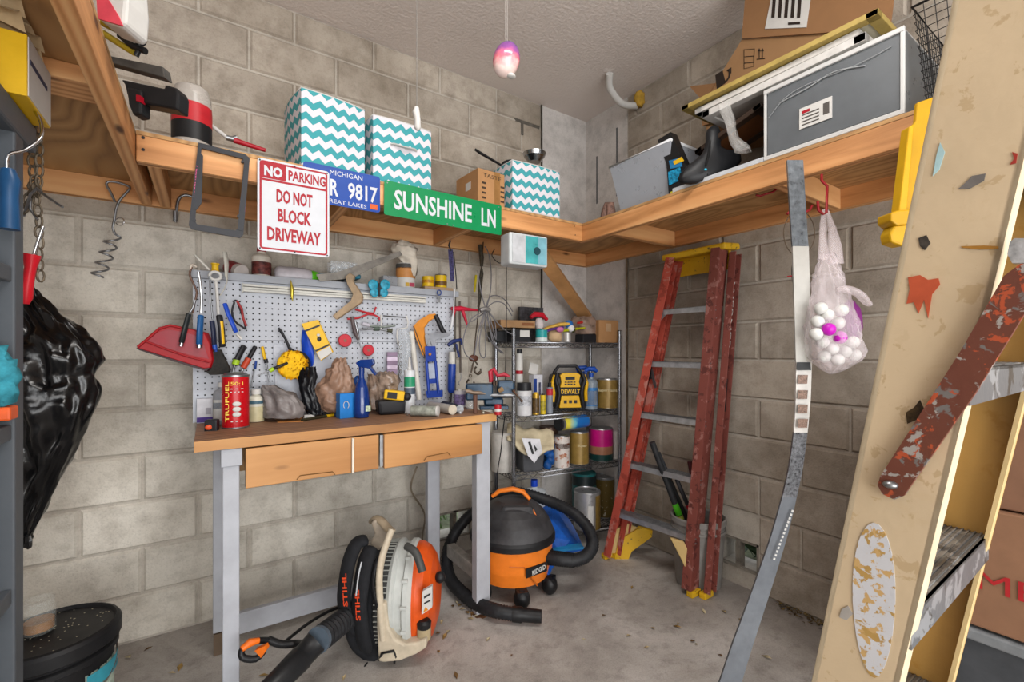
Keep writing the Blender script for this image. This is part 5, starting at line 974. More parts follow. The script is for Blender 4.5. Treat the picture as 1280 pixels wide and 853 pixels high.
m = MB(); m.bb(p+Vector((-.02, -.0535, .03)), p+Vector((.0, -.052, .05)), mt('#c9a23a', .5)); m.bb(p+Vector((.002, -.0535, .03)), p+Vector((.03, -.052, .05)), mt('#a83a52', .5)); m.build('label_squares', t)['kind'] = 'stuff'
m = MB(); m.loft([(301, 500, 508), (306, 492, 516), (313, 489, 520), (320, 492, 520), (326, 500, 521), (345, 515, 520)], dep(p)-.02, mt('#d9cfc0', .8), .6, .03, 20, 24, seed=4); one(m, 'rag', 'cream cloth draped over the orange labelled tub', 'cloth', p+UP*.156)
p = tray(545, 2.39); m = MB(); m.bb(p+Vector((-.085, -.04, 0)), p+Vector((.09, .04, .045)), mt('#b99c7c', .7)); one(m, 'wood_block', 'tan block on the tray carrying two yellow cans', 'block', p, bev=.003)
TIN = mt('#e6bd1a', .35, n=.06)
vessel('wood_filler_can', 'small yellow can, left of two on the tan block', 'can', p+Vector((-.048, 0, .0455)), .033, .058, TIN, lab=[(.35, .65, mt('#c98a20', .4, n=.3, sc=80))], cap=None)
vessel('wood_filler_can', 'small yellow can with metal rim, right of two on the tan block', 'can', p+Vector((.03, 0, .0455)), .034, .072, TIN, cap=(.035, .006, STEEL), lab=[(.15, .5, mt('#7a5626', .4, n=.3, sc=80))])
t = thing('butterfly_ornament', 'teal and blue butterfly clipped to the lamp bar', 'ornament', Yp(474, 360, 2.27))
for s in (-1, 1):
    m = MB()
    for (x, y, r) in ((7.5, -5, 6.2), (6, 5, 5.3)): c = Yp(474+s*x, 361+y, 2.27); m.ball(c, S(r, 2.4), mt('#2a9dbb', .4, n=.35, sc=60), 14, (1, .15, 1))
    m.build('wing', t)
m = MB(); m.tube([Yp(474, 354, 2.265), Yp(474, 371, 2.265)], .005, BLK2, 8); m.build('body', t)
m = MB(); m.tube([Yp(363, 350, 2.28), Yp(364, 354, 2.28), Yp(365, 362, 2.28), Yp(365, 372, 2.28), Yp(366, 377, 2.28)], [.001, .004, .009, .006, .001], mt('#b3a13c', .25, .7), 10); one(m, 'fishing_lure', 'small brass fishing lure hanging from the lamp bar', 'lure', Yp(364, 352, 2.28))
t = thing('key_ring', 'keys on a blue ring hanging at the right end of the tray', 'keys', Yp(549, 366, 2.30)); p = Yp(549, 366, 2.29); m = MB(); m.tube([p+Vector((.012*math.cos(a), 0, .014*math.sin(a))) for a in [i*.628 for i in range(10)]], .003, NVY, 8, closed=True); m.build('ring', t); m = MB(); m.bb(p+Vector((-.006, -.002, -.055)), p+Vector((.006, 0, -.016)), STEEL); m.build('key', t)
# ---------------- middle of the pegboard ----------------
handle_tool('screwdriver', 'black and lime gripped screwdriver leaning on the pegboard above the red fuel can', [(305, 433), (297, 448), (294, 456)], 2.30, .014, BLK2, [(293, 457), (291, 466)], .005, end=([(296, 450), (294, 456)], .0145, LIM, 'lime_band'))
handle_tool('screwdriver', 'black and red gripped screwdriver beside the lime one', [(319, 434), (311, 448), (305, 460)], 2.30, .014, BLK2, [(304, 461), (300, 470)], .005, end=([(311, 448), (304, 460)], .013, mt('#c8482c', .4), 'red_band'))
handle_tool('screwdriver', 'yellow gripped screwdriver hanging in the middle left of the pegboard', [(328, 434), (330, 444), (332, 451)], 2.31, .008, YEL, [(333, 453), (335, 468), (337, 478)], .003, end=([(332, 449), (333, 454)], .0085, BLK2, 'collar'))
handle_tool('screwdriver', 'thin blue gripped screwdriver between the red-banded and yellow ones', [(320, 452), (319, 461)], 2.31, .006, NVY, [(318, 462), (314, 485)], .0025)
t = thing('scrub_brush', 'black handled scrub brush with bright yellow bristles on the pegboard', 'brush', Yp(368, 450, 2.27))
m = MB(); m.tube([Yp(*q, 2.27) for q in [(348, 410), (351, 414), (357, 424), (362, 436), (370, 442)]], [.007, .011, .009, .012, .017], BLK2, 12, flat=.6); m.build('handle', t)
m = MB(); c = Yp(369, 456, 2.265); m.ball(c, .066, BLK2, 20, (1, .3, 1)); m.build('brush_head', t)
m = MB(); m.ball(Yp(365, 456, 2.246), .062, mt('#f7c210', .7, n=.12, sc=60, bump=.8), 26, (1, .32, 1), lump=.12, fr=9); m.build('bristle_base', t); m = MB(); rn = random.Random(5); c = Yp(365, 456, 2.243)
for i in range(60):
    a, r = rn.uniform(0, 6.28), .06*math.sqrt(rn.random()); q = c+Vector((r*math.cos(a), 0, r*math.sin(a)*1.0)); e = q+Vector((r*.15*math.cos(a), -.022, r*.15*math.sin(a))); s_ = Vector((.004, 0, 0)); m.add([q-s_, q+s_, e+s_*.7, e-s_*.7], [(0, 1, 2, 3)], mt('#efb40c', .6, n=.15)); m.add([q-UP*.004, q+UP*.004, e+UP*.003, e-UP*.003], [(0, 1, 2, 3)], mt('#efb40c', .6, n=.15))
m.build('bristles', t)['kind'] = 'stuff'
handle_tool('screwdriver', 'stubby black gripped screwdriver in front of the yellow bristles', [(359, 454), (350, 458), (342, 461)], 2.235, .011, BLK2, [(338, 463), (322, 470)], .003, end=([(342, 461), (337, 464)], .009, LIM, 'lime_band'))
t = thing('card_pack', 'yellow hang card package with white lower edge on the pegboard', 'package', Yp(395, 425, 2.29)); PK = lambda a, b: Yp(a, b, 2.275)
m = MB(); m.pix([(377, 405), (397, 400), (401, 408), (416, 440), (401, 451), (394, 438), (382, 415)], 0, .01, YEL, plane=PK); m.build('card', t)
m = MB(); m.pix([(396, 441), (412, 433), (415, 441), (401, 450)], 0, .001, LABW, plane=lambda a, b: Yp(a, b, 2.274)); m.build('white_panel', t); m = MB(); m.pix([(381, 413), (399, 406), (400, 408), (382, 415)], 0, .001, BLK2, plane=lambda a, b: Yp(a, b, 2.273)); m.pix([(394, 438), (411, 430), (412, 432), (395, 440)], 0, .001, BLK2, plane=lambda a, b: Yp(a, b, 2.273)); m.build('dark_stripes', t)['kind'] = 'stuff'
m = MB(); m.ball(Yp(399, 424, 2.273), .012, BLK2, 10, (.8, .2, 1)); m.ball(Yp(398, 419, 2.272), .008, WHT, 10, (1, .2, .8)); m.build('printed_picture', t)['kind'] = 'stuff'
m = MB(); m.loft([(413, 378, 384), (425, 377, 388), (440, 378, 392), (452, 381, 393), (458, 385, 391)], 2.13, mt('#1f4cc4', .4), .25, .008, 20, 20); one(m, 'blue_pouch', 'bright blue pouch tucked behind the yellow hang card', 'pouch', Yp(385, 436, 2.3))
SHT = NT('thin_clear_sheet'); SHT.col(lin('#c9ccd6')); SHT.set(Roughness=.3, Alpha=.5); m = MB(); m.pix([(342, 432), (350, 430), (420, 452), (412, 500), (345, 495)], 0, .0015, SHT.m, plane=lambda a, b: Yp(a, b, 2.318)); one(m, 'plastic_bag', 'flat clear plastic bag behind the yellow brush', 'bag', Yp(375, 460, 2.318))
m = MB(); m.loft([(459, 378, 394), (470, 374, 396), (485, 374, 393), (500, 378, 397), (512, 381, 401), (519, 385, 400)], 2.06, mt('#15161b', .3, n=.2, bump=.2), .35, .018, 24, 28, seed=7); one(m, 'black_pouch', 'folded glossy black bag standing behind the brown bag', 'bag', bp(390, 519, BZ+.001))
m = MB(); m.loft([(448, 423, 431), (456, 416, 434), (466, 410, 438), (478, 401, 442), (490, 392, 443), (500, 394, 440), (509, 400, 434), (515, 406, 426)], 2.11, mt('#9a7a66', .35, n=.2, bump=.1), .6, .03, 24, 40, seed=9, folds=.004); one(m, 'brown_plastic_bag', 'crumpled brown plastic grocery bag leaning on the pegboard', 'bag', bp(415, 516, BZ+.001))
m = MB(); m.loft([(482, 328, 340), (488, 328, 352), (495, 328, 368), (504, 329, 376), (513, 329, 380), (522, 331, 377)], 1.98, mt('#857e7c', .3, n=.2, bump=.1), .6, .022, 24, 36, seed=12, folds=.003); one(m, 'grey_plastic_bag', 'grey translucent plastic bag of hardware on the bench behind the orange paper', 'bag', bp(353, 523, BZ+.001))
def spool(px, py, r, label): c = Yp(px, py, 2.31); t = thing('tape_roll', label, 'tape roll', c); m = MB(); A = Matrix.Rotation(math.radians(90), 4, 'X'); m.lathe(c, [(0, 0), (r, 0), (r, .022), (r*.92, .024), (0, .024)], mt('#c01e30', .4), 24, A); m.build('roll', t); m = MB(); m.lathe(c, [(r*1.04, .002), (r*1.04, .02)], mt('#e5d8d8', .4), 24, A); m.lathe(c, [(0, .0245), (r*.25, .0245)], mt('#8a5a4a', .5), 12, A); m.build('core', t)
spool(430, 426, .031, 'red tape roll hanging at the right of the yellow hang card'); spool(459, 438, .028, 'red tape roll with white centre just right of the long-nose pliers')
RDM = mt('#b5202c', .35)
t = thing('snips', 'red handled cutter hanging high in the middle of the pegboard', 'cutter', Yp(460, 390, 2.3)); P = lambda a, b: Yp(a, b, 2.29)
m = MB(); m.tube([P(444, 387), P(458, 391), (P(467, 392)), P(470, 384)], .005, RDM, 8); m.build('grip', t); m = MB(); m.tube([P(434, 399), P(447, 398), P(460, 393), P(468, 394), P(474, 397), P(474, 402)], .005, RDM, 8); m.build('grip', t)
t = thing('long_nose_pliers', 'dark handled pliers hanging point down on the pegboard', 'pliers', P(442, 400)); m = MB(); m.tube([P(440, 396), P(441, 404), P(444, 416), P(448, 425)], [.012, .009, .011, .007], mt('#5c4f50', .4), 10); m.build('grip', t); m = MB(); m.tube([P(444, 402), P(447, 415), P(449, 428), P(451, 435)], [.006, .008, .004, .002], STEEL, 8); m.build('nose', t)
t = thing('trigger_clamp', 'grey metal clamp lying sideways across the middle of the pegboard', 'clamp', P(470, 410)); m = MB(); m.tube([P(455, 406), P(465, 408), P(480, 409), P(494, 407)], .006, mt('#7d8580', .4, .5), 8); m.tube([P(450, 412), P(470, 411), P(487, 414)], .005, STEEL, 8); m.build('bar', t); m = MB(); m.tube([P(453, 405), P(462, 407)], .009, mt('#c9c6d2', .3), 10); m.build('pale_grip', t); m = MB(); m.tube([P(467, 411), P(474, 411)], .012, mt('#4d5a50', .5), 10); m.tube([P(484, 413), P(490, 414)], .010, mt('#4b4a38', .5), 10); m.build('jaw', t)['kind'] = 'stuff'
t = thing('coping_saw', 'small saw with white bent frame hanging on the pegboard', 'saw', P(490, 397)); m = MB(); m.tube([P(479, 395), P(507, 397)], .003, mt('#4b4b4a', .5), 8); m.build('blade', t); m = MB(); m.tube([P(476, 394), P(477, 404), P(476, 412)], .004, WHT, 8); m.tube([P(508, 395), P(510, 403), P(509, 410), P(497, 412), P(496, 420), P(498, 432)], .004, WHT, 8); m.build('frame', t)['kind'] = 'stuff'
m = MB(); m.loft([(412, 500, 508), (424, 498, 514), (440, 497, 514), (455, 498, 513), (470, 500, 510)], 2.36, CLR.m, .4, .012, 24, 20); one(m, 'hardware_bag', 'clear plastic bag of small hardware on the pegboard left of the white pipe', 'bag', P(505, 410))
m = MB()
for i in range(9): c = P(498+(i % 2)*3, 430+i*5); link(m, c, RV if i % 2 else FW, UP, .006, .012, .0018)
one(m, 'small_chain', 'short light chain hanging beside the clear hardware bag', 'chain', P(499, 432))
t = thing('marker_pack', 'stack of small mauve packets hanging on the pegboard', 'packet', P(490, 442))
for i, (c_, z) in enumerate((('#8f7a92', 443), ('#d9c8de', 449), ('#8f7a92', 454), ('#d9c8de', 459), ('#b39ab8', 465))): m = MB(); q = P(490, z); m.box(q, (.052, .012, .022), mt(c_, .4)); m.build('packet', t)
m = MB(); m.tube([Yp(514, 415, 2.28), Yp(524, 500, 2.22)], .014, mt('#d8d4cc', .4), 14); one(m, 'pvc_pipe', 'white plastic pipe leaning on the pegboard beside the caulk tube', 'pipe', bp(524, 507, BZ))
p = bp(512, 517, BZ+.001); t = vessel('caulk_tube', 'standing caulk tube with green label and long nozzle', 'tube', p, .026, .21, mt('#d5d8dc', .3), lab=[(.62, .85, mt('#2f9a70', .4, n=.2)), (.45, .6, mt('#4a5868', .4))]); m = MB(); m.lathe(p+UP*.21, [(.012, 0), (.009, .01), (.003, .065), (0, .065)], WHT, 12); m.build('nozzle', t)
SAWO = mt('#d98a28', .45, n=.12); t = thing('orange_saw', 'orange framed bow hacksaw hanging on the pegboard', 'saw', P(535, 400)); PS = lambda a, b: Yp(a, b, 2.27)
m = MB(); m.pix([(516, 408), (524, 400), (536, 393), (544, 392), (546, 396), (536, 402), (530, 410), (531, 420), (536, 438), (533, 447), (528, 444), (520, 424)], 0, .016, SAWO, plane=PS); m.build('frame', t, bev=.003); m = MB(); m.tube([PS(544, 394), PS(548, 402), PS(553, 413), PS(556, 417)], .013, BLK2, 10); m.build('grip', t); m = MB(); m.tube([PS(517, 408), PS(531, 446)], .003, RUST, 6); m.build('blade', t)
m = MB(); m.pix([(531, 419), (566, 415), (560, 421), (545, 425), (543, 440), (536, 438), (532, 428)], 0, .004, mt('#8f9299', .35, .6), plane=lambda a, b: Yp(a, b, 2.255)); one(m, 'steel_square', 'grey steel square in front of the orange saw', 'square', Yp(548, 420, 2.255))
t = thing('caulking_gun', 'blue two-armed caulking frame hanging below the orange saw', 'caulking gun', P(538, 440)); PG = lambda a, b: Yp(a, b, 2.25); GB_ = mt('#1c3f9e', .35)
m = MB(); m.tube([PG(534, 432), PG(537, 424), PG(540, 432)], .0015, STEEL, 6); m.build('wire_loop', t); m = MB(); m.pix([(531, 433), (544, 433), (545, 452), (532, 453)], 0, .02, GB_, plane=PG); m.build('top_block', t, bev=.003)
for a, b in (((533, 452), (536, 492)), ((544, 451), (548, 492))): m = MB(); m.tube([PG(*a), PG(*b)], .008, GB_, 10); m.build('side_rail', t)
m = MB(); m.pix([(533, 474), (547, 473), (547, 479), (534, 480)], 0, .015, GB_, plane=PG); m.pix([(532, 489), (553, 488), (553, 496), (534, 498)], 0, .02, GB_, plane=PG); m.build('cross_plate', t)['kind'] = 'stuff'
m = MB(); m.pix([(535, 455), (543, 454), (544, 473), (536, 474)], 0, .006, mt('#a9b2c4', .5), plane=PG); m.build('centre_panel', t); m = MB(); m.ball(PG(537, 443)-Vector((0, .004, 0)), .008, mt('#d9923a', .4), 10); m.build('level_eye', t)
t = thing('grease_gun', 'blue grease gun with lever hanging at the right end of the pegboard', 'grease gun', P(565, 430)); PG = lambda a, b: Yp(a, b, 2.27)
m = MB(); m.tube([PG(565, 455), PG(564, 488), PG(564, 491)], [.022, .021, .015], mt('#20419a', .3), 16); m.build('barrel', t); m = MB(); m.tube([PG(565, 440), PG(565, 455)], .019, mt('#c5c3bd', .4), 14); m.build('collar', t); m = MB(); m.tube([PG(560, 432), PG(566, 427), PG(576, 425), PG(577, 431)], [.01, .012, .010, .007], mt('#1f2f66', .4), 10); m.tube([PG(570, 430), PG(574, 447)], .007, mt('#1f2f66', .4), 8); m.build('lever', t); m = MB(); m.tube([PG(564, 490), PG(563, 503)], .007, BLK2, 8); m.build('rod', t)
t = thing('bar_clamp', 'red spring clamp on a long dark bar right of the pegboard', 'clamp', Yp(575, 385, 2.3)); PG = lambda a, b: Yp(a, b, 2.30)
m = MB(); m.tube([PG(564, 386), PG(575, 386), PG(585, 387), PG(597, 388)], [.01, .016, .010, .006], mt('#c2203c', .4), 10); m.tube([PG(578, 388), PG(582, 400), PG(584, 407)], [.010, .008, .005], mt('#c2203c', .4), 10); m.tube([PG(568, 388), PG(566, 398)], [.01, .006], mt('#c2203c', .4), 10); m.build('red_jaw', t)['kind'] = 'stuff'; m = MB(); m.bar(PG(574.5, 377), PG(575.5, 466), .012, .008, mt('#4a3f38', .5, .4), up=FW); m.build('bar', t); m = MB(); m.tube(smooth([PG(576, 467), PG(576, 474), PG(573, 479), PG(575, 482)], 3), .0025, STEEL, 6); m.build('tip_hook', t)
m = MB(); m.tube([Yp(568, 361, 2.26), Yp(567, 390, 2.27), Yp(565, 404, 2.27), Yp(563, 412, 2.27)], [.004, .004, .009, .006], mt('#d3d4d8', .3), 8); one(m, 'steel_scriber', 'pale thin steel tool hanging in front of the red clamp', 'tool', Yp(568, 362, 2.26))
m = MB(); m.pix([(560, 312), (566, 312), (568, 352), (563, 352)], 0, .004, mt('#4a4672', .8, n=.5, sc=90), plane=lambda a, b: Yp(a, b, 2.34)); m.tube([Yp(563, 301, 2.34), Yp(561, 307, 2.34), Yp(564, 314, 2.34)], .005, DARK, 6); m.tube([Yp(567, 315, 2.34), Yp(570, 345, 2.34), Yp(571, 362, 2.32)], .003, DARK, 6); one(m, 'ratchet_strap', 'purple and black striped strap hanging from the shelf joist', 'strap', Yp(563, 302, 2.34))
t = thing('pruning_shears', 'dark olive tool with yellow edge hanging high between strap and cords', 'tool', Yp(602, 305, 2.4)); PG = lambda a, b: Yp(a, b, 2.42)
m = MB(); m.tube([PG(600, 306), PG(602, 322), PG(602, 333)], [.012, .014, .010], mt('#4a4234', .6, n=.4, sc=80), 10); m.build('top_strap', t); m = MB(); m.tube([PG(602, 336), PG(602, 342), PG(600, 360), PG(600, 372), PG(598, 384)], [.012, .022, .022, .018, .014], mt('#4c463a', .6, n=.5, sc=80), 12, flat=.5); m.build('body', t, sub=0); m = MB(); m.bar(PG(595, 344), PG(593, 365), .008, .012, mt('#c9b820', .4)); m.build('yellow_edge', t)
# pulley blocks and hooks
HKM = mt('#5e5246', .5, .7, .3, 60); t = thing('block_and_tackle', 'rusty pulley block with two hooks hanging right of the pegboard', 'pulley', Yp(590, 440, 2.34)); PG = lambda a, b: Yp(a, b, 2.32)
m = MB(); m.tube([PG(592, 444), Yp(598, 390, 2.4), Yp(604, 303, 2.5)], .004, HKM, 6); m.build('rope', t)
m = MB(); m.ball(PG(592, 448), .03, mt('#6b4030', .6, .3), 14, (1.05, .5, .7)); m.build('pulley', t)
def hook(m, cx, cy, r, d0): 
    c = PG(cx, cy); m.tube([c+RV*r*math.cos(a)*.85+UP*r*math.sin(a) for a in [math.radians(q) for q in range(110, 400, 20)]], [.006]*8+[.009]*4+[.005]*3, HKM, 8)
m = MB(); m.tube([PG(592, 452), PG(589, 466)], .005, HKM, 8); c = PG(588, 470); m.tube([c+RV*.008*math.cos(a)+UP*.008*math.sin(a) for a in [i*.785 for i in range(8)]], .003, HKM, 6, closed=True); hook(m, 588, 480, .026, 0); m.build('hook', t); m = MB(); m.tube([PG(594, 452), PG(597, 456)], .005, HKM, 8); hook(m, 597, 463, .021, 0); m.build('hook', t)
CBL = mt('#77757a', .45, n=.2); t = thing('wire_coil', 'bundle of grey electrical cord loops hanging over the vise', 'cord', Yp(606, 385, 2.25)); PG = lambda a, b, y=2.24: Yp(a, b, y); k = PG(607, 388)
loops = [[(607, 388), (588, 400), (579, 425), (582, 443), (592, 450)], [(606, 388), (598, 415), (593, 445)], [(607, 388), (600, 420), (600, 442), (606, 447), (607, 430), (607, 400)], [(608, 388), (606, 410), (612, 425), (625, 440), (628, 441), (620, 432), (612, 408), (609, 390)], [(608, 387), (622, 404), (634, 415), (641, 418)], [(608, 388), (618, 400), (620, 425), (616, 410), (611, 392)], [(606, 388), (612, 372), (622, 370), (632, 376), (641, 390)], [(608, 386), (618, 378), (630, 380), (640, 395)], [(608, 388), (600, 395), (590, 402), (588, 400)], [(606, 390), (611, 405), (617, 430), (630, 442)], [(607, 386), (602, 368), (598, 345), (597, 338)], [(608, 386), (613, 365), (614, 340), (611, 318), (606, 308)]]
for L in loops: m = MB(); y = 2.22+random.uniform(0, .05); m.tube(smooth([PG(a, b, y) for a, b in L], 4), .0032, CBL, 6); m.build('cord_loop', t)
m = MB(); m.tube([PG(600, 388, 2.22), PG(606, 386, 2.215), PG(612, 388, 2.22)], .013, mt('#8d8a88', .4, .5), 10); m.build('tie', t)
m = MB(); m.tube(smooth([Yp(635, 296, 2.30), Yp(633, 315, 2.28), Yp(633, 345, 2.25), Yp(633, 400, 2.2), Yp(632, 460, 2.2), Yp(631, 490, 2.2)], 4), .0028, BLK2, 6); m.tube(smooth([Yp(633, 326, 2.27), Yp(624, 329, 2.3), Yp(615, 320, 2.34), Yp(618, 312, 2.4)], 4), .0028, BLK2, 6); one(m, 'power_cable', 'thin black cable running down from the white and teal box', 'cable', Yp(634, 300, 2.3))
# white and teal box under the shelf
t = thing('irrigation_controller', 'white and teal rounded box hanging under the front board of the shelf', 'control box', D(665, 312, 2.33)); WB2 = mt('#cfd4d6', .35, n=.05)
T = Matrix.Translation(D(637, 329.5, 2.3)) @ Matrix.Rotation(-.06, 4, 'Z'); w_, h_ = .235, .163
m = MB(T); m.box((w_/2, .05, h_/2), (w_, .1, h_), WB2); m.build('housing', t, bev=.01); m = MB(T); m.bb((.095, -.002, .012), (w_-.008, .002, h_-.01), mt('#4aa8ab', .3, n=.2, sc=12)); m.build('teal_door', t); m = MB(T); m.bb((.17, -.004, .012), (w_-.01, -.002, h_-.012), mt('#7fb5c4', .3, n=.15, sc=12)); m.build('pale_window', t)
m = MB(T); m.bb((.016, -.003, .012), (.09, 0, h_-.01), mt('#c6c8cc', .4)); m.build('white_door', t); m = MB(T); m.lathe((.165, -.003, .08), [(0, 0), (.021, 0), (.021, .002), (0, .002)], mt('#1f4a52', .4), 20, Matrix.Rotation(math.radians(90), 4, 'X')); m.build('dark_knob', t)
# ---------------- on the bench ----------------
z0 = BZ+.0008
p = bp(256, 529, z0); carton('medicine_box', 'small white and purple box standing at the left end of the bench', 'box', p, S(17, 1.87), .04, S(31, 1.87), mt('#dad8de', .5), -.1, [('purple_band', -.5, .5, .03, .24, mt('#4a2a8a', .5)), ('printed_seal', .05, .4, .35, .62, mt('#a8a4ac', .5))])
p = bp(262, 524, z0)+FW*.05; carton('medicine_box', 'taller white box behind the purple-banded box on the bench', 'box', p, S(22, 1.95), .03, S(55, 1.98), mt('#dcd6dc', .5), .05, [('mauve_band', -.5, .5, .02, .15, mt('#b8a8c8', .5)), ('red_print', .1, .45, .78, .86, mt('#a83a52', .5))])
p = bp(273, 531, z0)+FW*.02; t = vessel('spray_bottle', 'grey bottle with white and blue label behind the red fuel can', 'bottle', p, S(9, 1.88), S(44, 1.88), mt('#9a9ca2', .35), neck=(.011, .01), cap=(.013, .018, WHT), lab=[(.12, .7, LABW), (.45, .62, mt('#2f7fc4', .4))])
p = bp(265, 538, z0); t = thing('plastic_clip', 'small black plastic clip with an orange face at the front left bench corner', 'clip', p); m = MB(Matrix.Translation(p+UP*.016) @ Matrix.Rotation(-.3, 4, 'Z')); m.box((0, 0, 0), (.042, .035, .05), BLK2, None, (1, 1)); m.build('body', t, bev=.004); m = MB(); m.ball(p+UP*.014-FW*.018, .013, mt('#f0592a', .4), 12, (1, .4, .8)); m.build('orange_face', t)
p = bp(294.5, 534, z0); R_ = S(15, 1.8); H_ = S(64, 1.81); YLW = mt('#e8c22a', .4)
t = vessel('fuel_can', 'tall red engine fuel can on the left of the bench', 'can', p, R_, H_, mt('#c3111c', .28, n=.04), lab=[], txt=[('50:1', .86, .042, .014, mt('#e8b92a', .4), .004), ('TRUFUEL', .52, .155, .012, YLW, -.028, 1), ('- - -', .76, .044, .003, LABW, .004), ('- - - -', .70, .044, .003, LABW, .004), ('- - -', .14, .04, .004, LABW, .004)])
m = MB(); m.lathe(p+UP*(H_-.004), [(R_, 0), (R_*1.03, .002), (R_*1.03, .008), (R_*.9, .009), (R_*.75, .016), (R_*.3, .018), (0, .018)], STEEL, 24); m.lathe(p, [(R_*1.02, 0), (R_*1.02, .005)], STEEL, 24); m.build('steel_rim', t)['kind'] = 'stuff'
f_ = (-Vector((p.x, p.y, 0))).normalized(); X_ = UP.cross(f_)
for k, zz in enumerate((.47, .37, .27)): m = MB(); c = p+f_*(R_+.0005)+UP*H_*zz+X_*.004; m.ball(c, .015, LABW, 12, (1, .2, .65), R=Matrix.Rotation(math.atan2(X_.y, X_.x), 4, 'Z')); m.build('printed_swirl', t)
p = bp(320, 527, z0); vessel('glue_bottle', 'short white bottle with white cap right of the red fuel can', 'bottle', p, S(9, 1.96), S(33, 1.96), mt('#e0dccb', .35), neck=(.014, .006), cap=(.02, .02, WHT), lab=[(.02, .58, mt('#d5cba2', .4)), (.68, .8, mt('#4a6a7a', .5))])
m = MB(); m.pix([(343, 521), (376, 518), (379, 527), (347, 528)], 0, .002, mt('#d8904a', .6), plane=lambda a, b: Zp(a, b, z0+.001), off=-UP); one(m, 'paper_strip', 'orange folded paper strip near the bench front edge', 'paper', bp(360, 525, z0))
p = bp(386, 523, z0); m = MB(); m.box(p+UP*.008, (.045, .025, .016), WHT, .1); one(m, 'eraser', 'small white block on the bench right of the orange paper', 'block', p, bev=.003)
t = thing('marker_pen', 'long black and yellow marker lying on the bench', 'pen', bp(400, 524, z0)); m = MB(); m.tube([bp(377, 527, z0)+UP*.006, bp(408, 522, z0)+UP*.006], .006, mt('#3a3624', .4), 10); m.build('barrel', t); m = MB(); m.tube([bp(408, 522, z0)+UP*.006, bp(425, 519, z0)+UP*.006], .0065, YEL, 10); m.build('yellow_cap', t)
m = MB(); m.tube([bp(403, 520.5, z0)+UP*.008, bp(421, 519, z0)+UP*.008], .008, BLK2, 10); one(m, 'marker_pen', 'short black pen behind the black and yellow marker', 'pen', bp(412, 520, z0))
p = bp(434, 523, z0); t = carton('light_bulb_box', 'light blue light bulb box beside the blue spray bottle', 'box', p, S(18, 2.05), .05, S(31, 2.05), mt('#1f7fd0', .4, n=.05), .12)
m = MB(); q = p+(-FW)*.012+UP*.06; u = (RV).normalized(); m.tube([q+u*.012*math.cos(a)+UP*.017*math.sin(a)-FW*.0 for a in [math.radians(k) for k in range(-50, 235, 20)]], .0016, LABW, 6); m.build('printed_bulb', t)
p = bp(424, 522, z0)+FW*.02; carton('light_bulb_box', 'dark blue box behind the light blue bulb box', 'box', p+RV*.002, S(10, 2.05), .05, S(28, 2.05), mt('#1f4a9a', .4), .12)
p = bp(452, 522, z0); t = thing('spray_bottle', 'glossy blue spray bottle standing in the middle of the bench', 'spray bottle', p); NB = mt('#10357e', .15, n=.05); d_ = dep(p); m = MB(); m.lathe(p, [(0, .001), (S(8.5, d_), .002), (S(9.5, d_), .02), (S(9.5, d_), S(25, d_)), (S(7.5, d_), S(38, d_)), (S(3.4, d_), S(49, d_)), (S(3.2, d_), S(56, d_)), (0, S(56, d_))], NB, 24); m.build('bottle_body', t)
m = MB(); q = p+UP*S(56, d_); m.cyl(q, q+UP*.03, .013, NB, 14); m.build('collar', t); m = MB(); m.pix([(450, 450), (466, 449), (467, 455), (463, 459), (470, 468), (468, 470), (461, 461), (455, 460), (448, 459), (444, 454)], d_-.02, .03, NB); m.build('trigger_head', t, bev=.003)
m = MB(); m.bb(p+Vector((.008, -.036, .03)), p+Vector((.03, -.033, .055)), mt('#c8d8b8', .4, n=.3, sc=90)); m.build('label', t)
m = MB(); q = p+RV*(-.035)+UP*.16+FW*.05; m.ball(q, .018, mt('#1c4f9c', .2), 12, (1, 1, 1.7)); m.cyl(q-UP*.16, q-UP*.02, .012, mt('#1c4f9c', .2), 10); one(m, 'marker_bottle', 'slim dark blue bottle half hidden behind the blue spray bottle', 'bottle', q-UP*.16)
m = MB(); m.loft([(465, 474, 490), (470, 470, 497), (478, 469, 500), (487, 471, 497), (498, 476, 492), (512, 476, 492)], 2.22, mt('#9b8676', .2, n=.4, sc=30), .7, .02, 30, 30, seed=21); one(m, 'hardware_bag', 'bulging brown bag of hardware behind the yellow meter', 'bag', bp(485, 512, z0))
m = MB(); m.loft([(468, 460, 468), (480, 459, 474), (495, 460, 474), (512, 462, 474)], 2.2, mt('#8f7868', .3, n=.4, sc=30), .7, .014, 30, 24, seed=22); one(m, 'hardware_bag', 'smaller tan bag between the spray bottle and the yellow meter', 'bag', bp(466, 512, z0))
t = thing('battery_charger', 'black curved battery charger on the bench under the yellow meter', 'charger', bp(485, 519, z0)); p = bp(486, 519, z0); m = MB(Matrix.Translation(p+FW*.05) @ Matrix.Rotation(-.1, 4, 'Z')); m.box((0, 0, .035), (S(40, 2.15), .1, .068), BLK2, None, (.9, .9)); m.build('housing', t, bev=.014); m = MB(); m.bar(bp(465, 500, z0)+UP*.0+UP*.03, bp(474, 500, z0)+UP*.03, .01, .006, mt('#9a9a2a', .4)); m.build('lime_stripe', t)
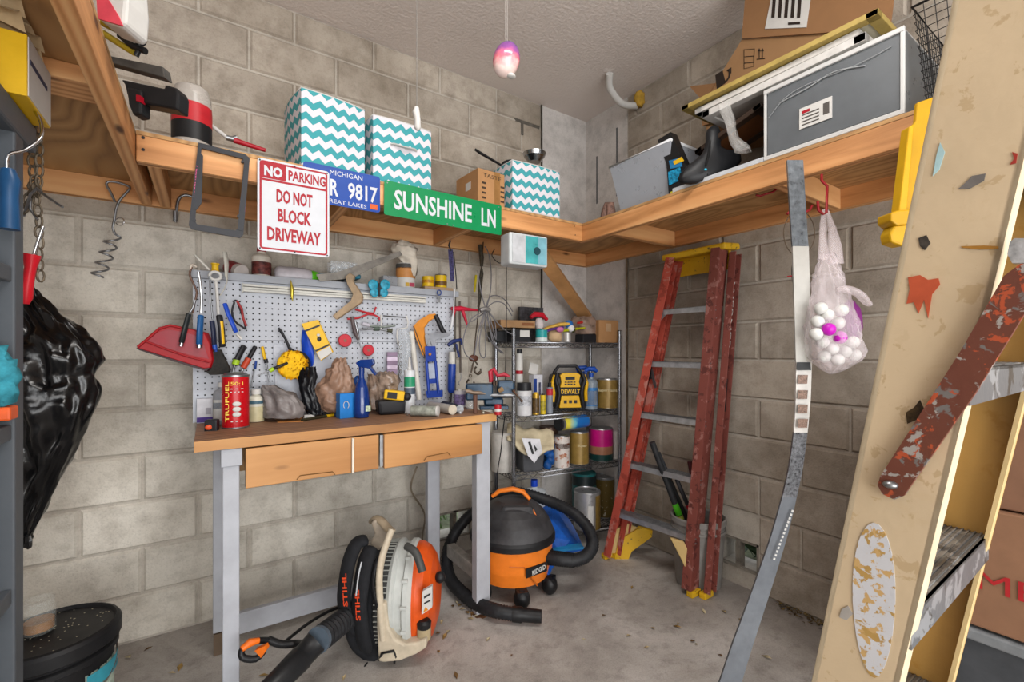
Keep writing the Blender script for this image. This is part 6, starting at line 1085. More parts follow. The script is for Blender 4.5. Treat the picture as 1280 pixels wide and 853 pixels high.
t = thing('laser_meter', 'yellow and black measuring meter on top of the black charger', 'meter', p+UP*.072); q = p+FW*.03+UP*.092+RV*.02; m = MB(Matrix.Translation(q) @ Matrix.Rotation(-.45, 4, 'Z')); m.box((0, 0, 0), (.095, .05, .045), YEL, Matrix.Rotation(.12, 4, 'Y')); m.build('case', t, bev=.006); m = MB(Matrix.Translation(q) @ Matrix.Rotation(-.45, 4, 'Z')); m.box((-.008, -.026, 0), (.045, .003, .03), DARK, Matrix.Rotation(.12, 4, 'Y')); m.build('screen', t); m = MB(); m.ball(q+RV*.06-UP*.008, .02, BLK2, 12); m.build('rubber_end', t)
def lying(name, label, a, b, r, mat, capm, cat='tube'):
    t = thing(name, label, cat, (Vector(a)+Vector(b))/2-UP*r); m = MB(); m.tube([a, a+(b-a)*.03, a+(b-a)*.9, b], [r*.9, r, r, r*.97], mat, 18); m.build('tube_body', t); m = MB(); u = (b-a).normalized(); m.cyl(b, b+u*.008, r*1.03, capm, 18); m.build('end_cap', t)
a = bp(514, 520, z0)+UP*.024+FW*.0; b = bp(546, 520.5, z0)+UP*.024; lying('caulk_tube', 'clear tube with white end lying at the bench front', a, b, .024, mt('#a3a79c', .3, n=.3, sc=40), LABW)
a = bp(536, 514, z0)+UP*.023+FW*.03; b = bp(564, 519, z0)+UP*.023+FW*.02; lying('caulk_tube', 'pale tube with cream end lying right of the clear tube', a, b, .023, mt('#bdb6ae', .35), mt('#cfc5b4', .4))
a = bp(553, 512, z0)+UP*.02+FW*.05; b = bp(573, 518, z0)+UP*.02+FW*.04; lying('flashlight', 'black flashlight lying right of the two tubes', a, b, .02, BLK2, STEEL, 'flashlight')
m = MB(); m.tube(smooth([bp(496, 512, z0)+UP*.004, bp(501, 506, z0)+UP*.03, bp(506, 508, z0)+UP*.02, bp(509, 520, z0)+UP*.004], 4), .0025, mt('#8d8378', .4), 6); one(m, 'loose_cable', 'thin looped cable lying left of the clear tube', 'cable', bp(502, 516, z0))
p = bp(572, 512, z0)+FW*.1; vessel('glue_can', 'short can with purple and white label behind the black flashlight', 'can', p, S(7, 2.5), S(20, 2.5), mt('#c9c5cc', .4), cap=(.012, .012, WHT), lab=[(.15, .8, mt('#7a6a98', .4, n=.5, sc=60))])
p = bp(587, 513, z0)+FW*.05; vessel('brush_jar', 'clear glass jar standing left of the vise', 'jar', p, S(5, 2.5), S(18, 2.5), CLR.m, cap=(.02, .01, mt('#5c5348', .5)))
t = thing('hammer', 'rusty claw hammer standing on its handle end beside the vise', 'hammer', bp(594, 517, z0)); q = bp(594, 517, z0); m = MB(); m.tube([q, q+UP*.09], .011, mt('#6a4a3c', .7), 8); m.build('handle', t); m = MB(); a = q+UP*.1; m.tube([a-RV*.045+UP*.008, a-RV*.03+UP*.008, a-RV*.01, a+RV*.02, a+RV*.05-UP*.006], [.012, .012, .009, .010, .003], mt('#7a6a5c', .5, .5), 10); m.build('head', t)
for px, py, r, c_, lab in ((575, 517, .012, '#b9bcc0', 'small steel hex nut on the bench front near the hammer'), (604, 517, .010, '#8f8a7a', 'small grey cap on the bench in front of the vise')): p = bp(px, py, z0); m = MB(); m.lathe(p, [(0, 0), (r, 0), (r, .01), (r*.5, .012), (0, .012)], mt(c_, .3, .5), 6); one(m, 'nut', lab, 'nut', p)
# vise
t = thing('bench_vise', 'dark blue steel bench vise bolted at the right end of the bench', 'vise', bp(618, 514, BZ)); VB = m_splat('chipped_blue_vise_paint', '#0b3550', ['#08283a', '#2a333a'], .35, .2, 25, .6); V = bp(616, 512, BZ)
T = Matrix.Translation(Vector((V.x, V.y, BZ))) @ Matrix.Rotation(-.45, 4, 'Z')
m = MB(T); m.bb((-.07, -.03, .001), (.08, .07, .02), VB); m.build('base_plate', t, bev=.004); m = MB(T); m.bb((-.045, -.015, .02), (.055, .055, .06), VB); m.build('neck', t, bev=.01)
m = MB(T); m.bb((-.14, -.025, .05), (.0, .055, .135), VB); m.build('movable_jaw', t, bev=.008); m = MB(T); m.bb((.02, -.025, .06), (.115, .06, .15), VB); m.build('fixed_jaw', t, bev=.012); m = MB(T); m.bb((.0, -.03, .125), (.008, .06, .15), RUST); m.bb((.013, -.03, .125), (.02, .06, .15), RUST); m.build('jaw_plates', t)['kind'] = 'stuff'
m = MB(T); m.cyl((-.04, -.01, .075), (.11, -.03, .075), .012, STEEL, 12); m.tube([(.03, -.04, .1), (.045, -.05, .11)], .012, mt('#a88a64', .5), 10); m.build('screw', t)
m = MB(T); m.tube([(.1, -.06, .10), (.14, -.075, .05)], .005, RUST, 8); m.ball((.1, -.06, .10), .009, RUST, 8); m.ball((.14, -.075, .05), .008, RUST, 8); m.build('tommy_bar', t)
p = bp(636, 517, z0); p = Vector((1.15, p.y-.02, z0)); vessel('small_red_can', 'small red can at the right end of the bench under the vise', 'can', p-RV*.01, S(4.2, 2.3), S(12, 2.3), mt('#b5202c', .35), lab=[(.35, .6, LABW)])
t = thing('red_clamp', 'red G clamp lying over the vise', 'clamp', D(625, 470, 2.35)); m = MB(); P = lambda a, b: D(a, b, 2.38); m.tube([P(614, 478), P(613, 465), P(617, 461), P(622, 470), P(630, 468), P(637, 471)], [.012, .014, .010, .010, .012, .006], mt('#b8283c', .35), 8); m.build('frame', t); m = MB(); m.tube([P(624, 479), P(640, 477)], .006, mt('#c99a3a', .4), 8); m.build('brass_screw', t); m = MB(); m.tube([P(627, 485), P(627, 478)], .008, HKM, 8); m.build('pad', t)
# ---------------- wire shelving unit in the corner ----------------
CW = mt('#8f9196', .25, .9, .1); U0, U1, V0, V1 = 1.50, 2.33, 2.20, 2.49
fl, fr, rl, rr = (1.527, 2.268), (2.325, 2.165), (1.545, 2.50), (2.345, 2.47)
t = unit = thing('wire_shelving_unit', 'chrome wire shelving unit full of cans in the room corner', 'shelving unit', (1.93, 2.35, 0))
for x, y in (fl, fr, rl, rr): m = MB(); m.tube([(x, y, .01), (x, y, 1.40)], .0125, CW, 10); m.tube([(x, y, 1.40), (x, y, 1.405)], .014, BLACK, 10); m.build('post', unit)
def q4(u, v): a = Vector(fl+(0,)).lerp(Vector(fr+(0,)), u); b = Vector(rl+(0,)).lerp(Vector(rr+(0,)), u); return a.lerp(b, v)
SHZ = (.095, .515, .867, 1.32)
for z in SHZ:
    m = MB()
    for zz in (z-.003, z-.03): m.tube([q4(u, v)+UP*zz for u, v in ((0, 0), (1, 0), (1, 1), (0, 1))], .0032, CW, 6, closed=True)
    for v in (0, 1):
        pts = [q4(k/24, v)+UP*(z-.004 if k % 2 else z-.029) for k in range(25)]; m.tube(pts, .0022, CW, 5)
    for u in (0, 1): m.tube([q4(u, k/10)+UP*(z-.004 if k % 2 else z-.029) for k in range(11)], .0022, CW, 5)
    for k in range(1, 34): m.tube([q4(k/34, 0)+UP*z, q4(k/34, 1)+UP*z], .0018, CW, 4)
    for v in (.33, .66): m.tube([q4(0, v)+UP*(z-.005), q4(1, v)+UP*(z-.005)], .0028, CW, 5)
    m.build('wire_shelf', unit)
def on(px, v, k):
    """foot point on shelf k at photo column px, fraction v of the depth"""
    best = None
    for i in range(201):
        p = q4(i/200, v); x = 640+F*p.dot(RV)/p.dot(FW)
        if best is None or abs(x-px) < best[0]: best = (abs(x-px), p)
    p = best[1].copy(); p.z = SHZ[k]+.0025; return p
def put(name, label, cat, px, v, k, wpx, hpx, mat, **kw): p = on(px, v, k); d = dep(p); return vessel(name, label, cat, p, S(wpx/2, d), S(hpx, d), mat, **kw)
def putbox(name, label, cat, px, v, k, wpx, hpx, dp, mat, **kw): p = on(px, v, k); d = dep(p); return carton(name, label, cat, p, S(wpx, d), dp, S(hpx, d), mat, **kw)
GOLD = mt('#a08242', .35, .2, .15, 30); CANS = mt('#a8a9ab', .3, .8)
# top shelf
t = putbox('tool_case', 'flat black case with white label at the left of the top wire shelf', 'case', 652, .12, 3, 26, 15, .2, BLK2, rot=-.1, faces=[('label', -.1, .42, .4, .95, LABW)])
t = putbox('tool_case', 'second flat black case on the far left of the top wire shelf', 'case', 627, .45, 3, 26, 13, .12, mt('#2a2b2e', .4), rot=-.1)
p = on(640, .4, 3)+UP*.085; t = carton('open_tray_box', 'shallow open cardboard tray resting on the black cases', 'box', p+Vector((.0, -.07, 0)), .24, .14, .045, mt('#a9835c', .8), -.1, [('printed_marks', .1, .45, .3, .7, mt('#8a5a3a', .8))])
p = on(665, .75, 3); t = carton('black_patterned_box', 'black patterned box standing behind the red clutter on the top wire shelf', 'box', p, S(34, 3.0), .03, S(44, 3.0), mt('#3c3a3e', .5, n=.5, sc=60), -.1)
m = MB(); q = p+Vector((-.09, -.11, .155)); m.tube([q, q+Vector((.03, 0, .02)), q+Vector((.09, 0, .02)), q+Vector((.13, 0, -.01))], [.012, .018, .018, .012], mt('#c01c30', .4), 10); one(m, 'red_strap', 'red rolled strap on the cardboard tray of the top wire shelf', 'strap', q-UP*.02)
put('paint_tin', 'teal and white small tin on the top wire shelf', 'tin', 677, .15, 3, 15, 15, mt('#2fa6a8', .35), lab=[(.0, .35, mt('#d5e0e0', .4))])
p = on(674, .25, 3)+UP*.085; m = MB(); m.lathe(p, [(0, 0), (.022, 0), (.03, .02), (.026, .05), (.018, .065), (0, .066)], mt('#d9cfd0', .5), 16); one(m, 'cream_jar', 'pale rounded jar on top of the teal tin', 'jar', p)
m = MB(); p = on(694, .3, 3); m.ball(p+UP*.04, .055, mt('#d9b890', .8, n=.12), 16, (1.0, .8, .8), lump=.25); one(m, 'sponge', 'tan round sponge in the middle of the top wire shelf', 'sponge', p)
m = MB(); m.tube([p+Vector((-.16, -.01, .05)), p+Vector((-.08, -.02, .09)), p+Vector((.02, -.02, .115)), p+Vector((.09, -.02, .12))], [.006, .02, .026, .024], mt('#e5b955', .6, n=.2), 12, flat=.5); t = thing('plush_toy', 'yellow purple and blue bundle of cloth lying over the sponge', 'cloth bundle', p+UP*.08); m.build('yellow_cloth', t)
m = MB(); m.tube([p+Vector((-.15, -.03, .045)), p+Vector((-.07, -.045, .08)), p+Vector((.03, -.045, .095))], .008, mt('#5a2f86', .5), 8); m.build('purple_trim', t); m = MB(); m.ball(p+Vector((.1, -.02, .12)), .03, mt('#2a6fb8', .5), 12, (1.1, .8, .9)); m.build('blue_end', t); m = MB(); m.ball(p+Vector((.11, -.03, .09)), .026, mt('#e5e5e8', .5), 12); m.build('white_end', t)
m = MB(); m.ball(p+Vector((-.0, -.05, .08)), .03, mt('#d87ab0', .5), 12, (1, .6, .6)); m.build('pink_patch', t)
m = MB(); m.tube([on(731, .3, 3)+UP*.1, on(715, .25, 3)+UP*.085, on(700, .2, 3)+UP*.07], [.006, .01, .008], mt('#bfc020', .4), 8); m.ball(on(716, .2, 3)+UP*.085, .022, mt('#4a4a22', .5), 12, (1, .6, 1)); one(m, 'yellow_cord_spool', 'yellow and black cord spool beside the sponge', 'spool', on(716, .2, 3)+UP*.05)
put('white_tin', 'small pale tin standing right of the sponge on the top wire shelf', 'tin', 709, .12, 3, 9, 12, mt('#c5c3c0', .3, .3))
p = on(722, .5, 3); m = MB(); m.loft([(396, 716, 742), (402, 712, 746), (410, 716, 748), (418, 720, 748)], dep(p), mt('#9c8272', .3, n=.3, tr=.2), .5, .02, 30, 24, seed=31); one(m, 'crumpled_bag', 'crumpled brown plastic bag on the top wire shelf left of the carton', 'bag', p+UP*.02)
m = MB(); m.bb(on(729, .15, 3)+Vector((-.0, 0, 0)), on(729, .15, 3)+Vector((.12, .08, .055)), BLK2); one(m, 'black_tray', 'small black tray under the crumpled brown bag', 'tray', on(735, .15, 3), bev=.003)
m = MB(); m.tube([on(722, .3, 3)+UP*.13, on(739, .4, 3)+UP*.155], [.008, .014], mt('#c8322a', .4), 8); one(m, 'red_tool_grip', 'red tool grip pointing up beside the diagonal brace', 'tool', on(730, .3, 3)+UP*.12)
t = putbox('cardboard_box', 'small brown carton at the right end of the top wire shelf', 'box', 761, .1, 3, 30, 28, .16, CARD, rot=-.15, faces=[('tape_mark', -.15, .12, .5, .85, mt('#c9a680', .5))])
m = MB(); m.bb(on(760, .1, 3)+Vector((-.08, .0, 0)), on(760, .1, 3)+Vector((-.079, .1, .1)), CARD)
# middle shelf
t = put('spray_can', 'tall white spray can with red emblem at the left of the middle wire shelf', 'can', 649, .45, 2, 9, 75, WHT, cap=(.018, .03, BLK2), lab=[(.66, .72, SR)])
put('paint_can', 'white round can with black lid at the left front of the middle wire shelf', 'can', 655, .12, 2, 19, 31, mt('#dcdcde', .4), cap=(S(9.5, 2.75), .05, BLK2), lab=[(.4, .8, mt('#c0c2c8', .4, n=.4, sc=60))])
put('spray_paint_can', 'gold and yellow spray can, left of two on the middle wire shelf', 'can', 670, .08, 2, 9, 26, mt('#a8842a', .3, .5), lab=[(.1, .8, mt('#5c4420', .4, n=.5, sc=50))], cap=(.012, .012, YEL))
put('spray_paint_can', 'bright yellow spray can, right of two on the middle wire shelf', 'can', 679, .08, 2, 7, 24, mt('#e0c020', .35), lab=[(.2, .7, mt('#b5a52a', .4, n=.5, sc=50))], cap=(.01, .01, BLK2))
t = putbox('adhesive_box', 'white and blue printed box behind the two small spray cans', 'box', 673, .4, 2, 14, 47, .05, mt('#d5d6de', .5), faces=[('blue_band', -.5, -.15, .0, .9, mt('#22408a', .5)), ('printed_marks', .05, .3, .45, .8, mt('#5a5a70', .5, n=.5, sc=80))])
p = on(667, .5, 2); m = MB(); m.box(p+UP*.28, (.07, .004, .07), WHT, Matrix.Rotation(.25, 4, 'Y')); one(m, 'white_flap_card', 'white card flap sticking up from the blue and white box', 'card', p+UP*.24)
put('lubricant_can', 'slim grey and navy spray can beside the yellow radio', 'can', 687, .1, 2, 8, 33, mt('#8d94a0', .35), cap=(.012, .03, BLK2), lab=[(.7, .95, mt('#c03040', .4))])
# work site radio
p = on(712, .35, 2); t = thing('jobsite_radio', 'yellow and black rugged jobsite radio on the middle wire shelf', 'radio', p); YR = mt('#efb810', .4, n=.04)
T = Matrix.Translation(p) @ Matrix.Rotation(-.42, 4, 'Z'); w, h = .235, .295
m = MB(T); m.bb((-w/2, 0, .012), (w/2, .13, h-.05), BLK2); m.build('housing', t, bev=.03)
for s in (-1, 1): m = MB(T); m.tube([(s*.095, -.01, .02), (s*.085, -.02, .06), (s*.075, -.022, .11), (s*.08, -.022, .15), (s*.1, -.02, .2), (s*.085, -.005, .25)], .013, BLK2, 10); m.build('roll_cage_bar', t); m = MB(T); m.tube([(s*.115, .0, .06), (s*.11, -.005, .12), (s*.12, -.002, .18), (s*.1, .005, .235)], .012, YR, 10); m.build('yellow_side_bar', t)
m = MB(T); m.prism([(-.07, .155), (.07, .155), (.06, .19), (.07, .235), (.05, .25), (-.05, .25), (-.07, .235), (-.06, .19)], .022, YR, T=Matrix(((1, 0, 0, 0), (0, 0, -1, .003), (0, 1, 0, 0), (0, 0, 0, 1)))); m.build('upper_face', t, bev=.003)
m = MB(T); m.prism([(-.075, .02), (.075, .02), (.06, .1), (-.06, .1)], .022, YR, T=Matrix(((1, 0, 0, 0), (0, 0, -1, .003), (0, 1, 0, 0), (0, 0, 0, 1)))); m.build('lower_face', t, bev=.003)
m = MB(T); m.bb((-.035, -.022, .205), (.03, -.018, .225), DARK); m.build('display', t)
for r_ in range(2): m = MB(T); [m.bb((-.04+k*.02, -.0225, .172+r_*.014), (-.026+k*.02, -.018, .18+r_*.014), BLK2) for k in range(4)]; m.build('button_row', t)['kind'] = 'stuff'
m = MB(T); m.text('DEWALT', Matrix(((1, 0, 0, 0), (0, 0, -1, -.0225), (0, 1, 0, .128), (0, 0, 0, 1))), .13, .03, mt('#f5c21a', .4), bold=.02); m.build('lettering', t); m = MB(T); m.bb((-.08, -.02, .108), (.08, 0, .148), BLK2); m.build('name_plate', t, bev=.002)
m = MB(T); [m.bb((-.045+k*.035, -.0235, .05), (-.025+k*.035, -.018, .07), BLK2) for k in range(3)]; m.build('socket_marks', t)['kind'] = 'stuff'
m = MB(T); m.tube([(-.1, .05, h-.08), (-.09, .05, h-.04), (-.06, .05, h), (.06, .05, h), (.09, .05, h-.04), (.1, .05, h-.08)], .012, BLK2, 10); m.build('carry_handle', t)
for px, v, lab in ((728, .6, 'clear spray bottle with blue trigger right behind the radio'), (739, .3, 'clear spray bottle with blue trigger, nearer the gold paint can')):
    p = on(px, v, 2); d = dep(p); t = vessel('trigger_spray_bottle', lab, 'spray bottle', p, S(8, d), S(38, d), mt('#a9b8c6', .25, n=.05, tr=.35), neck=(.014, .015), lab=[(.12, .72, mt('#3f86c8', .4)), (.15, .62, mt('#dfe6ee', .4))]); q = p+UP*(S(38, d)+.012)
    m = MB(); m.cyl(q, q+UP*.03, .016, mt('#1c50b4', .3), 12); m.tube([q+UP*.05-RV*.045-UP*.01, q+UP*.055-RV*.02, q+UP*.055+RV*.02, q+UP*.035+RV*.04], [.01, .016, .018, .01], mt('#1c50b4', .3), 10); m.tube([q+UP*.045-RV*.03, q+UP*.005-RV*.04], .006, mt('#1c50b4', .3), 8); m.build('trigger_head', t)
def paint_can(label, px, v, k, w, h, bands, **kw): return put('paint_can', label, 'paint can', px, v, k, w, h, CANS, cap=(S(w/2-1.5, 3.0), .004, STEEL), lab=bands, **kw)
paint_can('gold paint can at the right end of the middle wire shelf', 759, .3, 2, 27, 37, [(.03, .96, GOLD)], txt=('SuperPaint', .62, .13, .026, mt('#d9c89a', .4)))
# lower shelf
put('white_bucket', 'white plain pail at the left end of the lower wire shelf', 'pail', 628, .55, 1, 30, 47, mt('#c9c4bd', .5), cap=(S(15.5, 2.8), .01, mt('#b5b0aa', .5)))
p = on(662, .22, 1); d = dep(p); t = thing('mixing_bucket', 'dark grey square bucket draped with a cream drop cloth', 'bucket', p); m = MB(); m.box(p+UP*.09+FW*.02, (S(32, d), .15, .18), mt('#55565a', .5), Matrix.Rotation(-.2, 4, 'Z'), (.82, .85)); m.build('pail', t, bev=.012)
m = MB(); q = on(665, .0, 1); m.pix([(652, 548), (675, 549), (678, 565), (668, 579), (660, 570)], d-.14, .003, mt('#dcdce2', .4)); m.build('printed_label', t); m = MB(); [m.pix(pl, d-.143, .001, BLK2) for pl in ([(660, 553), (663, 552), (668, 568), (665, 568)], [(667, 555), (672, 562), (669, 565)])]; m.build('label_print', t)['kind'] = 'stuff'
m = MB(); rn = random.Random(4); n = 14; vs = []
for i in range(n):
    for j in range(8):
        u, v_ = i/(n-1), j/7; px = 634+u*58; py = 532+u*10+v_*20+(14*math.sin(u*3.1)*v_)*(1 if u > .2 else .3); dd = d-.02-.13*v_+.05*(1-u); vs.append(D(px, py, dd)+UP*noise.noise(Vector((u*4, v_*3, 0)))*.03+UP*.012)
m.add(vs, [(i*8+j, i*8+j+1, (i+1)*8+j+1, (i+1)*8+j) for i in range(n-1) for j in range(7)], mt('#d6c8a8', .85, n=.1), True); o = one(m, 'drop_cloth', 'cream canvas drop cloth draped over the grey bucket on the lower wire shelf', 'cloth', p+UP*.18); s_ = o.modifiers.new('s', 'SOLIDIFY'); s_.thickness = .012
put('copper_can', 'dark copper rimmed can half hidden behind the blue bag on the lower wire shelf', 'can', 686, .7, 1, 24, 45, mt('#5c4438', .4, .4), lab=[(.05, .6, mt('#3a6a9c', .4, n=.4, sc=40))])
m = MB(); q = on(686, .15, 1)
for k in range(5): m.ball(q+Vector((random.uniform(-.02, .02), 0, .03+.028*k)), .03, mt('#1d5fae', .5, n=.3), 10, lump=.4, fr=4)
one(m, 'blue_bag', 'crumpled blue packet wedged beside the grey bucket', 'packet', q)
MARB = m_splat('copper_splashed_white_label', '#dcd3cc', ['#a0522e', '#b88a6e'], .4, 0, 22, .58)
paint_can('paint can with white and copper spattered label on the lower wire shelf', 702, .12, 1, 20, 40, [(.03, .97, MARB), (.62, .78, mt('#6a4638', .4))])
paint_can('gold and white labelled paint can under the lying can', 724, .25, 1, 24, 40, [(.03, .97, GOLD)], txt=('Super', .6, .06, .02, mt('#d9c89a', .4), .02))
q = on(717, .25, 1); dq = dep(q); m = MB(); m.bb(q+Vector((-.018, -.075, .03)), q+Vector((.022, -.062, .17)), LABW); 
paint_can('magenta and dark green labelled paint can at the right of the lower wire shelf', 751, .3, 1, 29, 40, [(.03, .22, mt('#173f3c', .4)), (.22, .46, mt('#a8765a', .4)), (.46, .97, mt('#c8127e', .35))])
q = on(764, .3, 1); m = MB(); f_ = -FW; m.bb(q+Vector((-.025, -.075, .01)), q+Vector((.012, -.06, .2)), LABW)
o = m.build('white_panel', COL.objects['paint_can.003'] if 'paint_can.003' in COL.objects else None)
a = on(698, .2, 1)+UP*(.245+.03); b = on(733, .35, 1)+UP*(.245+.03); u = (b-a); t = thing('paint_can', 'yellow and blue labelled can lying on top of the gold and white one', 'paint can', (a+b)/2-UP*.035)
CL = NT('yellow_to_blue_label'); s = CL.n('ShaderNodeSeparateXYZ'); CL.l(CL.co(gen=True), s.inputs[0]); CL.col(CL.ramp(CL.math('ADD', s.outputs[0], CL.math('MULTIPLY', CL.noise(CL.co(), 30), .3)), [(.3, lin('#e5d84a')), (.55, lin('#6ac0d8')), (.7, lin('#1f6fc0'))])); CL.set(Roughness=.3)
m = MB(); m.cyl(a, b, .042, CANS, 22); m.build('can_body', t); m = MB(); m.tube([a+u*.12, a+u*.95], .0428, CL.m, 22); m.build('label', t); m = MB(); m.cyl(a-u.normalized()*.002, a+u*.04, .044, DARK, 22); m.build('lid', t)
# bottom shelf
put('paint_can', 'teal and black paint can at the back of the bottom wire shelf', 'paint can', 730, .6, 0, 30, 58, mt('#20686a', .35), lab=[(.75, .95, mt('#1f2a2c', .4))])
t = put('paint_can', 'open silver paint can with gold side on the bottom wire shelf', 'paint can', 734, .1, 0, 33, 47, mt('#b9babd', .3, .7)); q = on(738, .1, 0); m = MB(); m.lathe(on(734, .1, 0), [(S(16.6, 2.95), .03), (S(16.6, 2.95), .22)], GOLD, 24); 
m = MB(); d = dep(on(734, .1, 0)); o = on(734, .1, 0); vs = [o+Vector((math.cos(a), math.sin(a), 0))*S(16.7, d)+UP*z for a in [math.radians(k) for k in range(-95, 20, 8)] for z in (.01, .23)]; m.add(vs, [(2*i, 2*i+2, 2*i+3, 2*i+1) for i in range(14)], GOLD, True); m.build('gold_label', t)
m = MB(); vs = [o+Vector((math.cos(a), math.sin(a), 0))*S(16.9, d)+UP*z for a in [math.radians(k) for k in range(-130, -98, 8)] for z in (.02, .17)]; m.add(vs, [(2*i, 2*i+2, 2*i+3, 2*i+1) for i in range(3)], LABW, True); m.build('white_panel', t)
put('paint_can', 'dark gold spattered paint can behind the open silver one', 'paint can', 757, .5, 0, 26, 50, mt('#8c8f92', .3, .7), lab=[(.04, .95, m_splat('spattered_gold', '#6e5c2c', ['#c9c2b0'], .4, .4, 30, .62))])
m = MB()
for s in (0, 1): q = on(748+s*8, -.15, 0); m.tube([q+RV*(-.03), q+RV*.1+UP*.02-FW*.02, q+RV*.17+UP*.03], .003, STEEL, 6)
one(m, 'can_bails', 'loose wire pail handles in front of the bottom wire shelf', 'wire', on(750, -.15, 0))
q = on(668, .1, 0); t = vessel('detergent_jug', 'white jug with blue cap standing behind the vacuum', 'jug', (q.x, q.y, .098), S(17, 2.75), S(66, 2.75), mt('#d3dade', .35), neck=(.02, .01), cap=(.022, .04, mt('#1c48c0', .35)), lab=[(.12, .3, mt('#2f9a9a', .4)), (.3, .5, LABW)])
# ---------------- blue tarp, vacuum ----------------
m = MB(); BT = mt('#1c5fc0', .4, n=.2, sc=30, bump=.2); rn = random.Random(2)
G = [[(655, 640, 2.75), (690, 628, 2.8), (712, 650, 2.78), (722, 668, 2.7)], [(655, 660, 2.6), (690, 650, 2.62), (712, 665, 2.6), (728, 682, 2.6)], [(668, 680, 2.5), (690, 672, 2.52), (712, 676, 2.52), (730, 688, 2.55)], [(676, 700, 2.42), (690, 700, 2.42), (700, 696, 2.45), (705, 694, 2.5)], [(676, 716, 2.40), (686, 722, 2.36), (690, 712, 2.4), (690, 700, 2.45)]]
vs = [D(*q) for r in G for q in r]; m.add(vs, [(i*4+j, (i+1)*4+j, (i+1)*4+j+1, i*4+j+1) for i in range(4) for j in range(3)], BT); o = one(m, 'tarp', 'folded blue tarp on the floor behind the vacuum hose', 'tarp', Zp(690, 720, 0)); s_ = o.modifiers.new('s', 'SOLIDIFY'); s_.thickness = .01; 
m = MB(); m.bar(D(668, 690, 2.45), D(728, 683, 2.5), .05, .012, mt('#2a9ae0', .35)); m.build('light_fold', o)
VC = Zp(640, 728, 0); VC = D(641, 728, 2.42); VC.z = 0; VO = mt('#f5842a', .35, n=.06); VK = mt('#3b3a3c', .45, n=.3, sc=12)
t = vac = thing('shop_vacuum', 'orange and dark grey wet dry vacuum in the corner behind the bench leg', 'vacuum', VC)
m = MB(); m.lathe(VC, [(0, .075), (.15, .075), (.185, .095), (.20, .16), (.214, .275), (.214, .285), (0, .285)], VO, 40); m.build('drum', vac)
m = MB(); m.lathe(VC, [(.218, .275), (.226, .28), (.226, .305), (.218, .32), (.208, .345), (.192, .38), (.165, .42), (.13, .452), (.08, .475), (0, .48)], VK, 40, seg={0: BLACK, 1: BLACK, 2: BLACK}); m.build('motor_head', vac)
m = MB(); c = VC+UP*.43+RV*.02; m.box(c-FW*.05, (.16, .13, .09), VK, Matrix.Rotation(-.55, 4, 'Z'), (1.2, 1.1)); m.build('head_shroud', vac, bev=.02)
m = MB(); q = VC+UP*.5; m.tube([q-RV*.11+UP*-.01, q-RV*.07+UP*.02, q+RV*.0+UP*.03, q+RV*.055+UP*.015, q+RV*.09-UP*.02-FW*.02], [.014, .018, .018, .018, .013], VO, 12, flat=.7); m.build('carry_handle', vac); m = MB(); q = VC+UP*.41+RV*.115-FW*.09; m.bar(q+UP*.035-RV*.022, q-UP*.03+RV*.012-FW*.02, .03, .012, VO, up=-FW); m.build('latch', vac)
for a_ in (60, -18, -78, 160, 222):
    a = math.radians(a_-33); c = VC+Vector((math.cos(a), math.sin(a), 0))*.2; m = MB(); m.ball(c+UP*.05, .049, BLACK, 16, (.85, .85, 1)); m.box(c+UP*.075, (.055, .055, .035), BLACK, a); m.build('caster', vac)
m = MB(); a = math.radians(-33-90+35); N = Vector((math.cos(a), math.sin(a), 0)); X = UP.cross(N); q = VC+N*.2085+UP*.18; m.bar(q-X*.07+UP*.0, q+X*.06, .045, .006, BLACK, up=N); m.build('name_plate', vac)
m = MB(); m.text('RIDGID', frm(q+N*.006+X*.005, X+UP*.12, UP), .085, .024, LABW, bold=.02); m.build('lettering', vac)
m = MB(); n_ = [VC+Vector((math.cos(math.radians(-33+k)), math.sin(math.radians(-33+k)), 0))*(.207) for k in (-95, -75, -65, -55)]; m.tube([n_[0]+UP*.21, n_[1]+UP*.205, n_[2]+UP*.15-Vector((.001, .001, 0)), n_[3]*.995+VC*.005+UP*.1], .004, mt('#c8681c', .4), 6); m.build('drum_crease', vac)
H = [(684, 697, 2.33), (700, 700, 2.30), (718, 701, 2.30), (734, 694, 2.33), (741, 679, 2.38), (733, 658, 2.46), (714, 640, 2.53), (690, 628, 2.6), (662, 619, 2.64), (640, 616, 2.67), (618, 622, 2.68), (598, 636, 2.66), (580, 652, 2.6), (567, 670, 2.58), (559, 695, 2.5), (562, 722, 2.40), (578, 742, 2.28), (598, 756, 2.19), (620, 764, 2.12), (643, 768, 2.11)]
pts = smooth([D(*q) for q in H], 14); rr_ = [.031+.0025*(1 if i % 2 else -1) for i in range(len(pts))]
m = MB(); m.tube(pts, rr_, RUB, 12); m.build('hose', vac)
m = MB(); a, b = D(641, 768, 2.11), D(677, 771, 2.09); m.tube([a, a.lerp(b, .3), a.lerp(b, .35), a.lerp(b, .8), b], [.034, .035, .03, .03, .028], BLACK, 16); m.build('hose_nozzle', vac)
m = MB(); a, b = D(683, 697, 2.34), D(718, 701, 2.30); m.tube([VC+RV*.17+UP*.2, a, a.lerp(b, .1), b], [.045, .045, .037, .035], BLACK, 16); m.build('hose_port', vac)
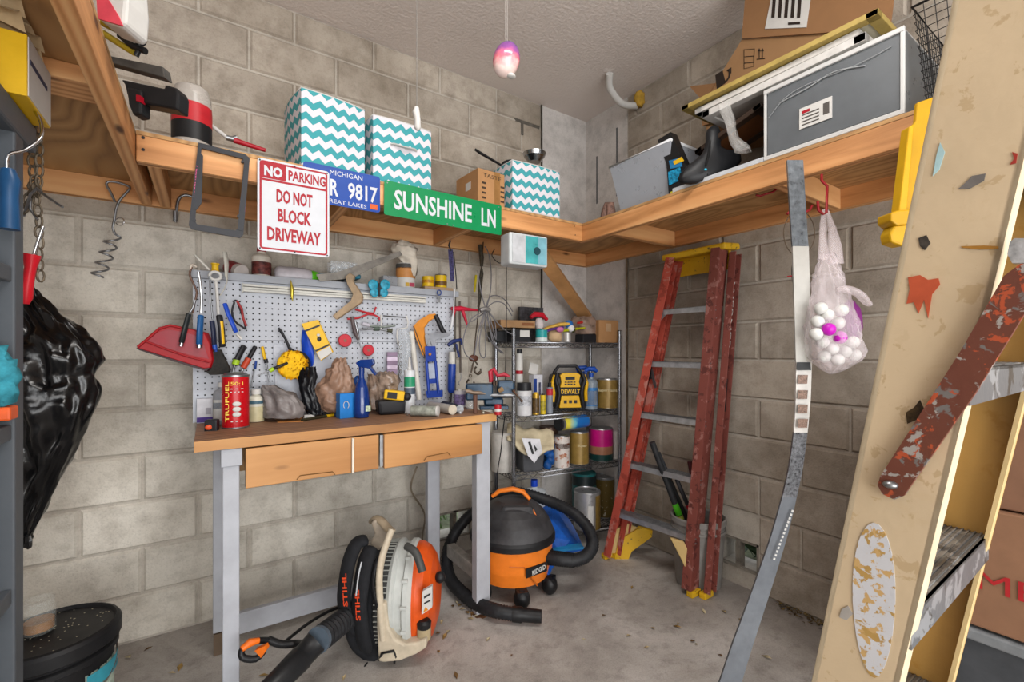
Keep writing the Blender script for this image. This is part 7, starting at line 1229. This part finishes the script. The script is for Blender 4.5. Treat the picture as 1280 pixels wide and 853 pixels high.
# ---------------- backpack blower ----------------
dB = 1.87; BO = mt('#e2581a', .35, n=.1); BG = mt('#c5c8c4', .4, n=.06); BC = mt('#cdbfa8', .5, n=.12)
t = bl = thing('backpack_blower', 'orange and grey backpack leaf blower with black harness under the bench', 'leaf blower', Zp(480, 829, 0)); P = lambda a, b, dd=0: D(a, b, dB+dd)
AR = Matrix((RV, FW, UP)).transposed().to_4x4() @ Matrix(((0, 0, 1, 0), (0, 1, 0, 0), (-1, 0, 0, 0), (0, 0, 0, 1)))   # lathe axis along the camera's right
c = P(486, 741, .13); sc_ = lambda q: S(q, dB+.13)
m = MB(); m.lathe(c, [(0, sc_(-6)), (sc_(56), sc_(-6)), (sc_(60), sc_(-2)), (sc_(60), sc_(12)), (sc_(55), sc_(13))], mt('#3c3c3b', .5), 40, AR, 1.05, .85); m.build('fan_housing', bl)
m = MB()
for k in range(64): a = 2*math.pi*k/64; q = c+UP*math.cos(a)*sc_(60.5)*1.05+FW*math.sin(a)*sc_(60.5)*.85; m.bar(q+RV*sc_(-4), q+RV*sc_(12), .0035, .005, mt('#a5a69f', .5), up=UP*math.cos(a)+FW*math.sin(a))
m.build('grille_ribs', bl)['kind'] = 'stuff'
m = MB(); m.lathe(c, [(sc_(54), sc_(9)), (sc_(62), sc_(10)), (sc_(65), sc_(14)), (sc_(65), sc_(17)), (sc_(61), sc_(19)), (sc_(61), sc_(27)), (sc_(65), sc_(29)), (sc_(65), sc_(34)), (sc_(61), sc_(38)), (sc_(56), sc_(40))], BG, 44, AR, 1.0, .85); m.build('rim_housing', bl)
m = MB(); m.lathe(c, [(sc_(60), sc_(36)), (sc_(59.5), sc_(42)), (sc_(55), sc_(50)), (sc_(46), sc_(57)), (sc_(30), sc_(62)), (sc_(12), sc_(64)), (0, sc_(64))], BO, 44, AR, 1.04, .85); m.build('engine_cover', bl)
for a_ in (-62, -40, -15, 10, 35, 60):
    a = math.radians(a_); q = c-FW*math.cos(a)*sc_(65)*.86+UP*math.sin(a)*sc_(65)+RV*sc_(31); m = MB(); m.bar(q-RV*.012, q+RV*.012, .02, .012, BG, up=UP); m.build('clip_lug', bl, bev=.003)
fd = dB-.062
m = MB(); m.pix([(528, 740), (540, 733), (540, 760), (527, 769)], fd, .02, LABW); m.build('warning_label', bl); m = MB(); m.pix([(530, 746), (538, 742), (538, 744), (530, 749)], fd-.002, .001, DARK); m.pix([(530, 754), (538, 750), (538, 752), (530, 756)], fd-.002, .001, DARK); m.pix([(529, 766), (532, 759), (535, 763)], fd-.002, .001, mt('#d88a1c', .4)); m.build('label_print', bl)['kind'] = 'stuff'
m = MB(); q = D(530, 798, dB-.03); m.cyl(q, q+UP*.045, .028, mt('#b5a380', .4), 16); m.build('fuel_neck', bl); m = MB(); q = q+UP*.045; m.lathe(q, [(0, 0), (.028, 0), (.03, .02), (.02, .03), (0, .032)], BLACK, 14); m.build('fuel_cap', bl); m = MB(); m.ball(P(550, 722, .08), .024, BLACK, 12); m.build('side_knob', bl)
m = MB(); m.ball(P(515, 800, .0), .06, mt('#6b5a44', .6, n=.4), 14, (1.2, .8, .45)); m.build('fuel_tank', bl)
m = MB(); m.tube(smooth([P(508, 683, -.0), P(520, 692, -.03), P(528, 715, -.05)], 4), .016, mt('#4a4a48', .5), 8); m.build('intake_cowl', bl)
fr_ = [(471, 792), (473, 828), (480, 829), (500, 827), (520, 819), (533, 811), (533, 799), (520, 804), (505, 806), (494, 800), (486, 785), (482, 755), (470, 755)]
m = MB(); m.pix(fr_, dB-.075, .2, BC); m.build('base_frame', bl, bev=.008)
m = MB(); m.tube(smooth([P(479, 800, -.07), P(476, 765, -.07), P(474, 725, -.07), P(477, 700, -.06), P(483, 680, -.04), P(490, 662, -.02)], 4), .015, BC, 10, flat=.9); m.tube(smooth([P(489, 665, .0), P(484, 660, .03), P(477, 652, .06), P(470, 648, .09), P(466, 652, .12)], 3), .02, mt('#a8977f', .5), 10, flat=.6); m.build('back_frame', bl)
m = MB(); m.pix([(463, 655), (468, 650), (480, 655), (486, 668), (478, 685), (468, 690), (462, 680), (468, 668)], dB+.05, .04, mt('#a39686', .4, n=.2)); m.build('carry_handle', bl, bev=.008)
PAD = mt('#1d1e22', .85, n=.25, sc=40, bump=.3)
m = MB(); m.tube(smooth([P(458, 676, .03), P(446, 680, .0), P(437, 700, -.03), P(432, 725, -.04), P(430, 750, -.04), P(434, 775, -.03), P(445, 790, -.02)], 4), [.02]+[.036]*23+[.03], PAD, 12, flat=.65); m.build('shoulder_strap', bl, bev=0)
m = MB(); m.tube(smooth([P(466, 684, .0), P(458, 700, -.03), P(453, 725, -.05), P(449, 755, -.06), P(452, 785, -.05), P(458, 812, -.03)], 4), [.02]+[.038]*19+[.03], PAD, 12, flat=.6); m.build('shoulder_strap', bl)
m = MB(); m.tube(smooth([P(470, 690, .05), P(466, 730, .03), P(464, 770, .02), P(466, 815, .02)], 4), [.03]+[.05]*11+[.04], PAD, 14, flat=.9); m.build('back_pad', bl); m = MB(); m.tube(smooth([P(444, 778, .02), P(440, 790, .0), P(447, 808, .0), P(462, 820, .0), P(470, 826, .0)], 4), [.025]+[.03]*15+[.02], PAD, 12, flat=.7); m.build('hip_pad', bl)
m = MB(); m.tube(smooth([P(478, 690, -.03), P(470, 705, -.06), P(466, 730, -.08), P(470, 755, -.08), P(480, 775, -.05), P(478, 745, -.04)], 4), .009, BLACK, 8, flat=.5); m.tube(smooth([P(462, 826, -.01), P(456, 834, -.05), P(447, 852, -.12), P(440, 870, -.2)], 3), .010, BLACK, 8, flat=.3); m.build('webbing', bl)['kind'] = 'stuff'
m = MB(); m.tube([P(475, 825, -.06), P(478, 817, -.08), P(492, 814, -.08), P(495, 820, -.07), P(493, 828, -.05)], .009, BLACK, 8, flat=.5); m.build('lower_clip', bl)
for o_, st_, sz in (((431, 738), 'STIHL', .13), ((447, 757), 'STIHL', .12)):
    m = MB(); q = P(*o_, -.09); m.text(st_, frm(q, P(o_[0]-1, o_[1]-20, -.09)-P(o_[0]+1, o_[1]+20, -.09), -RV), sz, .018, mt('#e04a20', .5), bold=.02); m.build('lettering', bl)
m = MB(); m.tube(smooth([P(452, 703, -.09), P(449, 715, -.1), P(447, 728, -.1), P(445, 745, -.1)], 3), .003, mt('#c9ccd0', .3), 6); m.build('grey_piping', bl)
# blower tube and handle
a, b = D(440, 768, 1.86), D(400, 799, 1.64); pts = [a.lerp(b, k/40) for k in range(41)]; m = MB(); m.tube(pts, [.042+.004*(1 if k % 4 < 2 else -1) for k in range(41)], RUB, 18); m.build('flexible_hose', bl)
u = (b-a); m = MB(); m.tube([b, b+u*.07], .046, mt('#56626e', .4), 18); m.build('clamp_ring', bl); c2 = Zp(345, 850, .045); c2 = D(338, 862, 1.48); m = MB(); m.tube([b+u*.1, b.lerp(c2, .35), b.lerp(c2, .4), c2, c2+(c2-b)*.4], [.042, .040, .043, .038, .036], mt('#232426', .4), 18); m.build('blower_tube', bl)
q0 = b.lerp(c2, .3)+UP*.03; h1 = D(352, 806, 1.62); h2 = D(318, 812, 1.56); m = MB(); m.tube(smooth([q0, D(372, 805, 1.64), h1, D(335, 800, 1.6)], 3), .013, BLACK, 10); m.build('handle_arm', bl)
m = MB(); m.tube(smooth([D(334, 801, 1.6), D(318, 802, 1.57), D(304, 810, 1.54), D(303, 822, 1.53), D(320, 824, 1.55), D(330, 814, 1.57)], 3), .011, BLACK, 10); m.build('grip_loop', bl); m = MB(); m.tube([D(302, 812, 1.52), D(312, 804, 1.54), D(324, 801, 1.56)], [.01, .014, .009], mt('#f0741c', .4), 10); m.pix([(318, 814), (331, 808), (333, 813), (326, 823)], 1.54, .02, mt('#f0741c', .4)); m.build('orange_trigger', bl)['kind'] = 'stuff'
m = MB(); m.tube(smooth([D(432, 757, 1.9), D(410, 765, 1.85), D(385, 780, 1.76), D(368, 793, 1.7), D(356, 803, 1.64)], 4), .006, BLACK, 8); m.build('throttle_cable', bl)
# ---------------- floor litter, cords ----------------
m = MB(); m.tube(smooth([Yp(521, 584, 2.4), Yp(514, 605, 2.45), Yp(516, 618, 2.49), Yp(528, 636, 2.5), Yp(531, 650, 2.5), Yp(528, 672, 2.5), Yp(529, 700, 2.5)], 4), .005, mt('#8d7f6c', .5), 8); one(m, 'extension_cord', 'beige cord hanging down the wall under the bench', 'cord', Yp(529, 700, 2.5))
m = MB(); m.tube(smooth([D(631, 520, 2.25), D(628, 545, 2.3), D(626, 565, 2.35), D(622, 590, 2.4), D(622, 612, 2.42)], 4), .003, BLACK, 6); one(m, 'power_cable', 'black cable hanging from the vise end of the bench to the vacuum', 'cable', D(622, 610, 2.42))
LV = [mt(c, .8, n=.3) for c in ('#c9b48a', '#a8874e', '#7a5a34', '#d6c8a4')]; spots = [(578, 762), (584, 766), (590, 768), (596, 771), (588, 774), (575, 757), (566, 758), (571, 754), (552, 778), (556, 796), (548, 792), (560, 790), (848, 780), (846, 784), (866, 802), (870, 806), (816, 786), (790, 735), (900, 820), (958, 822), (786, 795), (330, 845), (345, 776), (355, 770), (430, 848), (548, 815), (640, 820), (610, 800), (905, 765), (925, 775), (755, 770), (730, 800), (808, 810), (125, 838), (185, 812), (160, 822), (215, 842), (225, 835), (570, 845), (880, 765)]
for i, (x, y) in enumerate(spots):
    p = Zp(x, y, .004); m = MB(); a = random.uniform(0, 6.28); s_ = random.uniform(.010, .022); u = Vector((math.cos(a), math.sin(a), .15)); w_ = Vector((-math.sin(a), math.cos(a), 0)); m.add([p-u*s_, p-w_*s_*.5+UP*.004, p+u*s_*1.1+UP*.003, p+w_*s_*.5+UP*.005, p+UP*.001], [(0, 1, 4), (1, 2, 4), (2, 3, 4), (3, 0, 4), (0, 4, 3)], LV[i % 4])
    if i < 12: lab = 'small dry leaf scrap on the floor around the right front bench leg'; g = 'leaf scraps by the bench leg'
    elif x < 260: lab = 'dry leaf scrap on the floor between the black bucket and the left bench legs'; g = 'leaf scraps by the bucket'
    elif x < 600: lab = 'dry leaf scrap on the floor around the backpack blower'; g = 'leaf scraps by the blower'
    elif x < 800: lab = 'dry leaf scrap on the open floor in front of the vacuum'; g = 'leaf scraps in front of the vacuum'
    else: lab = 'dry leaf scrap on the floor between the orange stepladder and the grey strip'; g = 'leaf scraps by the orange stepladder'
    one(m, 'dry_leaf', lab, 'leaf', (p.x, p.y, 0), g)
m = MB(); rn = random.Random(9)
for i in range(420):
    y = rn.uniform(.3, 1.15); x = XW-abs(rn.gauss(0, .035))-.005; p = Vector((x, y, .003+abs(rn.gauss(0, .006)))); a = rn.uniform(0, 6.28); s_ = rn.uniform(.004, .013); u = Vector((math.cos(a), math.sin(a), rn.uniform(-.3, .3)))*s_; w_ = Vector((-math.sin(a), math.cos(a), 0))*s_*.5; m.add([p-u, p-w_, p+u, p+w_], [(0, 1, 2, 3)], [mt('#6b5638', .9, n=.3), mt('#4c3f2a', .9, n=.3), mt('#8a7448', .9, n=.3)][i % 3])
one(m, 'leaf_debris', 'line of dry leaf debris along the foot of the right wall', 'debris', (XW-.03, .7, 0))['kind'] = 'stuff'
m = MB(); p = Zp(980, 752, .0); m.ball(p+UP*.012+Vector((.02, 0, 0)), .045, mt('#6e1c3c', .9, n=.3), 14, (.8, 1.3, .3), lump=.5); one(m, 'maroon_rag', 'crumpled maroon cloth on the floor by the right wall', 'cloth', p)
m = MB(); p = Zp(600, 768, .0); m.ball(p, .03, mt('#5a3a22', .9, n=.3), 14, (1.2, 1.2, .2), lump=.5); one(m, 'wood_shim', 'rusty brown shim under the right front bench leg', 'shim', p)
